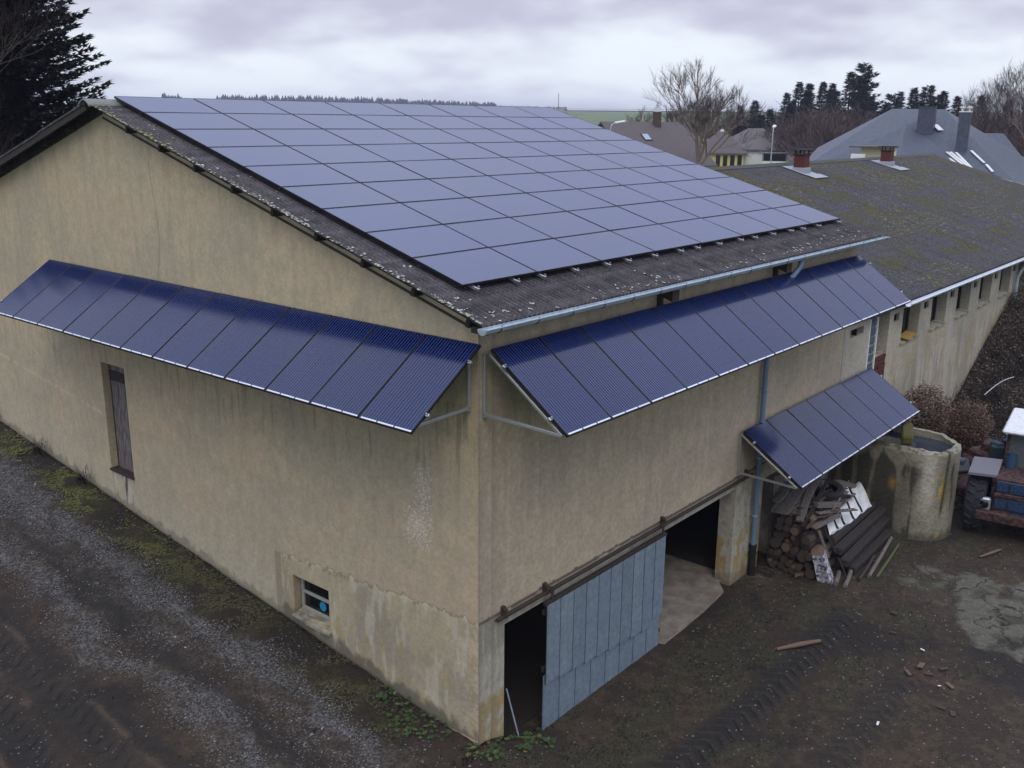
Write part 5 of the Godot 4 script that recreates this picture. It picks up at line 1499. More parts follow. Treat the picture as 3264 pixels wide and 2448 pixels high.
# ------------------------------------------------------------------ firewood and timber against the wall
func make_woodpile() -> void:
	var G := -0.46
	var mb: MB
	# round logs, stacked with their sawn ends to the camera
	var spots := []
	var row_y := G
	for row in 8:
		var r := 0.0
		var n := 0
		var z := 0.14 + 0.03 * row
		while z < 1.22 - 0.035 * row:
			r = rng.randf_range(0.045, 0.095) if rng.randf() < 0.6 else rng.randf_range(0.09, 0.135)
			spots.append([z + r, row_y + r + rng.randf_range(-0.015, 0.03), r, n, row])
			n += 1
			z += 2.0 * r + 0.005
		row_y += 0.155
	var k := 0
	for s in spots:
		var o := thing("log", "%s log, %s from the wall in the %s row of the stack" % ["pale ended" if k % 5 == 0 else "dark ended", ORD[s[3]], ORD[s[4]]], "log", Vector3(9.34 + rng.randf_range(-0.10, 0.16), s[1], s[0]), rng.randf_range(-0.10, 0.10), "firewood logs stacked by the downpipe")
		var l := rng.randf_range(0.9, 1.3)
		mb = MB.new()
		var r: float = s[2]
		mb.tube([Vector3(0, 0, 0), Vector3(l * 0.5, rng.randf_range(-0.02, 0.02), rng.randf_range(-0.03, 0.03)), Vector3(l, 0, 0)], [r, r * 0.96, r * 0.93], 10, true)
		obj("bark", mb, M.bark, o)
		mb = MB.new()
		mb.tube([Vector3(-0.006, 0, 0), Vector3(0.01, 0, 0)], [r * 0.86, r * 0.90], 10)
		obj("sawn_end", mb, M.log_end if k % 5 == 0 else M.log_end_grey, o)
		k += 1
	# weathered planks thrown on top
	var planks := [
		[Vector3(9.05, 0.98, 0.55), Vector3(10.7, 1.35, 0.40), 0.26, 0.035, "wide grey plank slanting up towards the wall on the logs"],
		[Vector3(9.2, 0.86, 0.90), Vector3(10.6, 1.25, 0.55), 0.16, 0.04, "grey split rail lying beside the wide plank on the logs"],
		[Vector3(9.15, 0.78, 1.02), Vector3(11.0, 1.18, 0.72), 0.09, 0.05, "narrow brown pole lying over the firewood logs"],
		[Vector3(9.35, 0.72, 1.12), Vector3(10.35, 0.76, 1.30), 0.20, 0.035, "short grey plank with pale end pointing at the white sheet"],
		[Vector3(9.9, 1.02, 0.95), Vector3(10.65, 0.86, 1.18), 0.13, 0.10, "short squared grey beam lying above the white sheet"],
		[Vector3(9.25, 1.12, 0.30), Vector3(9.75, 1.16, 0.28), 0.14, 0.03, "small pale board on top of the pile under the bracket"],
		[Vector3(9.55, 0.62, 1.18), Vector3(9.75, -0.02, 1.38), 0.10, 0.06, "grey slat standing upright against the log stack"],
		[Vector3(9.85, 0.58, 1.18), Vector3(10.05, 0.02, 1.42), 0.05, 0.05, "thin brown slat leaning against the log stack"],
		[Vector3(9.1, 0.95, 0.35), Vector3(10.4, 1.42, 0.22), 0.12, 0.04, "grey lath lying against the wall over the logs"],
		[Vector3(9.4, 0.90, 0.75), Vector3(10.9, 1.28, 0.52), 0.22, 0.03, "greenish weathered plank among the grey planks on the logs"],
	]
	for p in planks:
		mb = MB.new()
		mb.bar(p[0], p[1], p[2], p[3], 0.006)
		tag(obj("plank", mb, M.dark_beam if "brown" in p[4] else M.grey_wood, self), p[4], "plank")
	# a tangle of branches and laths thrown over everything
	var look := ["bent grey branch", "thin brown branch", "split grey lath", "short weathered board", "forked dark branch", "pale peeled branch", "rough slab of bark wood"]
	var spot := ["lying highest over the grey planks", "sticking out over the log ends", "across the middle of the pile", "beside the downpipe over the logs", "against the white sheet", "near the wall end of the pile", "over the front of the dark beams"]
	for i in 14:
		var x0 := rng.randf_range(9.0, 10.6); var z0 := rng.randf_range(0.25, 1.25)
		var a := rng.randf_range(-0.55, 0.75); var l := rng.randf_range(0.8, 1.9)
		var h0 := 0.80 + 0.22 * (1.0 - z0) + rng.randf_range(0.0, 0.16); var h1 := h0 + rng.randf_range(-0.18, 0.22) - 0.20 * l * maxf(0.0, sin(a))
		var p0 := Vector3(x0, h0, z0); var p1 := Vector3(x0 + cos(a) * l, h1, z0 + sin(a) * l * 0.6)
		mb = MB.new()
		if i % 7 in [2, 3, 6]: mb.bar(p0, p1, rng.randf_range(0.07, 0.17), rng.randf_range(0.025, 0.05), 0.006)
		else:
			var r := rng.randf_range(0.018, 0.04)
			mb.tube([p0, p0.lerp(p1, 0.35) + Vector3(0, rng.randf_range(-0.05, 0.08), rng.randf_range(-0.06, 0.06)), p0.lerp(p1, 0.7) + Vector3(0, rng.randf_range(-0.05, 0.06), rng.randf_range(-0.08, 0.08)), p1], [r, r * 0.9, r * 0.75, r * 0.5], 7)
			if i % 7 == 4: mb.tube([p0.lerp(p1, 0.5), p0.lerp(p1, 0.8) + Vector3(0, 0.1, 0.2)], [r * 0.7, r * 0.35], 6)
		tag(obj("branch", mb, [M.grey_wood, M.bark, M.grey_wood, M.grey_wood, M.bark, M.grey_wood, M.bark][i % 7], self), look[i % 7] + " " + spot[(i * 3 + i / 7) % 7] + (", upper one" if i > 6 else ""), "branch")
	# long pole at the back against the tank
	mb = MB.new()
	mb.tube([Vector3(10.8, 1.16, 0.62), Vector3(12.0, 0.82, 0.64), Vector3(13.0, 0.42, 0.82)], [0.10, 0.11, 0.12], 9)
	tag(obj("beam", mb, M.grey_wood, self), "thick grey round beam behind the white sheet reaching the tank", "beam")
	# dark squared beams lying in a heap in front
	var beams := [
		[Vector3(10.35, 0.20, 1.28), Vector3(12.75, 0.22, 1.22), 0.17, 0.17], [Vector3(10.25, 0.02, 1.46), Vector3(12.85, 0.08, 1.40), 0.20, 0.18], [Vector3(10.15, -0.16, 1.62), Vector3(12.95, -0.08, 1.52), 0.19, 0.18],
		[Vector3(10.2, -0.36, 1.70), Vector3(12.9, -0.34, 1.70), 0.20, 0.18], [Vector3(10.3, -0.36, 1.44), Vector3(12.8, -0.36, 1.42), 0.22, 0.18], [Vector3(10.5, -0.18, 1.40), Vector3(12.6, -0.17, 1.30), 0.18, 0.17],
	]
	var bl := ["topmost dark squared beam right under the white sheet", "second dark beam of the heap in front of the white sheet", "dark beam at the front of the heap facing the yard", "lowest front dark beam of the heap lying on the ground", "dark beam at the bottom of the heap behind the front one", "dark beam inside the heap under the white sheet"]
	for i in beams.size():
		var b: Array = beams[i]
		mb = MB.new()
		mb.bar(b[0] + Vector3(rng.randf_range(-0.25, 0.15), rng.randf_range(-0.02, 0.03), rng.randf_range(-0.04, 0.04)), b[1] + Vector3(rng.randf_range(-0.25, 0.2), rng.randf_range(-0.03, 0.05), rng.randf_range(-0.05, 0.05)), b[2], b[3], 0.025, Vector3(0, 1, rng.randf_range(-0.35, 0.35)).normalized())
		tag(obj("beam", mb, M.dark_beam, self), bl[i], "beam")
	# white sheet bulging over the timber, tied with dark straps
	var sheet := Node3D.new()
	sheet = thing("white_sheet", "white plastic sheet with dark straps bulging over the timber pile", "plastic sheet")
	mb = MB.new()
	var S := func(a: float, t: float) -> Vector3:
		var x := lerpf(9.95, 12.45, a) + 0.55 * t * (1.0 - 0.2 * a)
		var z := lerpf(1.30, 0.78, t)
		var y := lerpf(0.40, 0.30, a) + lerpf(0.0, 0.36, sin(t * PI * 0.5)) * (1.0 - 0.12 * a) + 0.035 * sin(a * 21.0) * (0.4 + t) + 0.03 * sin(a * 9.0 + t * 7.0) + 0.018 * sin(a * 37.0 - t * 11.0)
		return Vector3(x, y, z)
	for i in 40:
		for j in 10:
			var q := [S.call(i / 40.0, j / 10.0), S.call((i + 1) / 40.0, j / 10.0), S.call((i + 1) / 40.0, (j + 1) / 10.0), S.call(i / 40.0, (j + 1) / 10.0)]
			mb.quad(q[0], q[1], q[2], q[3], (q[1] - q[0]).cross(q[3] - q[0]).normalized())
	for i in 40:
		mb.quad(S.call(i / 40.0, 0.0), S.call((i + 1) / 40.0, 0.0), S.call((i + 1) / 40.0, 0.0) + Vector3(0.02, -0.10, -0.05), S.call(i / 40.0, 0.0) + Vector3(0.02, -0.10, -0.05), Vector3(0, 0, 1))
	obj("sheet", mb, M.white, sheet)
	for a in [0.17, 0.33, 0.55, 0.74]:
		mb = MB.new()
		var pts := []; var rr := []
		for j in 9:
			pts.append(S.call(a - 0.02 * sin(j / 8.0 * PI), j / 8.0) + Vector3(0, 0.012, 0.006)); rr.append(0.026)
		mb.tube(pts, rr, 6)
		obj("strap", mb, M.black, sheet)
	# worn tyre lying on the pile
	var ty := thing("tyre", "worn black tyre lying on the timber behind the white sheet", "tyre", Vector3(10.95, 1.02, 0.80))
	ty.rotation = Vector3(0.15, 0, 0.25)
	mb = MB.new()
	mb.lathe([Vector2(0.17, 0.05), Vector2(0.20, 0.09), Vector2(0.29, 0.10), Vector2(0.33, 0.06), Vector2(0.33, -0.06), Vector2(0.29, -0.10), Vector2(0.20, -0.09), Vector2(0.17, -0.05)], 24)
	obj("casing", mb, M.rubber, ty)
	mb = MB.new()
	mb.tube([Vector3(10.9, 0.92, 1.02), Vector3(11.45, 0.80, 1.10)], [0.05, 0.05], 8)
	tag(obj("pipe", mb, M.black, self), "short black pipe lying on the white sheet", "pipe")
	# birch stump with white bark
	var st := thing("birch_stump", "big birch stump with white bark and orange sawn top before the logs", "stump", Vector3(9.62, -0.47, 1.42))
	st.rotation = Vector3(-0.30, 0.4, 0.22)
	mb = MB.new()
	var ring := func(y: float, s: float) -> Array:
		var out := []
		for i in 14:
			var a := TAU * i / 14.0
			out.append(Vector3(cos(a) * s * (1.0 + 0.20 * sin(a * 3.0 + 1.0) + 0.10 * sin(a * 5.0)), y, sin(a) * s * (0.85 + 0.15 * cos(a * 2.0))))
		return out
	var lev := [ring.call(-0.05, 0.26), ring.call(0.20, 0.235), ring.call(0.45, 0.22), ring.call(0.74, 0.20)]
	for y in 3:
		for i in 14:
			mb.face(lev[y][(i + 1) % 14], lev[y][i], lev[y + 1][i], lev[y + 1][(i + 1) % 14])
	obj("bark", mb, M.birch, st)
	mb = MB.new()
	for i in 14: mb.face3(Vector3(0, 0.76, 0), lev[3][(i + 1) % 14], lev[3][i])
	M.fresh_cut = M.log_end
	obj("sawn_top", mb, M.fresh_cut, st)
	# a split chunk and short poles on the ground
	var loose := [
		[Vector3(9.42, -0.41, 1.72), Vector3(10.0, -0.40, 1.56), 0.055, M.grey_wood, "short pale pole end on the ground before the dark beams"],
		[Vector3(9.42, -0.41, 1.92), Vector3(10.3, -0.40, 1.72), 0.05, M.grey_wood, "second short pale pole nearer the yard before the dark beams"],
		[Vector3(9.95, -0.42, 2.02), Vector3(11.2, -0.36, 1.88), 0.04, M.dark_steel, "thin dark rod lying on the ground in front of the beams"],
		[Vector3(10.25, -0.42, 2.12), Vector3(12.35, -0.30, 1.86), 0.045, M.grey_wood, "long grey rod lying along the front of the dark beams"],
		[Vector3(10.35, -0.43, 2.26), Vector3(12.3, -0.40, 2.05), 0.035, null, "long greenish rod lying outermost in front of the dark beams"],
		[Vector3(9.6, 0.1, 1.66), Vector3(9.72, -0.45, 1.86), 0.025, M.dark_wood, "thin brown stake leaning next to the birch stump"],
	]
	M.green_rod = mat(Color(0.30, 0.32, 0.21), 0.9)
	for p in loose:
		mb = MB.new()
		mb.tube([p[0], (p[0] + p[1]) * 0.5 + Vector3(0, 0.012, 0.01), p[1]], [p[2], p[2] * 0.95, p[2] * 0.85], 8)
		tag(obj("rod", mb, p[3] if p[3] else M.green_rod, self), p[4], "rod")
	var splits := []
	for i in 9:
		mb = MB.new()
		var a := rng.randf_range(0.10, 0.20)
		mb.prism([Vector3(0, 0, 0), Vector3(0, a, 0.02), Vector3(0, 0.05, a * 0.9)], Vector3(rng.randf_range(0.3, 0.5), 0.0, 0.0))
		var o := obj("split_log", mb, M.log_end_grey if i % 2 else M.log_end, self)
		o.position = Vector3(9.15 + rng.randf_range(0.0, 0.3), [-0.46, 0.72, 0.84][i % 3], 0.25 + 0.11 * i)
		o.rotation = Vector3(rng.randf_range(-0.5, 0.5), rng.randf_range(-0.5, 0.5), rng.randf_range(-0.2, 0.2))
		tag(o, "split piece of firewood loose in the log stack", "split log", "split firewood in the log stack"); splits.append(o)
	label_in_order(splits, "loose split piece of firewood in the log stack, %s split piece from the left")

# ------------------------------------------------------------------ the village beyond
func poly_part(called: String, pts: Array, depth: Vector3, m: Material, parent: Node) -> MeshInstance3D:
	var mb := MB.new()
	mb.prism(pts, depth)
	return obj(called, mb, m, parent)

# hipped house: w along local x, d along local z, origin at the ground, front = +z
func hip_house(o: Node3D, w: float, d: float, eave: float, ridge: float, ridge_len: float, wall_m: Material, roof_m: Material, over := 0.45) -> Node3D:
	var mb := MB.new()
	mb.box(Vector3(0, eave / 2 - 0.5, 0), Vector3(w, eave + 1.0, d))
	obj("wall", mb, wall_m, o)
	var a := w / 2 + over; var b := d / 2 + over; var rl := ridge_len / 2
	mb = MB.new()
	var y := eave - 0.12
	var c := [Vector3(-a, y, b), Vector3(a, y, b), Vector3(a, y, -b), Vector3(-a, y, -b)]
	var r0 := Vector3(-rl, ridge, 0); var r1 := Vector3(rl, ridge, 0)
	mb.face(c[0], c[1], r1, r0)
	mb.face3(c[1], c[2], r1)
	mb.face(c[2], c[3], r0, r1)
	mb.face3(c[3], c[0], r0)
	for k in 4:
		var p: Vector3 = c[k]; var q: Vector3 = c[(k + 1) % 4]
		mb.face(p + Vector3(0, -0.16, 0), q + Vector3(0, -0.16, 0), q, p)
	mb.face(c[3] + Vector3(0, -0.16, 0), c[2] + Vector3(0, -0.16, 0), c[1] + Vector3(0, -0.16, 0), c[0] + Vector3(0, -0.16, 0))
	return obj("roof", mb, roof_m, o)

func house_window(o: Node3D, x: float, y: float, z: float, w: float, h: float, fm: Material) -> void:
	var mb := MB.new()
	for s in [-1.0, 1.0]:
		mb.box(Vector3(x + s * (w / 2 - 0.04), y, z + 0.02), Vector3(0.08, h, 0.08))
		mb.box(Vector3(x, y + s * (h / 2 - 0.04), z + 0.022), Vector3(w - 0.16, 0.08, 0.07))
	var f := obj("window", mb, fm, o)
	mb = MB.new()
	mb.box(Vector3(x, y, z + 0.01), Vector3(w - 0.12, h - 0.12, 0.03))
	obj("pane", mb, M.glass, f)

func make_village() -> void:
	var mb: MB
	# big slate house, its planes set out corner by corner
	var o := thing("slate_house", "big house with blue grey slate hip roof and two tall chimneys", "house", Vector3(60.0, 1.8, -13.5))
	var W := func(x: float, y: float, z: float) -> Vector3: return Vector3(x - 60.0, y - 1.8, z + 13.5)
	var A: Vector3 = W.call(63.4, 10.05, -17.0); var B: Vector3 = W.call(63.0, 10.0, -13.3)
	var F1: Vector3 = W.call(54.6, 5.6, -20.2); var F2: Vector3 = W.call(56.6, 5.3, -6.4)
	var R1: Vector3 = W.call(70.5, 5.5, -7.4); var L1: Vector3 = W.call(66.5, 7.15, -23.6); var L0: Vector3 = W.call(70.5, 6.4, -21.0)
	mb = MB.new()
	for t in [[F1, F2, B, A], [F2, R1, B], [L1, F1, A], [R1, L0, L1, A, B]]:
		for k in range(1, t.size() - 1):
			mb.face3(t[0], t[k], t[k + 1])
	var ring := [F1, F2, R1, L0, L1]
	for k in 5: mb.face(ring[k] + Vector3(0, -0.18, 0), ring[(k + 1) % 5] + Vector3(0, -0.18, 0), ring[(k + 1) % 5], ring[k])
	var rf := obj("roof", mb, M.slate, o)
	# cross wing with its own little hip
	var C0: Vector3 = W.call(61.0, 9.02, -15.1); var C1: Vector3 = W.call(55.65, 6.98, -13.57)
	var VL: Vector3 = W.call(58.4, 7.40, -15.1); var EL: Vector3 = W.call(55.0, 5.2, -15.4); var ER: Vector3 = W.call(55.4, 5.2, -10.6); var VR: Vector3 = W.call(58.6, 6.9, -10.8)
	mb = MB.new()
	mb.face(C0, VL, EL, C1); mb.face3(C1, EL, ER); mb.face(C1, ER, VR, C0)
	obj("cross_gable", mb, M.slate, o)
	poly_part("wall", [W.call(55.3, 1.0, -19.3), W.call(57.1, 1.0, -7.0), W.call(69.8, 1.0, -8.0), W.call(69.8, 1.0, -20.6), W.call(66.0, 1.0, -22.6)], Vector3(0, 4.35, 0), M.cream_wall, o)
	# chimneys
	mb = MB.new()
	mb.box(W.call(60.55, 8.7, -13.65), Vector3(0.75, 3.0, 1.05), Basis(Vector3.UP, 0.16), 0.02)
	var ch := obj("chimney", mb, M.slate, o)
	mb = MB.new()
	mb.box(W.call(60.55, 10.36, -13.65), Vector3(1.15, 0.08, 1.40), Basis(Vector3.UP, 0.16), 0.01)
	for s in [-0.5, 0.5]: mb.box(W.call(60.55, 10.24, -13.65 + s), Vector3(0.6, 0.18, 0.06), Basis(Vector3.UP, 0.16))
	obj("chimney_cap", mb, M.black, ch)
	mb = MB.new()
	mb.box(W.call(59.25, 8.1, -10.85), Vector3(0.55, 3.3, 0.68), Basis(Vector3.UP, 0.16), 0.02)
	ch = obj("chimney", mb, M.slate, o)
	mb = MB.new()
	mb.box(W.call(59.25, 9.79, -10.85), Vector3(0.6, 0.07, 0.74), Basis(Vector3.UP, 0.16), 0.01)
	for s in [-0.22, 0.22]:
		mb.tube([W.call(59.25, 9.8, -10.85 + s), W.call(59.25, 10.0, -10.85 + s)], [0.06, 0.06], 8)
		mb.tube([W.call(59.25, 10.0, -10.85 + s), W.call(59.25, 10.02, -10.85 + s), W.call(59.25, 10.12, -10.85 + s), W.call(59.25, 10.15, -10.85 + s)], [0.10, 0.17, 0.17, 0.08], 10)
	obj("chimney_pot", mb, M.white, ch)
	# white strips and a roof light lying on the front slope
	for s in [[58.62, 7.15, -11.95, 57.97, 6.66, -11.11], [58.6, 7.13, -11.82, 57.84, 6.53, -10.65], [58.75, 7.2, -11.58, 57.8, 6.46, -10.23], [58.8, 7.2, -11.36, 57.7, 6.36, -9.86], [58.82, 7.18, -11.02, 57.62, 6.28, -9.63], [59.18, 7.31, -10.21, 58.24, 6.6, -9.08], [58.13, 6.52, -8.93, 57.55, 6.1, -8.34]]:
		mb = MB.new()
		mb.bar(W.call(s[0], s[1] + 0.07, s[2]), W.call(s[3], s[4] + 0.07, s[5]), 0.17, 0.06, 0.01)
		obj("roof_strip", mb, M.white, rf)
	mb = MB.new()
	mb.bar(W.call(61.25, 8.98, -13.3), W.call(60.7, 8.62, -12.7), 0.40, 0.06, 0.01)
	obj("skylight", mb, M.white, rf)
	# cream bay with a flat canopy and a white box before it
	mb = MB.new()
	mb.box(W.call(52.9, 5.6, -13.9), Vector3(1.6, 4.0, 1.95), Basis(Vector3.UP, 0.25), 0.02)
	var bay := obj("bay", mb, M.cream_wall, o)
	mb = MB.new()
	mb.box(W.call(52.6, 7.64, -14.1), Vector3(2.2, 0.10, 2.7), Basis(Vector3.UP, 0.25), 0.01)
	obj("canopy", mb, M.slate_grey, bay)
	mb = MB.new()
	mb.box(W.call(51.9, 6.55, -14.75), Vector3(0.9, 1.3, 0.85), Basis(Vector3.UP, 0.25), 0.03)
	obj("white_box", mb, M.white_wall, bay)
	# far house on the right edge
	o = thing("far_house", "house with grey slate roof and pale wall at the right edge", "house", Vector3(84.2, 2.0, -15.4), -1.32)
	hip_house(o, 5.6, 7.0, 3.6, 6.3, 1.6, M.cream_wall, M.slate)
	# yellow house with four narrow windows
	o = thing("yellow_house", "yellow house with four narrow dark windows under a grey hip roof", "house", Vector3(122.1, 0.6, -61.6), 0.1 - PI / 2 + 0.35)
	rf = hip_house(o, 6.6, 7.5, 4.35, 7.3, 0.8, M.yellow_wall, M.slate_brown)
	for k in 4: house_window(o, -0.15 + k * 1.0 - 0.05, 3.05, 3.75, 0.62, 1.75, M.dark_wood)
	mb = MB.new(); mb.tube([Vector3(0, 7.1, 0), Vector3(0, 7.5, 0)], [0.35, 0.2], 8); obj("ridge_vent", mb, M.white, rf)
	# white house with a garage
	o = thing("white_house", "white house with grey hip roof right of the yellow house", "house", Vector3(131.5, 1.2, -61.0), 0.1 - PI / 2 + 0.32)
	hip_house(o, 12.0, 8.0, 4.1, 7.0, 2.2, M.white_wall, M.slate_grey)
	o = thing("garage", "low white garage with dark upper window band before the white house", "garage", Vector3(125.3, 0.9, -54.7), 0.1 - PI / 2 + 0.32)
	mb = MB.new()
	mb.box(Vector3(0, 1.4, 0), Vector3(3.4, 2.8, 2.5))
	obj("wall", mb, M.white_wall, o)
	mb = MB.new()
	mb.box(Vector3(0, 3.95, 0), Vector3(4.6, 0.12, 3.2), Basis(), 0.02)
	for s in [-1.6, 1.6]: mb.box(Vector3(s, 3.35, 1.1), Vector3(0.12, 1.1, 0.12))
	obj("canopy_roof", mb, M.slate_grey, o)
	mb = MB.new()
	mb.box(Vector3(0, 3.3, -0.4), Vector3(3.1, 1.0, 0.06))
	obj("window_band", mb, M.dark_wood, o)
	house_window(o, 4.6, 2.9, -1.2, 1.0, 2.4, M.white_wall)
	mb = MB.new()
	mb.box(Vector3(4.6, 2.0, -1.8), Vector3(2.6, 4.2, 1.1))
	obj("annex_wall", mb, M.trunk, o)
	# long grey brown house with skylight
	o = thing("brown_roof_house", "long house with grey brown roof, skylight and capped chimney", "house", Vector3(84.4, 2.0, -51.2), 1.05 - PI / 2 + 0.05)
	mb = MB.new()
	mb.box(Vector3(0, 1.2, 0), Vector3(9.6, 4.0, 12.0))
	obj("wall", mb, M.cream_wall, o)
	mb = MB.new()
	for s in [1.0, -1.0]:
		mb.prism([Vector3(-5.2, 7.0, 0), Vector3(5.2, 7.0, 0), Vector3(5.2, 2.6, 7.0 * s), Vector3(-5.2, 2.6, 7.0 * s)], Vector3(0, -0.18, 0))
	rf = obj("roof", mb, M.slate_brown, o)
	mb = MB.new()
	mb.prism([Vector3(4.8, 2.8, 6.2), Vector3(4.8, 6.7, 0), Vector3(4.8, 2.8, -6.2)], Vector3(0.2, 0, 0))
	obj("gable", mb, M.red_tile, o)
	mb = MB.new()
	mb.box(Vector3(1.4, 7.2, 0.6), Vector3(0.7, 1.7, 0.7), Basis(), 0.02)
	ch = obj("chimney", mb, M.trunk, o)
	mb = MB.new()
	mb.tube([Vector3(1.4, 8.05, 0.6), Vector3(1.4, 8.1, 0.6), Vector3(1.4, 8.45, 0.6), Vector3(1.4, 8.55, 0.6)], [0.3, 0.42, 0.42, 0.2], 10)
	obj("chimney_cap", mb, M.white, ch)
	mb = MB.new()
	var rb := Basis(Vector3.RIGHT, atan(4.4 / 7.0))
	mb.box(Vector3(-1.0, 7.0 - 4.4 / 7.0 * 2.6 + 0.05, 2.6), Vector3(0.95, 0.10, 1.25), rb, 0.02)
	var sk := obj("skylight", mb, M.dark_wood, rf)
	mb = MB.new()
	mb.box(Vector3(-1.0, 7.0 - 4.4 / 7.0 * 2.6 + 0.10, 2.6), Vector3(0.75, 0.03, 1.05), rb)
	obj("pane", mb, mat(Color(0.55, 0.60, 0.68), 0.1), sk)
	# street lamps
	var lamp := [[52.5, -33.7, 8.90, -0.5, "street lamp with white head beside the brown roofed house"], [71.9, -30.0, 8.65, 0.35, "street lamp standing before the reddish shrubs"]]
	for l in lamp:
		var y := gy(l[0], l[1])
		o = thing("street_lamp", l[4], "street lamp", Vector3(l[0], y, l[1]), l[3])
		var h: float = l[2] - y
		mb = MB.new()
		mb.tube([Vector3(0, 0, 0), Vector3(0, h - 0.4, 0), Vector3(0.08, h - 0.12, 0), Vector3(0.35, h, 0)], [0.07, 0.045, 0.04, 0.035], 8)
		obj("post", mb, M.zinc, o)
		mb = MB.new()
		mb.box(Vector3(0.75, h + 0.06, 0), Vector3(0.85, 0.16, 0.30), Basis(Vector3.BACK, 0.15), 0.06)
		obj("lamp_head", mb, M.white, o)
	# mast on the crest
	mb = MB.new()
	var my := gy(548.0, -414.7)
	mb.tube([Vector3(548.0, my - 1.0, -414.7), Vector3(548.0, my + 12.5, -414.7)], [0.28, 0.16], 6)
	tag(obj("mast", mb, M.dark_wood, self), "lone thin mast on the far crest of the field", "mast")

# ------------------------------------------------------------------ trees
func spray(mb: MB, p: Vector3, dir: Vector3, l: float, w: float, c: Color, nn: Vector3) -> void:
	var s := dir.cross(nn).normalized() * w
	mb.col = c
	mb.vert(p - s, nn); mb.vert(p + s, nn); mb.vert(p + dir * l, nn)

# crown of a spruce or fir: whorls of drooping branches hung with sprays
func conifer(h: float, r: float, seed_: int, gap: float, dense: int, base: Color, droop := 0.28, start := 0.06, size := 1.0, taper := 0.85, lift := 0.16) -> ArrayMesh:
	var rg := RandomNumberGenerator.new(); rg.seed = seed_
	var mb := MB.new()
	var y := h * start
	while y < h - 0.15:
		var t := y / h
		var len0 := r * pow(1.0 - t, taper) + 0.10 * size
		var nb_ := 6 + rg.randi() % 4 + (5 if size < 1.0 else 0)
		var a0 := rg.randf() * TAU
		for b in nb_:
			var a := a0 + TAU * b / nb_ + rg.randf_range(-0.35, 0.35)
			var ln := len0 * (rg.randf_range(0.55, 1.06) if rg.randf() < 0.82 or size < 1.0 else rg.randf_range(1.0, 1.4))
			var out := Vector3(cos(a), 0, sin(a))
			var side := out.cross(Vector3.UP)
			var dr := droop * (0.3 + 0.9 * (1.0 - t))
			var tone := rg.randf_range(0.65, 1.30)
			var ns := maxi(2, int(ln / 0.26 / size))
			var yb := y + rg.randf_range(-0.5, 0.5) * gap
			for k in ns:
				var f := (k + 0.7) / ns
				var p := out * (ln * f) + Vector3(0, yb - ln * dr * f + ln * lift * f * f, 0)
				var slope := -dr + 2.0 * lift * f
				var wide := (1.0 - f) * 0.45 * ln + 0.16 * size
				for q in dense:
					var s := side * rg.randf_range(-1.0, 1.0)
					var p2 := p + s * minf(wide, 1.3 * size) * 0.55 + Vector3(0, rg.randf_range(-0.12, 0.06) * size, 0)
					var d := (out * rg.randf_range(0.5, 1.1) + s * 0.9 + Vector3.UP * (slope + rg.randf_range(-0.65, 0.15))).normalized()
					var nn := (Vector3.UP * 0.8 + out * 0.6 + Vector3(rg.randf_range(-0.6, 0.6), 0, rg.randf_range(-0.6, 0.6))).normalized()
					var c := base * (tone * rg.randf_range(0.7, 1.25))
					c.a = 1.0
					spray(mb, p2, d, rg.randf_range(0.26, 0.50) * size, rg.randf_range(0.05, 0.10) * size, c, nn)
		y += gap * (0.75 + 0.5 * rg.randf()) * (0.5 + 0.6 * (1.0 - t))
	for k in 7:
		spray(mb, Vector3(0, h - 0.6 * size, 0), Vector3(rg.randf_range(-0.2, 0.2), 1, rg.randf_range(-0.2, 0.2)).normalized(), 0.7 * size, 0.06 * size, base, Vector3(0, 0.5, 0.9).normalized())
	return mb.mesh(true)

func trunk_mesh(h: float, r: float, lean := 0.0) -> ArrayMesh:
	var mb := MB.new()
	mb.tube([Vector3(0, -0.4, 0), Vector3(lean * 0.3, h * 0.35, 0), Vector3(lean, h * 0.97, 0)], [r * 1.15, r * 0.75, r * 0.08], 8)
	return mb.mesh()

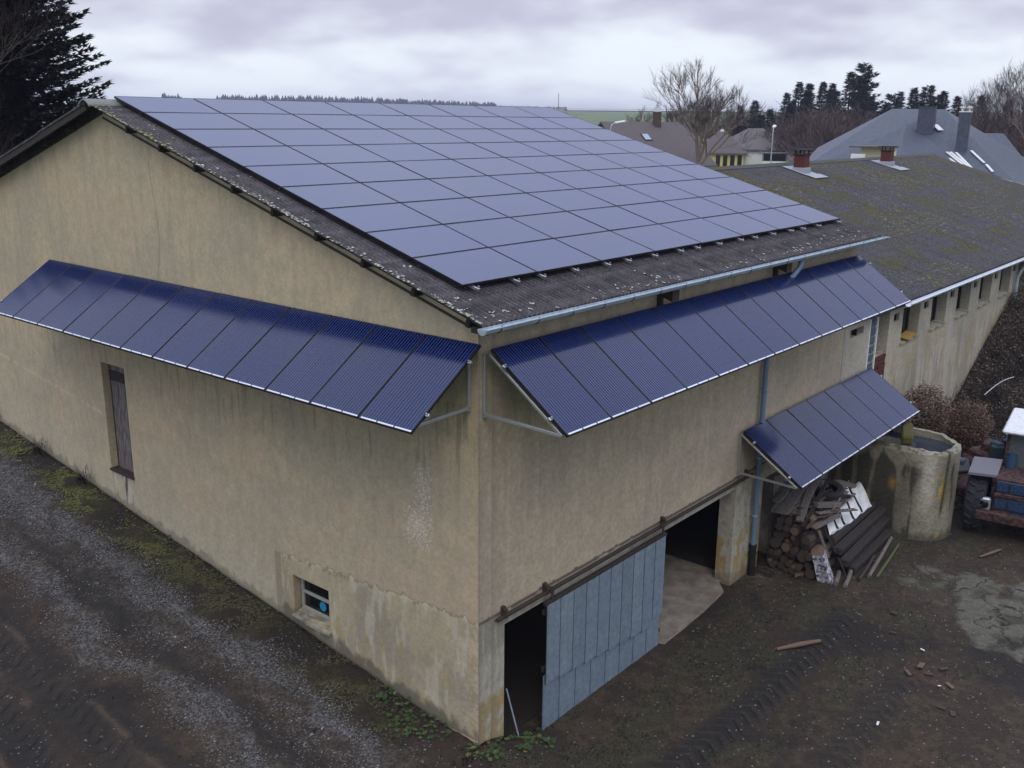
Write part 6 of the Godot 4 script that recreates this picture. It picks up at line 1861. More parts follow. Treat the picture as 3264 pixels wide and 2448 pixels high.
# leafless tree: forking limbs, then fine twigs
func limbs(wood: MB, twig: MB, p: Vector3, d: Vector3, ln: float, r: float, depth: int, rg: RandomNumberGenerator, spread: float, col: Color, tw: float) -> void:
	var pts := [p]; var rr := [r]
	var q := p; var dd := d
	for k in 3:
		dd = (dd + Vector3(rg.randf_range(-1, 1), rg.randf_range(-0.4, 0.9), rg.randf_range(-1, 1)) * 0.16).normalized()
		q += dd * ln / 3.0
		pts.append(q); rr.append(r * (1.0 - 0.16 * (k + 1)))
	wood.tube(pts, rr, 6 if r > 0.06 else 4 if r > 0.025 else 3, false)
	if depth == 0:
		for k in 6:
			var f := rg.randf_range(0.15, 1.0)
			var s: Vector3 = pts[0].lerp(q, f)
			var e := (dd + Vector3(rg.randf_range(-1, 1), rg.randf_range(-0.3, 1.0), rg.randf_range(-1, 1)) * 0.85).normalized()
			var c := col * rg.randf_range(0.75, 1.3); c.a = 1.0
			var n_ := e.cross(Vector3(rg.randf_range(-1, 1), 0.3, rg.randf_range(-1, 1))).normalized()
			spray(twig, s, e, ln * rg.randf_range(0.45, 1.05), tw, c, n_)
			spray(twig, s + e * ln * 0.3, (e + Vector3(rg.randf_range(-1, 1), rg.randf_range(-0.2, 0.8), rg.randf_range(-1, 1)) * 0.7).normalized(), ln * 0.5, tw * 0.8, c, n_)
		return
	var nc_ := 2 + (1 if rg.randf() < 0.65 else 0)
	var a0 := rg.randf() * TAU
	for k in nc_ + 1:
		var side := dd.cross(Vector3.UP if absf(dd.y) < 0.95 else Vector3.RIGHT).normalized().rotated(dd, a0 + TAU * k / (nc_ + 1) + rg.randf_range(-0.4, 0.4))
		var last := k == nc_
		var nd_ := (dd + side * (spread * rg.randf_range(0.6, 1.25) if not last else 0.22)).normalized()
		var from: Vector3 = q if last or k > 1 else pts[2]
		limbs(wood, twig, from, nd_, ln * rg.randf_range(0.62, 0.86), r * (0.66 if last else rg.randf_range(0.40, 0.60)), depth - 1, rg, spread, col, tw)

func bare_tree(called: String, label: String, at: Vector3, h: float, r: float, depth: int, seed_: int, spread: float, col: Color, tw: float, wood_m: Material, group := "", up := Vector3.UP) -> Node3D:
	var rg := RandomNumberGenerator.new(); rg.seed = seed_
	var o := thing(called, label, "tree", at, 0.0, group)
	var wood := MB.new(); var twig := MB.new()
	limbs(wood, twig, Vector3(0, -0.3, 0), up.normalized(), h * 0.30, r, depth, rg, spread, col, tw)
	obj("trunk", wood, wood_m, o)
	obj("crown", twig, M.twig, o, true)
	return o

# leafless shrub: a haze of upright twigs
func shrub_mesh(h: float, r: float, count: int, seed_: int, cols: Array, tw: float) -> ArrayMesh:
	var rg := RandomNumberGenerator.new(); rg.seed = seed_
	var mb := MB.new()
	for k in count:
		var a := rg.randf() * TAU
		var f := sqrt(rg.randf())
		var out := Vector3(cos(a), 0, sin(a))
		var p := out * (r * f * 0.45) + Vector3(0, rg.randf_range(0.0, 0.75) * h * (1.0 - 0.35 * f * f), 0)
		p += out * (p.y / h * r * 0.55 * f)
		var d := (out * 0.35 * f + Vector3.UP + Vector3(rg.randf_range(-1, 1), rg.randf_range(-0.3, 0.3), rg.randf_range(-1, 1)) * 0.55).normalized()
		var c: Color = cols[rg.randi() % cols.size()] * rg.randf_range(0.7, 1.3); c.a = 1.0
		spray(mb, p, d, rg.randf_range(0.18, 0.36) * h, tw, c, (out + Vector3(0, 0.5, 0)).normalized())
	return mb.mesh(true)

func make_trees() -> void:
	var o: Node3D
	# the tall spruce behind the barn
	o = thing("spruce_tree", "huge dark spruce rising behind the left slope of the barn roof", "tree", Vector3(8.0, 2.3, -30.8))
	inst("trunk", trunk_mesh(20.0, 0.34), M.trunk, o)
	inst("crown", conifer(20.5, 5.3, 501, 0.29, 12, Color(0.040, 0.050, 0.036), 0.24, 0.04, 0.72, 0.95, 0.34), M.leafmass, o)
	o = thing("spruce_tree", "second dark spruce cut by the left edge behind the barn", "tree", Vector3(1.5, 2.3, -36.0))
	inst("trunk", trunk_mesh(23.0, 0.36), M.trunk, o)
	inst("crown", conifer(23.5, 6.4, 502, 0.44, 11, Color(0.042, 0.052, 0.038), 0.24, 0.04, 0.85, 0.95, 0.34), M.leafmass, o)
	bare_tree("bare_tree", "brown leafless tree at the left edge in front of the spruces", Vector3(3.4, 2.2, -24.8), 11.5, 0.14, 5, 503, 0.55, Color(0.15, 0.11, 0.09), 0.009, M.trunk)
	# row of conifers behind the village
	var A := conifer(15.5, 4.1, 510, 0.50, 6, Color(0.062, 0.088, 0.062), 0.22, 0.05, 1.25, 1.12, 0.25)
	var B := conifer(15.5, 3.6, 511, 0.54, 6, Color(0.056, 0.080, 0.056), 0.18, 0.05, 1.25, 1.05, 0.30)
	var C := conifer(15.5, 3.9, 512, 0.85, 9, Color(0.064, 0.092, 0.062), 0.0, 0.18, 1.6, 0.55, 0.30)
	var tr := trunk_mesh(15.0, 0.24)
	var rows := [
		[145.69, 15.4, -60.91, 0, "dark spruce at the left shoulder of the conifer row behind the village"], [146.34, 15.08, -59.43, 1, "dark spruce second in the conifer row, close to the shoulder spruce"],
		[147.14, 15.39, -57.56, 0, "dark spruce in the middle of the conifer row behind the red shrubs"], [148.68, 16.93, -53.79, 0, "tall pointed spruce left of the highest pine in the row"],
		[149.42, 17.84, -51.87, 2, "highest tree of the row, a ragged pine with gaps in its crown"], [151.92, 14.39, -44.84, 1, "young pine behind the slate house, just left of its wide chimney"],
		[152.51, 14.54, -43.02, 2, "broad pine right above the wide chimney of the slate house"], [153.22, 13.91, -40.71, 1, "young pine between the two chimneys of the slate house"],
		[150.89, 13.32, -47.86, 2, "low pine in the gap left of the slate house ridge"], [153.79, 13.15, -38.81, 1, "low dark pine beside the thin chimney of the slate house"],
		[142.82, 12.52, -67.0, 0, "single dark cone shaped spruce right of the bare tree"], [144.95, 13.65, -62.53, 1, "dark spruce stepping down at the left end of the conifer row"],
		[141.81, 11.7, -69.01, 1, "small spruce just right of the large bare tree"], [143.92, 11.2, -64.73, 0, "small spruce between the single cone spruce and the row"],
		[147.6, 13.6, -60.2, 1, "dark spruce in the second rank behind the shoulder spruce"], [149.5, 14.4, -57.0, 0, "dark spruce in the second rank behind the middle of the row"],
		[151.5, 15.0, -53.0, 1, "dark spruce in the second rank behind the tall pointed spruce"], [146.0, 12.4, -62.0, 0, "lower dark spruce between the stepping spruce and the shoulder"],
		[152.0, 12.2, -48.8, 1, "low dark spruce in the gap right of the highest pine"], [156.0, 12.6, -45.8, 0, "dark spruce behind the young pines over the slate ridge"],
		[155.5, 12.0, -41.9, 1, "dark spruce behind the broad pine over the wide chimney"], [143.5, 10.2, -66.0, 1, "short spruce directly right of the single cone spruce"],
		[158.0, 15.6, -60.5, 0, "dark spruce in the back rank left of the middle of the row"], [160.0, 16.4, -56.0, 1, "dark spruce in the back rank behind the tall pointed spruce"], [157.0, 14.4, -64.5, 1, "dark spruce in the back rank at the left shoulder"],
		[161.0, 14.2, -50.0, 0, "dark spruce in the back rank right of the highest pine"], [162.0, 13.6, -44.0, 1, "dark spruce in the back rank above the slate house ridge"], [158.0, 13.4, -36.5, 0, "dark spruce rightmost of the row beyond the thin chimney"], [160.0, 12.6, -33.0, 1, "low dark spruce right of the thin chimney among bare trees"],
		[148.0, 14.0, -55.6, 1, "dark spruce filling the row before the highest pine"], [149.0, 13.2, -50.2, 0, "dark spruce on the right flank of the highest pine"],
	]
	for r in rows:
		var gyy := gy(r[0], r[2])
		o = thing("conifer_tree", r[4], "tree", Vector3(r[0], gyy, r[2]), rng.randf() * TAU)
		var s: float = (r[1] - gyy) / 15.5
		inst("trunk", tr, M.trunk, o)
		inst("crown", [A, B, C][r[3]], M.leafmass, o)
		var ww: float = [1.3, 1.4, 1.15][r[3]] * (1.2 if "single" in r[4] else 1.0)
		for c in o.get_children(): c.scale = Vector3(s * ww, s, s * ww)
	# the large bare tree and its small neighbours
	bare_tree("bare_tree", "large leafless spreading tree in front of the brown roofed house", Vector3(77.4, 1.6, -41.0), 13.6, 0.34, 5, 523, 0.58, Color(0.50, 0.37, 0.33), 0.012, M.pale_bark)
	bare_tree("bare_tree", "small leafless tree behind the brown roofed house ridge", Vector3(100.8, 2.5, -60.4), 9.5, 0.16, 4, 524, 0.55, Color(0.30, 0.22, 0.20), 0.018, M.pale_bark)
	bare_tree("bare_tree", "small leafless tree beside the capped chimney", Vector3(104.0, 2.5, -58.2), 10.0, 0.16, 4, 525, 0.50, Color(0.30, 0.22, 0.20), 0.018, M.pale_bark)
	# bare trees on the right, a birch among them
	bare_tree("birch_tree", "slender birch with white trunk right of the thin chimney", Vector3(70.0, 1.8, -8.6), 12.5, 0.10, 4, 530, 0.38, Color(0.33, 0.24, 0.225), 0.014, M.pale_trunk)
	var rt := [[112.0, -19.5, 14.5, "tall bare tree behind the far house roof"], [118.0, -16.0, 13.0, "bare tree at the upper right edge of the photo"], [104.0, -24.0, 12.0, "bare tree right behind the slate house roof"], [124.0, -24.5, 15.0, "highest bare tree in the grove right of the chimneys"], [98.0, -12.5, 10.0, "lower bare tree beside the far house at the edge"], [128.0, -17.5, 12.0, "bare tree deep in the grove at the right"]]
	for k in rt.size():
		var t: Array = rt[k]
		bare_tree("bare_tree", t[3], Vector3(t[0], gy(t[0], t[1]) - 0.3, t[1]), t[2], 0.17, 5 if k in [0, 3] else 4, 540 + k, 0.48, Color(0.46, 0.34, 0.32), 0.013, M.pale_bark)
	# reddish leafless shrubs between the houses and the conifers
	var cols := [Color(0.80, 0.50, 0.41), Color(0.76, 0.54, 0.46), Color(0.85, 0.58, 0.49), Color(0.70, 0.54, 0.47)]
	M.red_bark = mat(Color(0.62, 0.48, 0.43), 0.95)
	var protos := []
	for k in 3:
		var rg := RandomNumberGenerator.new(); rg.seed = 570 + k
		var wood := MB.new(); var twig := MB.new()
		for j in 4:
			limbs(wood, twig, Vector3(rg.randf_range(-0.5, 0.5), -0.2, rg.randf_range(-0.5, 0.5)), Vector3(rg.randf_range(-0.5, 0.5), 1, rg.randf_range(-0.5, 0.5)).normalized(), 1.9, 0.05, 3, rg, 0.55, cols[(k + j) % 4], 0.018)
		protos.append([wood.mesh(), twig.mesh(true)])
	var dark := shrub_mesh(5.0, 3.0, 2400, 562, [Color(0.15, 0.13, 0.095), Color(0.19, 0.155, 0.115), Color(0.11, 0.11, 0.075)], 0.07)
	var sp := [
		[126.0, -49.5, 1.0, 0], [128.5, -47.0, 1.25, 0], [131.0, -50.5, 1.55, 1], [133.0, -46.0, 1.45, 0], [135.0, -49.0, 1.7, 1], [137.5, -44.5, 1.45, 0], [127.0, -44.0, 1.0, 1], [130.0, -42.0, 1.1, 0], [139.0, -48.0, 1.5, 1], [134.0, -41.0, 1.1, 0],
		[136.0, -53.5, 1.5, 1], [138.0, -57.0, 1.3, 0], [141.0, -38.0, 1.2, 1], [120.0, -45.0, 0.75, 0], [122.0, -42.0, 0.8, 1], [118.0, -38.5, 0.8, 0], [124.0, -39.0, 0.9, 1], [128.0, -36.5, 1.0, 0],
		[132.0, -67.0, 0.9, 2], [134.5, -64.0, 1.0, 2], [129.0, -70.5, 0.8, 2], [137.5, -70.0, 1.0, 2], [139.0, -62.0, 0.95, 2],
		[131.5, -53.0, 1.5, 0], [134.5, -51.5, 1.6, 1], [138.5, -51.5, 1.7, 0], [140.5, -44.5, 1.6, 1], [133.5, -57.0, 1.2, 0], [128.0, -53.0, 1.0, 1], [140.0, -54.5, 1.6, 1],
		[96.0, -20.0, 1.3, 1], [92.5, -17.5, 1.0, 0], [101.0, -17.0, 1.4, 0], [97.0, -9.5, 1.2, 1], [106.0, -21.5, 1.5, 1], [100.0, -13.5, 1.3, 1], [104.0, -10.0, 1.4, 0], [110.0, -17.5, 1.6, 1], [112.0, -13.0, 1.6, 0], [108.0, -25.0, 1.6, 1], [115.0, -22.0, 1.7, 0],
	]
	var red := []; var dim := []; var back := []
	for k in sp.size():
		var p: Array = sp[k]
		var group: String = ["reddish bare shrubs before the conifers", "reddish bare shrubs before the conifers", "dark shrubs between the bare tree and the white house"][p[3]]
		var lab: String = ["reddish leafless shrub in the thicket before the conifer row", "reddish leafless shrub in the thicket before the conifer row", "dark dense shrub right of the large bare tree"][p[3]]
		if k >= 30:
			group = "bare shrubs behind the slate house"; lab = "brown leafless shrub in the thicket right of the slate house"
		o = thing("shrub", lab, "shrub", Vector3(p[0], gy(p[0], p[1]) - 0.2, p[1]), k * 1.3, group)
		(red if p[3] != 2 and k < 30 else dim if p[3] == 2 else back).append(o)
		if p[3] == 2:
			inst("twigs", dark, M.twig, o).scale = Vector3.ONE * p[2]
		else:
			inst("stems", protos[k % 3][0], M.red_bark, o).scale = Vector3(p[2] * 1.35, p[2] * 1.15, p[2] * 1.35)
			inst("twigs", protos[k % 3][1], M.twig, o).scale = Vector3(p[2] * 1.35, p[2] * 1.15, p[2] * 1.35)
	var belt := []
	for k in 16:
		var a := -0.505 + 0.031 * k
		var d := 172.0 + 14.0 * fposmod(k * 0.618, 1.0)
		var x := -9.5 + cos(a) * d; var z := 8.5 + sin(a) * d
		o = thing("bare_tree", "brown bare tree", "tree", Vector3(x, gy(x, z) - 0.3, z), k * 2.1, "bare trees in the belt behind the conifers")
		inst("trunk", protos[k % 3][0], M.red_bark, o).scale = Vector3(2.0, 1.75 + 0.4 * fposmod(k * 0.37, 1.0), 2.0)
		inst("crown", protos[k % 3][1], M.twig, o).scale = Vector3(2.0, 1.75 + 0.4 * fposmod(k * 0.37, 1.0), 2.0)
		belt.append(o)
	label_in_order(belt, "brown bare tree in the belt behind the conifer row, %s from the left")
	label_in_order(red, "reddish leafless shrub before the conifer row, %s from the left in that thicket")
	label_in_order(dim, "dark dense shrub right of the large bare tree, %s of these from the left")
	label_in_order(back, "brown leafless shrub right of the slate house, %s from the left there")
	# forest on the far crest: one dark mass of firs
	var fir := MB.new()
	for t in [[0.12, 0.30], [0.36, 0.24], [0.60, 0.16]]:
		fir.lathe([Vector2(t[1], t[0]), Vector2(t[1] * 0.45, t[0] + 0.22), Vector2(0.0, t[0] + 0.42)], 6)
	var xf := []; var cs := []
	var fz := noise(94, 0.012, 2)
	for k in 2600:
		var a := rng.randf_range(-1.32, -0.64)
		var d := rng.randf_range(905.0, 1040.0)
		if a > -0.72: d = rng.randf_range(905.0, 940.0)
		var gap := fz.get_noise_1d(a * 900.0)
		if a < -0.97 and gap > 0.10: continue
		if a < -1.03: continue
		var x := cos(a) * d; var z := sin(a) * d
		var h := rng.randf_range(7.5, 12.0) * (0.62 if a > -0.71 else 1.0)
		if a > -0.90 and a < -0.62: h *= 1.0 - 0.45 * smoothstep(-0.88, -0.64, a)
		xf.append(Transform3D(Basis().scaled(Vector3(h * rng.randf_range(0.75, 1.1), h, h * rng.randf_range(0.75, 1.1))), Vector3(x, gy(x, z) - 0.6, z)))
		cs.append(Color(0.030, 0.038, 0.040) * rng.randf_range(0.7, 1.4) if rng.randf() < 0.85 else Color(0.085, 0.068, 0.062))
	tag(multi("forest", fir.mesh(), M.stone, xf, cs, self), "dark conifer forest along the crest of the far field", "forest")

# ------------------------------------------------------------------ gravel, moss, grass, leaves, brambles
func make_litter() -> void:
	var xf := []; var cs := []
	var st := MB.new()
	st.lathe([Vector2(0.0, 0.55), Vector2(0.62, 0.42), Vector2(1.0, 0.0), Vector2(0.6, -0.4)], 5)
	for k in 150000:
		var x := rng.randf_range(-5.0, 0.1); var z := rng.randf_range(-17.0, 1.5)
		if rng.randf() > gravel_amount(x, z) * 0.85 + 0.035: continue
		var s := rng.randf_range(0.005, 0.013) * (1.8 if rng.randf() < 0.04 else 1.0)
		xf.append(Transform3D(Basis(Vector3.UP, rng.randf() * TAU).rotated(Vector3.RIGHT, rng.randf_range(-0.5, 0.5)).scaled(Vector3(s * rng.randf_range(0.8, 1.6), s * rng.randf_range(0.6, 1.1), s)), Vector3(x, gy(x, z) + 0.004, z)))
		var v := rng.randf_range(0.075, 0.19)
		cs.append(Color(v, v * 0.97, v * rng.randf_range(0.90, 1.04)) if rng.randf() < 0.98 else Color(0.32, 0.31, 0.30))
	for k in 2600: # strays on the yard
		var x := rng.randf_range(0.0, 16.0); var z := rng.randf_range(0.3, 7.0)
		var s := rng.randf_range(0.006, 0.02)
		xf.append(Transform3D(Basis(Vector3.UP, rng.randf() * TAU).scaled(Vector3(s * 1.3, s * 0.7, s)), Vector3(x, gy(x, z) + 0.004, z)))
		var v := rng.randf_range(0.06, 0.20)
		cs.append(Color(v, v * 0.92, v * 0.84))
	tag(multi("gravel", st.mesh(), M.stone, xf, cs, self), "grey gravel strewn along the track by the gable", "gravel")
	# moss cushions along the foot of the gable
	var blob := MB.new()
	blob.lathe([Vector2(0.0, 0.55), Vector2(0.5, 0.45), Vector2(0.9, 0.15), Vector2(1.0, 0.0)], 7)
	xf = []; cs = []
	for k in 30000:
		var x := rng.randf_range(-1.5, -0.05); var z := rng.randf_range(-17.0, -0.8)
		var a := moss_amount(x, z)
		if rng.randf() > a * 0.8: continue
		var s := rng.randf_range(0.010, 0.030)
		xf.append(Transform3D(Basis(Vector3.UP, rng.randf() * TAU).scaled(Vector3(s * rng.randf_range(0.8, 1.5), s * 0.7, s)), Vector3(x, gy(x, z) + 0.002, z)))
		var far := smoothstep(-5.0, -11.0, z)
		var c := Color(0.042, 0.037, 0.016).lerp(Color(0.095, 0.098, 0.020), clampf(far * 0.8 + rng.randf_range(-0.25, 0.35), 0.0, 1.0))
		cs.append(c * rng.randf_range(0.7, 1.25))
	tag(multi("moss", blob.mesh(), M.stone, xf, cs, self), "olive moss cushions along the foot of the gable wall", "moss")
	# short grass and dead blades
	var tuft := MB.new()
	var rg := RandomNumberGenerator.new(); rg.seed = 77
	for k in 7:
		var a := rg.randf() * TAU
		var d := Vector3(cos(a) * 0.75, rg.randf_range(0.35, 1.0), sin(a) * 0.75).normalized()
		var s := d.cross(Vector3.UP).normalized() * 0.07
		var p := Vector3(rg.randf_range(-0.3, 0.3), 0, rg.randf_range(-0.3, 0.3))
		var nn := (Vector3.UP + Vector3(cos(a), 0, sin(a)) * 0.3).normalized()
		tuft.vert(p - s, nn); tuft.vert(p + s, nn); tuft.vert(p + d * rg.randf_range(0.6, 1.1), nn)
	xf = []; cs = []
	for k in 110000:
		var x := rng.randf_range(-1.0, 17.0); var z := rng.randf_range(0.02, 7.5)
		var w := smoothstep(-0.02, 0.32, gb.get_noise_2d(x * 0.55 + 20.0, z * 0.9) + 0.30 * exp(-pow((z - 1.1 - 0.05 * x) / 0.6, 2.0)) - 0.25 * smoothstep(3.0, 5.0, z))
		w = maxf(w, 0.9 * exp(-pow(z / 0.14, 2.0)) * (1.0 if x < 5.2 else 0.2))
		w *= 1.0 - 0.85 * exp(-pow((z - 2.22 - 0.07 * (x - 4.0)) / 0.36, 4.0))
		w *= 1.0 - slab_amount(x, z)
		if x > 9.0 and z < 2.0 and x < 15.0: w *= 0.15
		if rng.randf() > w * 0.8 + 0.03: continue
		var s := rng.randf_range(0.010, 0.028) * (2.0 if z < 0.25 and x < 1.6 else 1.0)
		xf.append(Transform3D(Basis(Vector3.UP, rng.randf() * TAU).scaled(Vector3(s, s * rng.randf_range(0.5, 1.1), s)), Vector3(x, gy(x, z) + 0.0, z)))
		var r := rng.randf()
		cs.append((Color(0.088, 0.090, 0.048) if r < 0.45 else Color(0.125, 0.105, 0.068) if r < 0.8 else Color(0.070, 0.052, 0.036)) * rng.randf_range(0.7, 1.3))
	for k in 9000: # by the gable track and its far edge
		var x := rng.randf_range(-9.5, -0.05); var z := rng.randf_range(-17.0, 2.5)
		var w := 0.9 * smoothstep(-6.0, -7.2, x) + 0.5 * exp(-pow((x + 0.15) / 0.16, 2.0)) + 0.10
		if rng.randf() > w * (1.0 - gravel_amount(x, z)): continue
		var s := rng.randf_range(0.02, 0.055)
		xf.append(Transform3D(Basis(Vector3.UP, rng.randf() * TAU).scaled(Vector3(s, s * 0.8, s)), Vector3(x, gy(x, z), z)))
		cs.append((Color(0.060, 0.075, 0.030) if rng.randf() < 0.5 else Color(0.095, 0.080, 0.048)) * rng.randf_range(0.7, 1.3))
	tag(multi("grass", tuft.mesh(), M.stone, xf, cs, self), "short worn grass and dead blades on the muddy yard", "grass")
	# green weeds at the corner of the barn
	var leaf := MB.new()
	for k in 9:
		var a := TAU * k / 9.0 + rg.randf_range(-0.3, 0.3)
		var d := Vector3(cos(a), rg.randf_range(0.25, 0.9), sin(a)).normalized()
		var s := d.cross(Vector3.UP).normalized() * 0.30
		var p := d * 0.15
		var nn := (Vector3.UP * 1.2 + Vector3(cos(a), 0, sin(a)) * 0.2).normalized()
		var m := p + d * 0.5 + Vector3(0, 0.06, 0)
		leaf.tri(p, m - s, m + s, nn); leaf.tri(m - s, p + d * 1.05, m + s, nn)
	var lm := leaf.mesh()
	var wd := [[-0.30, -0.75, 0.30, "green weed clump at the foot of the barn corner"], [-0.50, -1.10, 0.24, "green weed clump left of the one at the barn corner"], [-0.18, -1.62, 0.24, "small green weed against the plinth near the corner"], [0.45, 0.22, 0.30, "yellow green weed at the foot of the corner pillar"], [1.05, 0.28, 0.26, "low green weed before the gap beside the sliding door"], [-0.10, 0.20, 0.24, "small weed just in front of the barn corner"]]
	for w in wd:
		var wx := []; var wc := []
		for k in 34:
			var a := rng.randf() * TAU; var f: float = w[2] * sqrt(rng.randf())
			var x: float = w[0] + cos(a) * f; var z: float = w[1] + sin(a) * f * 1.2
			if x > -0.04 and z < 0.04: continue
			var s := rng.randf_range(0.022, 0.048)
			wx.append(Transform3D(Basis(Vector3.UP, rng.randf() * TAU).scaled(Vector3(s, s * 1.3, s)), Vector3(x - w[0], gy(x, z) - gy(w[0], w[1]) + rng.randf_range(0.0, 0.07), z - w[1])))
			wc.append((Color(0.050, 0.095, 0.030) if rng.randf() < 0.75 else Color(0.13, 0.14, 0.04)) * rng.randf_range(0.7, 1.3))
		var o := thing("weed", w[3], "plant", Vector3(w[0], gy(w[0], w[1]), w[1]))
		multi("leaves", lm, M.stone, wx, wc, o)
	# dark bare stalks against the gable foot, far left
	var dead := shrub_mesh(0.5, 0.35, 140, 571, [Color(0.07, 0.06, 0.045), Color(0.10, 0.085, 0.06)], 0.006)
	for p in [[-0.25, -15.6, "dry stalks at the foot of the gable, leftmost clump"], [-0.22, -13.1, "dry stalks at the foot of the gable left of the loft door"], [-0.2, -11.2, "dry stalks at the foot of the gable under the loft door side"]]:
		var o := thing("dry_plant", p[2], "plant", Vector3(p[0], gy(p[0], p[1]) - 0.02, p[1]))
		inst("stalks", dead, M.twig, o)
	# fallen leaves and brambles covering the bank in front of the wing
	xf = []; cs = []
	var lf := MB.new()
	lf.tri(Vector3(-0.5, 0, 0), Vector3(0, 0.18, -0.42), Vector3(0, 0.1, 0.42), Vector3.UP)
	lf.tri(Vector3(0.75, 0.05, 0), Vector3(0, 0.18, -0.42), Vector3(0, 0.1, 0.42), Vector3.UP)
	for k in 70000:
		var x := rng.randf_range(15.2, 34.0); var z := rng.randf_range(0.05, 8.5)
		var f := smoothstep(15.2, 19.0, x + 0.6 * z)
		if rng.randf() > f: continue
		var hump := maxf(0.0, gb.get_noise_2d(x * 0.6, z * 0.6) + 0.25) * 0.9 * smoothstep(17.5, 21.0, x) * (0.35 + 0.65 * smoothstep(0.4, 2.0, z))
		var s := rng.randf_range(0.03, 0.075)
		var b := Basis(Vector3.UP, rng.randf() * TAU) * Basis(Vector3.RIGHT, rng.randfn(0.0, 0.6)) * Basis(Vector3.BACK, rng.randfn(0.0, 0.6))
		xf.append(Transform3D(b.scaled(Vector3(s, s, s)), Vector3(x, gy(x, z) + 0.28 * gb.get_noise_2d(x, z) * 0.0 + rng.randf() * (0.12 + hump), z)))
		var r := rng.randf()
		cs.append((Color(0.075, 0.055, 0.043) if r < 0.55 else Color(0.125, 0.088, 0.068) if r < 0.85 else Color(0.045, 0.050, 0.030) if r < 0.96 else Color(0.20, 0.18, 0.16)) * rng.randf_range(0.6, 1.35))
	tag(multi("brambles", lf.mesh(), M.leafmass, xf, cs, self), "dark bramble thicket full of dead leaves below the low wing", "brambles")
	xf = []
	var stalk := shrub_mesh(1.0, 0.8, 90, 572, [Color(0.09, 0.07, 0.06), Color(0.14, 0.11, 0.095), Color(0.06, 0.05, 0.042)], 0.008)
	for k in 420:
		var x := rng.randf_range(17.0, 34.0); var z := rng.randf_range(0.3, 8.0)
		if rng.randf() > smoothstep(16.5, 20.5, x + 0.5 * z): continue
		var s := rng.randf_range(0.4, 1.0) * (0.5 + 0.5 * smoothstep(0.3, 2.0, z))
		xf.append(Transform3D(Basis(Vector3.UP, rng.randf() * TAU).scaled(Vector3(s * 1.2, s, s * 1.2)), Vector3(x, gy(x, z) - 0.05, z)))
	tag(multi("bramble_stems", stalk, M.twig, xf, [], self), "tangle of bare bramble stems on the bank below the low wing", "brambles")
	# dry ivy over the far end of the wing wall
	xf = []; cs = []
	for k in 9000:
		var x := 27.2 + absf(rng.randfn(0.0, 3.0)); var y := rng.randf_range(0.5, 4.3)
		if x < 28.0 and y > 2.8: continue
		if x < 29.2 and y > 3.2 and x > 27.0: continue
		if rng.randf() > smoothstep(27.0, 29.0, x + 0.8 * (2.6 - y)): continue
		var s := rng.randf_range(0.04, 0.08)
		xf.append(Transform3D((Basis(Vector3.BACK, rng.randf() * TAU) * Basis(Vector3.RIGHT, PI / 2 + rng.randfn(0.0, 0.4))).scaled(Vector3(s, s, s)), Vector3(x, y, rng.randf_range(0.02, 0.22))))
		cs.append((Color(0.050, 0.040, 0.032) if rng.randf() < 0.7 else Color(0.085, 0.062, 0.05)) * rng.randf_range(0.6, 1.3))
	var iv := thing("ivy", "dry brown ivy climbing the far end of the wing wall by the downpipe", "climbing plant", Vector3.ZERO)
	multi("leaves", lf.mesh(), M.leafmass, xf, cs, iv)
	# the round russet shrub before the wing wall, and a lower one behind it
	for p in [[17.3, 0.85, 0.78, 1.95, "round russet brown shrub standing against the low wing wall"], [20.2, 1.3, 0.8, 0.95, "lower dark russet shrub behind the round one by the wing wall"]]:
		var o := thing("shrub", p[4], "shrub", Vector3(p[0], gy(p[0], p[1]) - 0.1, p[1]))
		xf = []; cs = []
		for k in 9500:
			var d := Vector3(rng.randfn(), rng.randfn(), rng.randfn()).normalized()
			var rr: float = p[2] * pow(rng.randf(), 0.28) * (1.0 + 0.35 * na.get_noise_3d(d.x * 9.0, d.y * 9.0, d.z * 9.0))
			var q := Vector3(d.x * rr * 0.85, p[3] + d.y * rr * 1.05, d.z * rr * 0.85)
			if k % 3 == 0: q = Vector3(d.x * rr * 0.7, rng.randf() * p[3], d.z * rr * 0.7)
			if q.y < 0.0: continue
			var s := rng.randf_range(0.032, 0.062)
			xf.append(Transform3D((Basis(Vector3.UP, rng.randf() * TAU) * Basis(Vector3.RIGHT, rng.randfn(0.0, 0.8))).scaled(Vector3(s, s, s)), q))
			cs.append((Color(0.115, 0.068, 0.050) if rng.randf() < 0.65 else Color(0.16, 0.095, 0.07)) * rng.randf_range(0.55, 1.35))
		multi("leaves", lf.mesh(), M.leafmass, xf, cs, o)
		for k in 7:
			var mb := MB.new()
			var a := TAU * k / 7.0
			mb.tube([Vector3(cos(a) * 0.08, 0, sin(a) * 0.08), Vector3(cos(a) * 0.2, p[3] * 0.7, sin(a) * 0.2), Vector3(cos(a) * 0.3, p[3] * 0.95, sin(a) * 0.3)], [0.02, 0.015, 0.005], 5)
			obj("stem", mb, M.trunk, o)
	# pale rubble and a hose showing through the brambles
	var mb2 := MB.new()
	var hp := []; var hr := []
	for k in 12:
		var t := k / 11.0
		var x := 22.8 + 1.0 * t; var z := 1.0 + 0.55 * t
		hp.append(Vector3(x, gy(x, z) + 0.65 + 0.12 * sin(t * 3.0), z)); hr.append(0.016)
	mb2.tube(hp, hr, 6)
	tag(obj("hose", mb2, M.alu, self), "pale hose arching over the dark brambles", "hose")
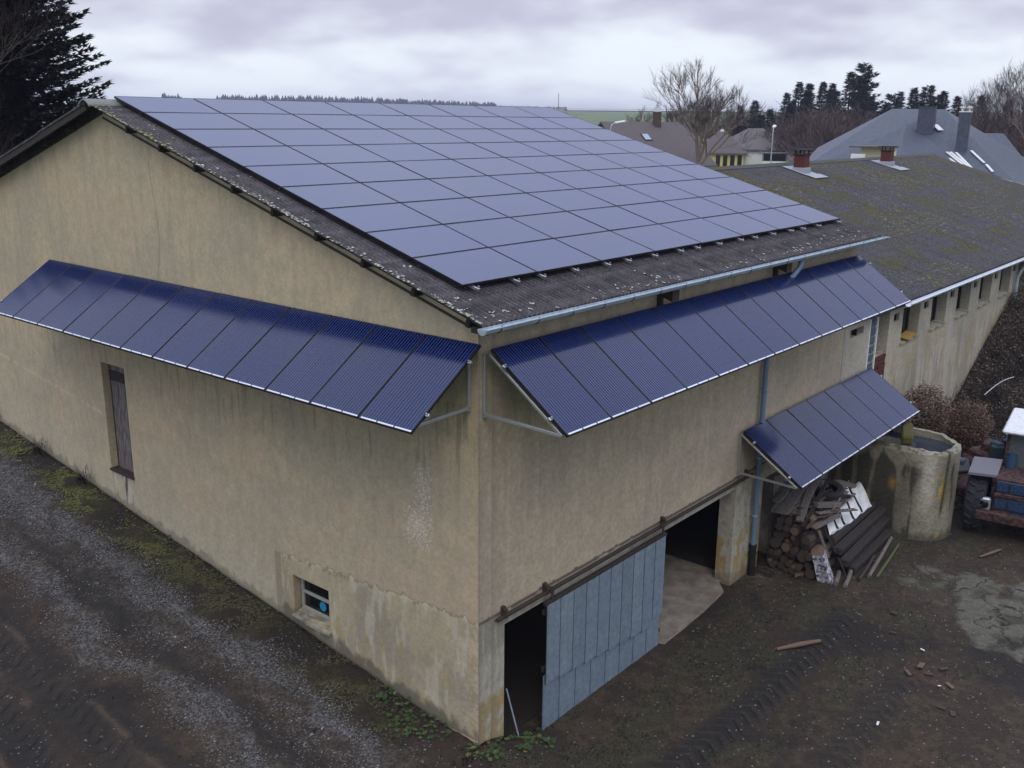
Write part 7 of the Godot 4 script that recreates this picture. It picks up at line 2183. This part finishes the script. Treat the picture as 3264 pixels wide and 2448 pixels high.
	for p in [[21.9, 2.05, 0.17, "white lump of rubble lying in the brambles at the right edge"], [20.3, 2.5, 0.15, "pale lump of rubble in the brambles above the truck roof"], [21.2, 2.2, 0.09, "small pale stone in the brambles below the white lump"]]:
		mb2 = MB.new()
		mb2.box(Vector3.ZERO, Vector3(p[2] * 2.2, p[2], p[2] * 1.2), Basis(Vector3.UP, p[0]), p[2] * 0.4)
		var o := obj("rubble", mb2, M.white, self)
		o.position = Vector3(p[0], gy(p[0], p[1]) + 0.5, p[1])
		tag(o, p[3], "rubble")


func _ready() -> void:
	rng.seed = 7
	# ---- camera
	var cam := Camera3D.new()
	cam.name = "camera"
	cam.fov = 42.92
	cam.near = 0.1
	cam.far = 6000.0
	add_child(cam)
	cam.position = Vector3(-9.506, 8.995, 8.474)
	cam.basis = Basis(Vector3.UP, -0.8783) * Basis(Vector3.RIGHT, -0.2633) * Basis(Vector3.BACK, 0.0088)
	cam.current = true
	# ---- sky, sun, exposure
	var env := Environment.new()
	env.background_mode = Environment.BG_SKY
	var sky := Sky.new()
	var pano := PanoramaSkyMaterial.new()
	pano.panorama = sky_picture()
	sky.sky_material = pano
	env.sky = sky
	env.background_energy_multiplier = 1.0
	env.ambient_light_source = Environment.AMBIENT_SOURCE_SKY
	env.tonemap_mode = Environment.TONE_MAPPER_LINEAR
	env.tonemap_exposure = 1.14
	env.sdfgi_enabled = true
	env.ssao_enabled = true
	env.ssil_enabled = true
	env.fog_enabled = true
	env.fog_density = 0.00035
	env.fog_light_color = Color(0.80, 0.82, 0.92)
	var we := WorldEnvironment.new()
	we.name = "world"
	we.environment = env
	add_child(we)
	var sun := DirectionalLight3D.new()
	sun.name = "sun"
	sun.light_energy = 0.25
	sun.light_color = Color(1.0, 0.95, 0.88)
	sun.light_angular_distance = 30.0
	sun.shadow_enabled = true
	add_child(sun)
	sun.look_at_from_position(Vector3(-30, 45, 25), Vector3.ZERO)
	# ---- the place
	make_materials()
	make_ground()
	make_barn()
	make_awnings()
	make_roof_array()
	make_wing()
	make_yard()
	make_tank()
	make_truck()
	make_woodpile()
	make_village()
	make_trees()
	make_litter()
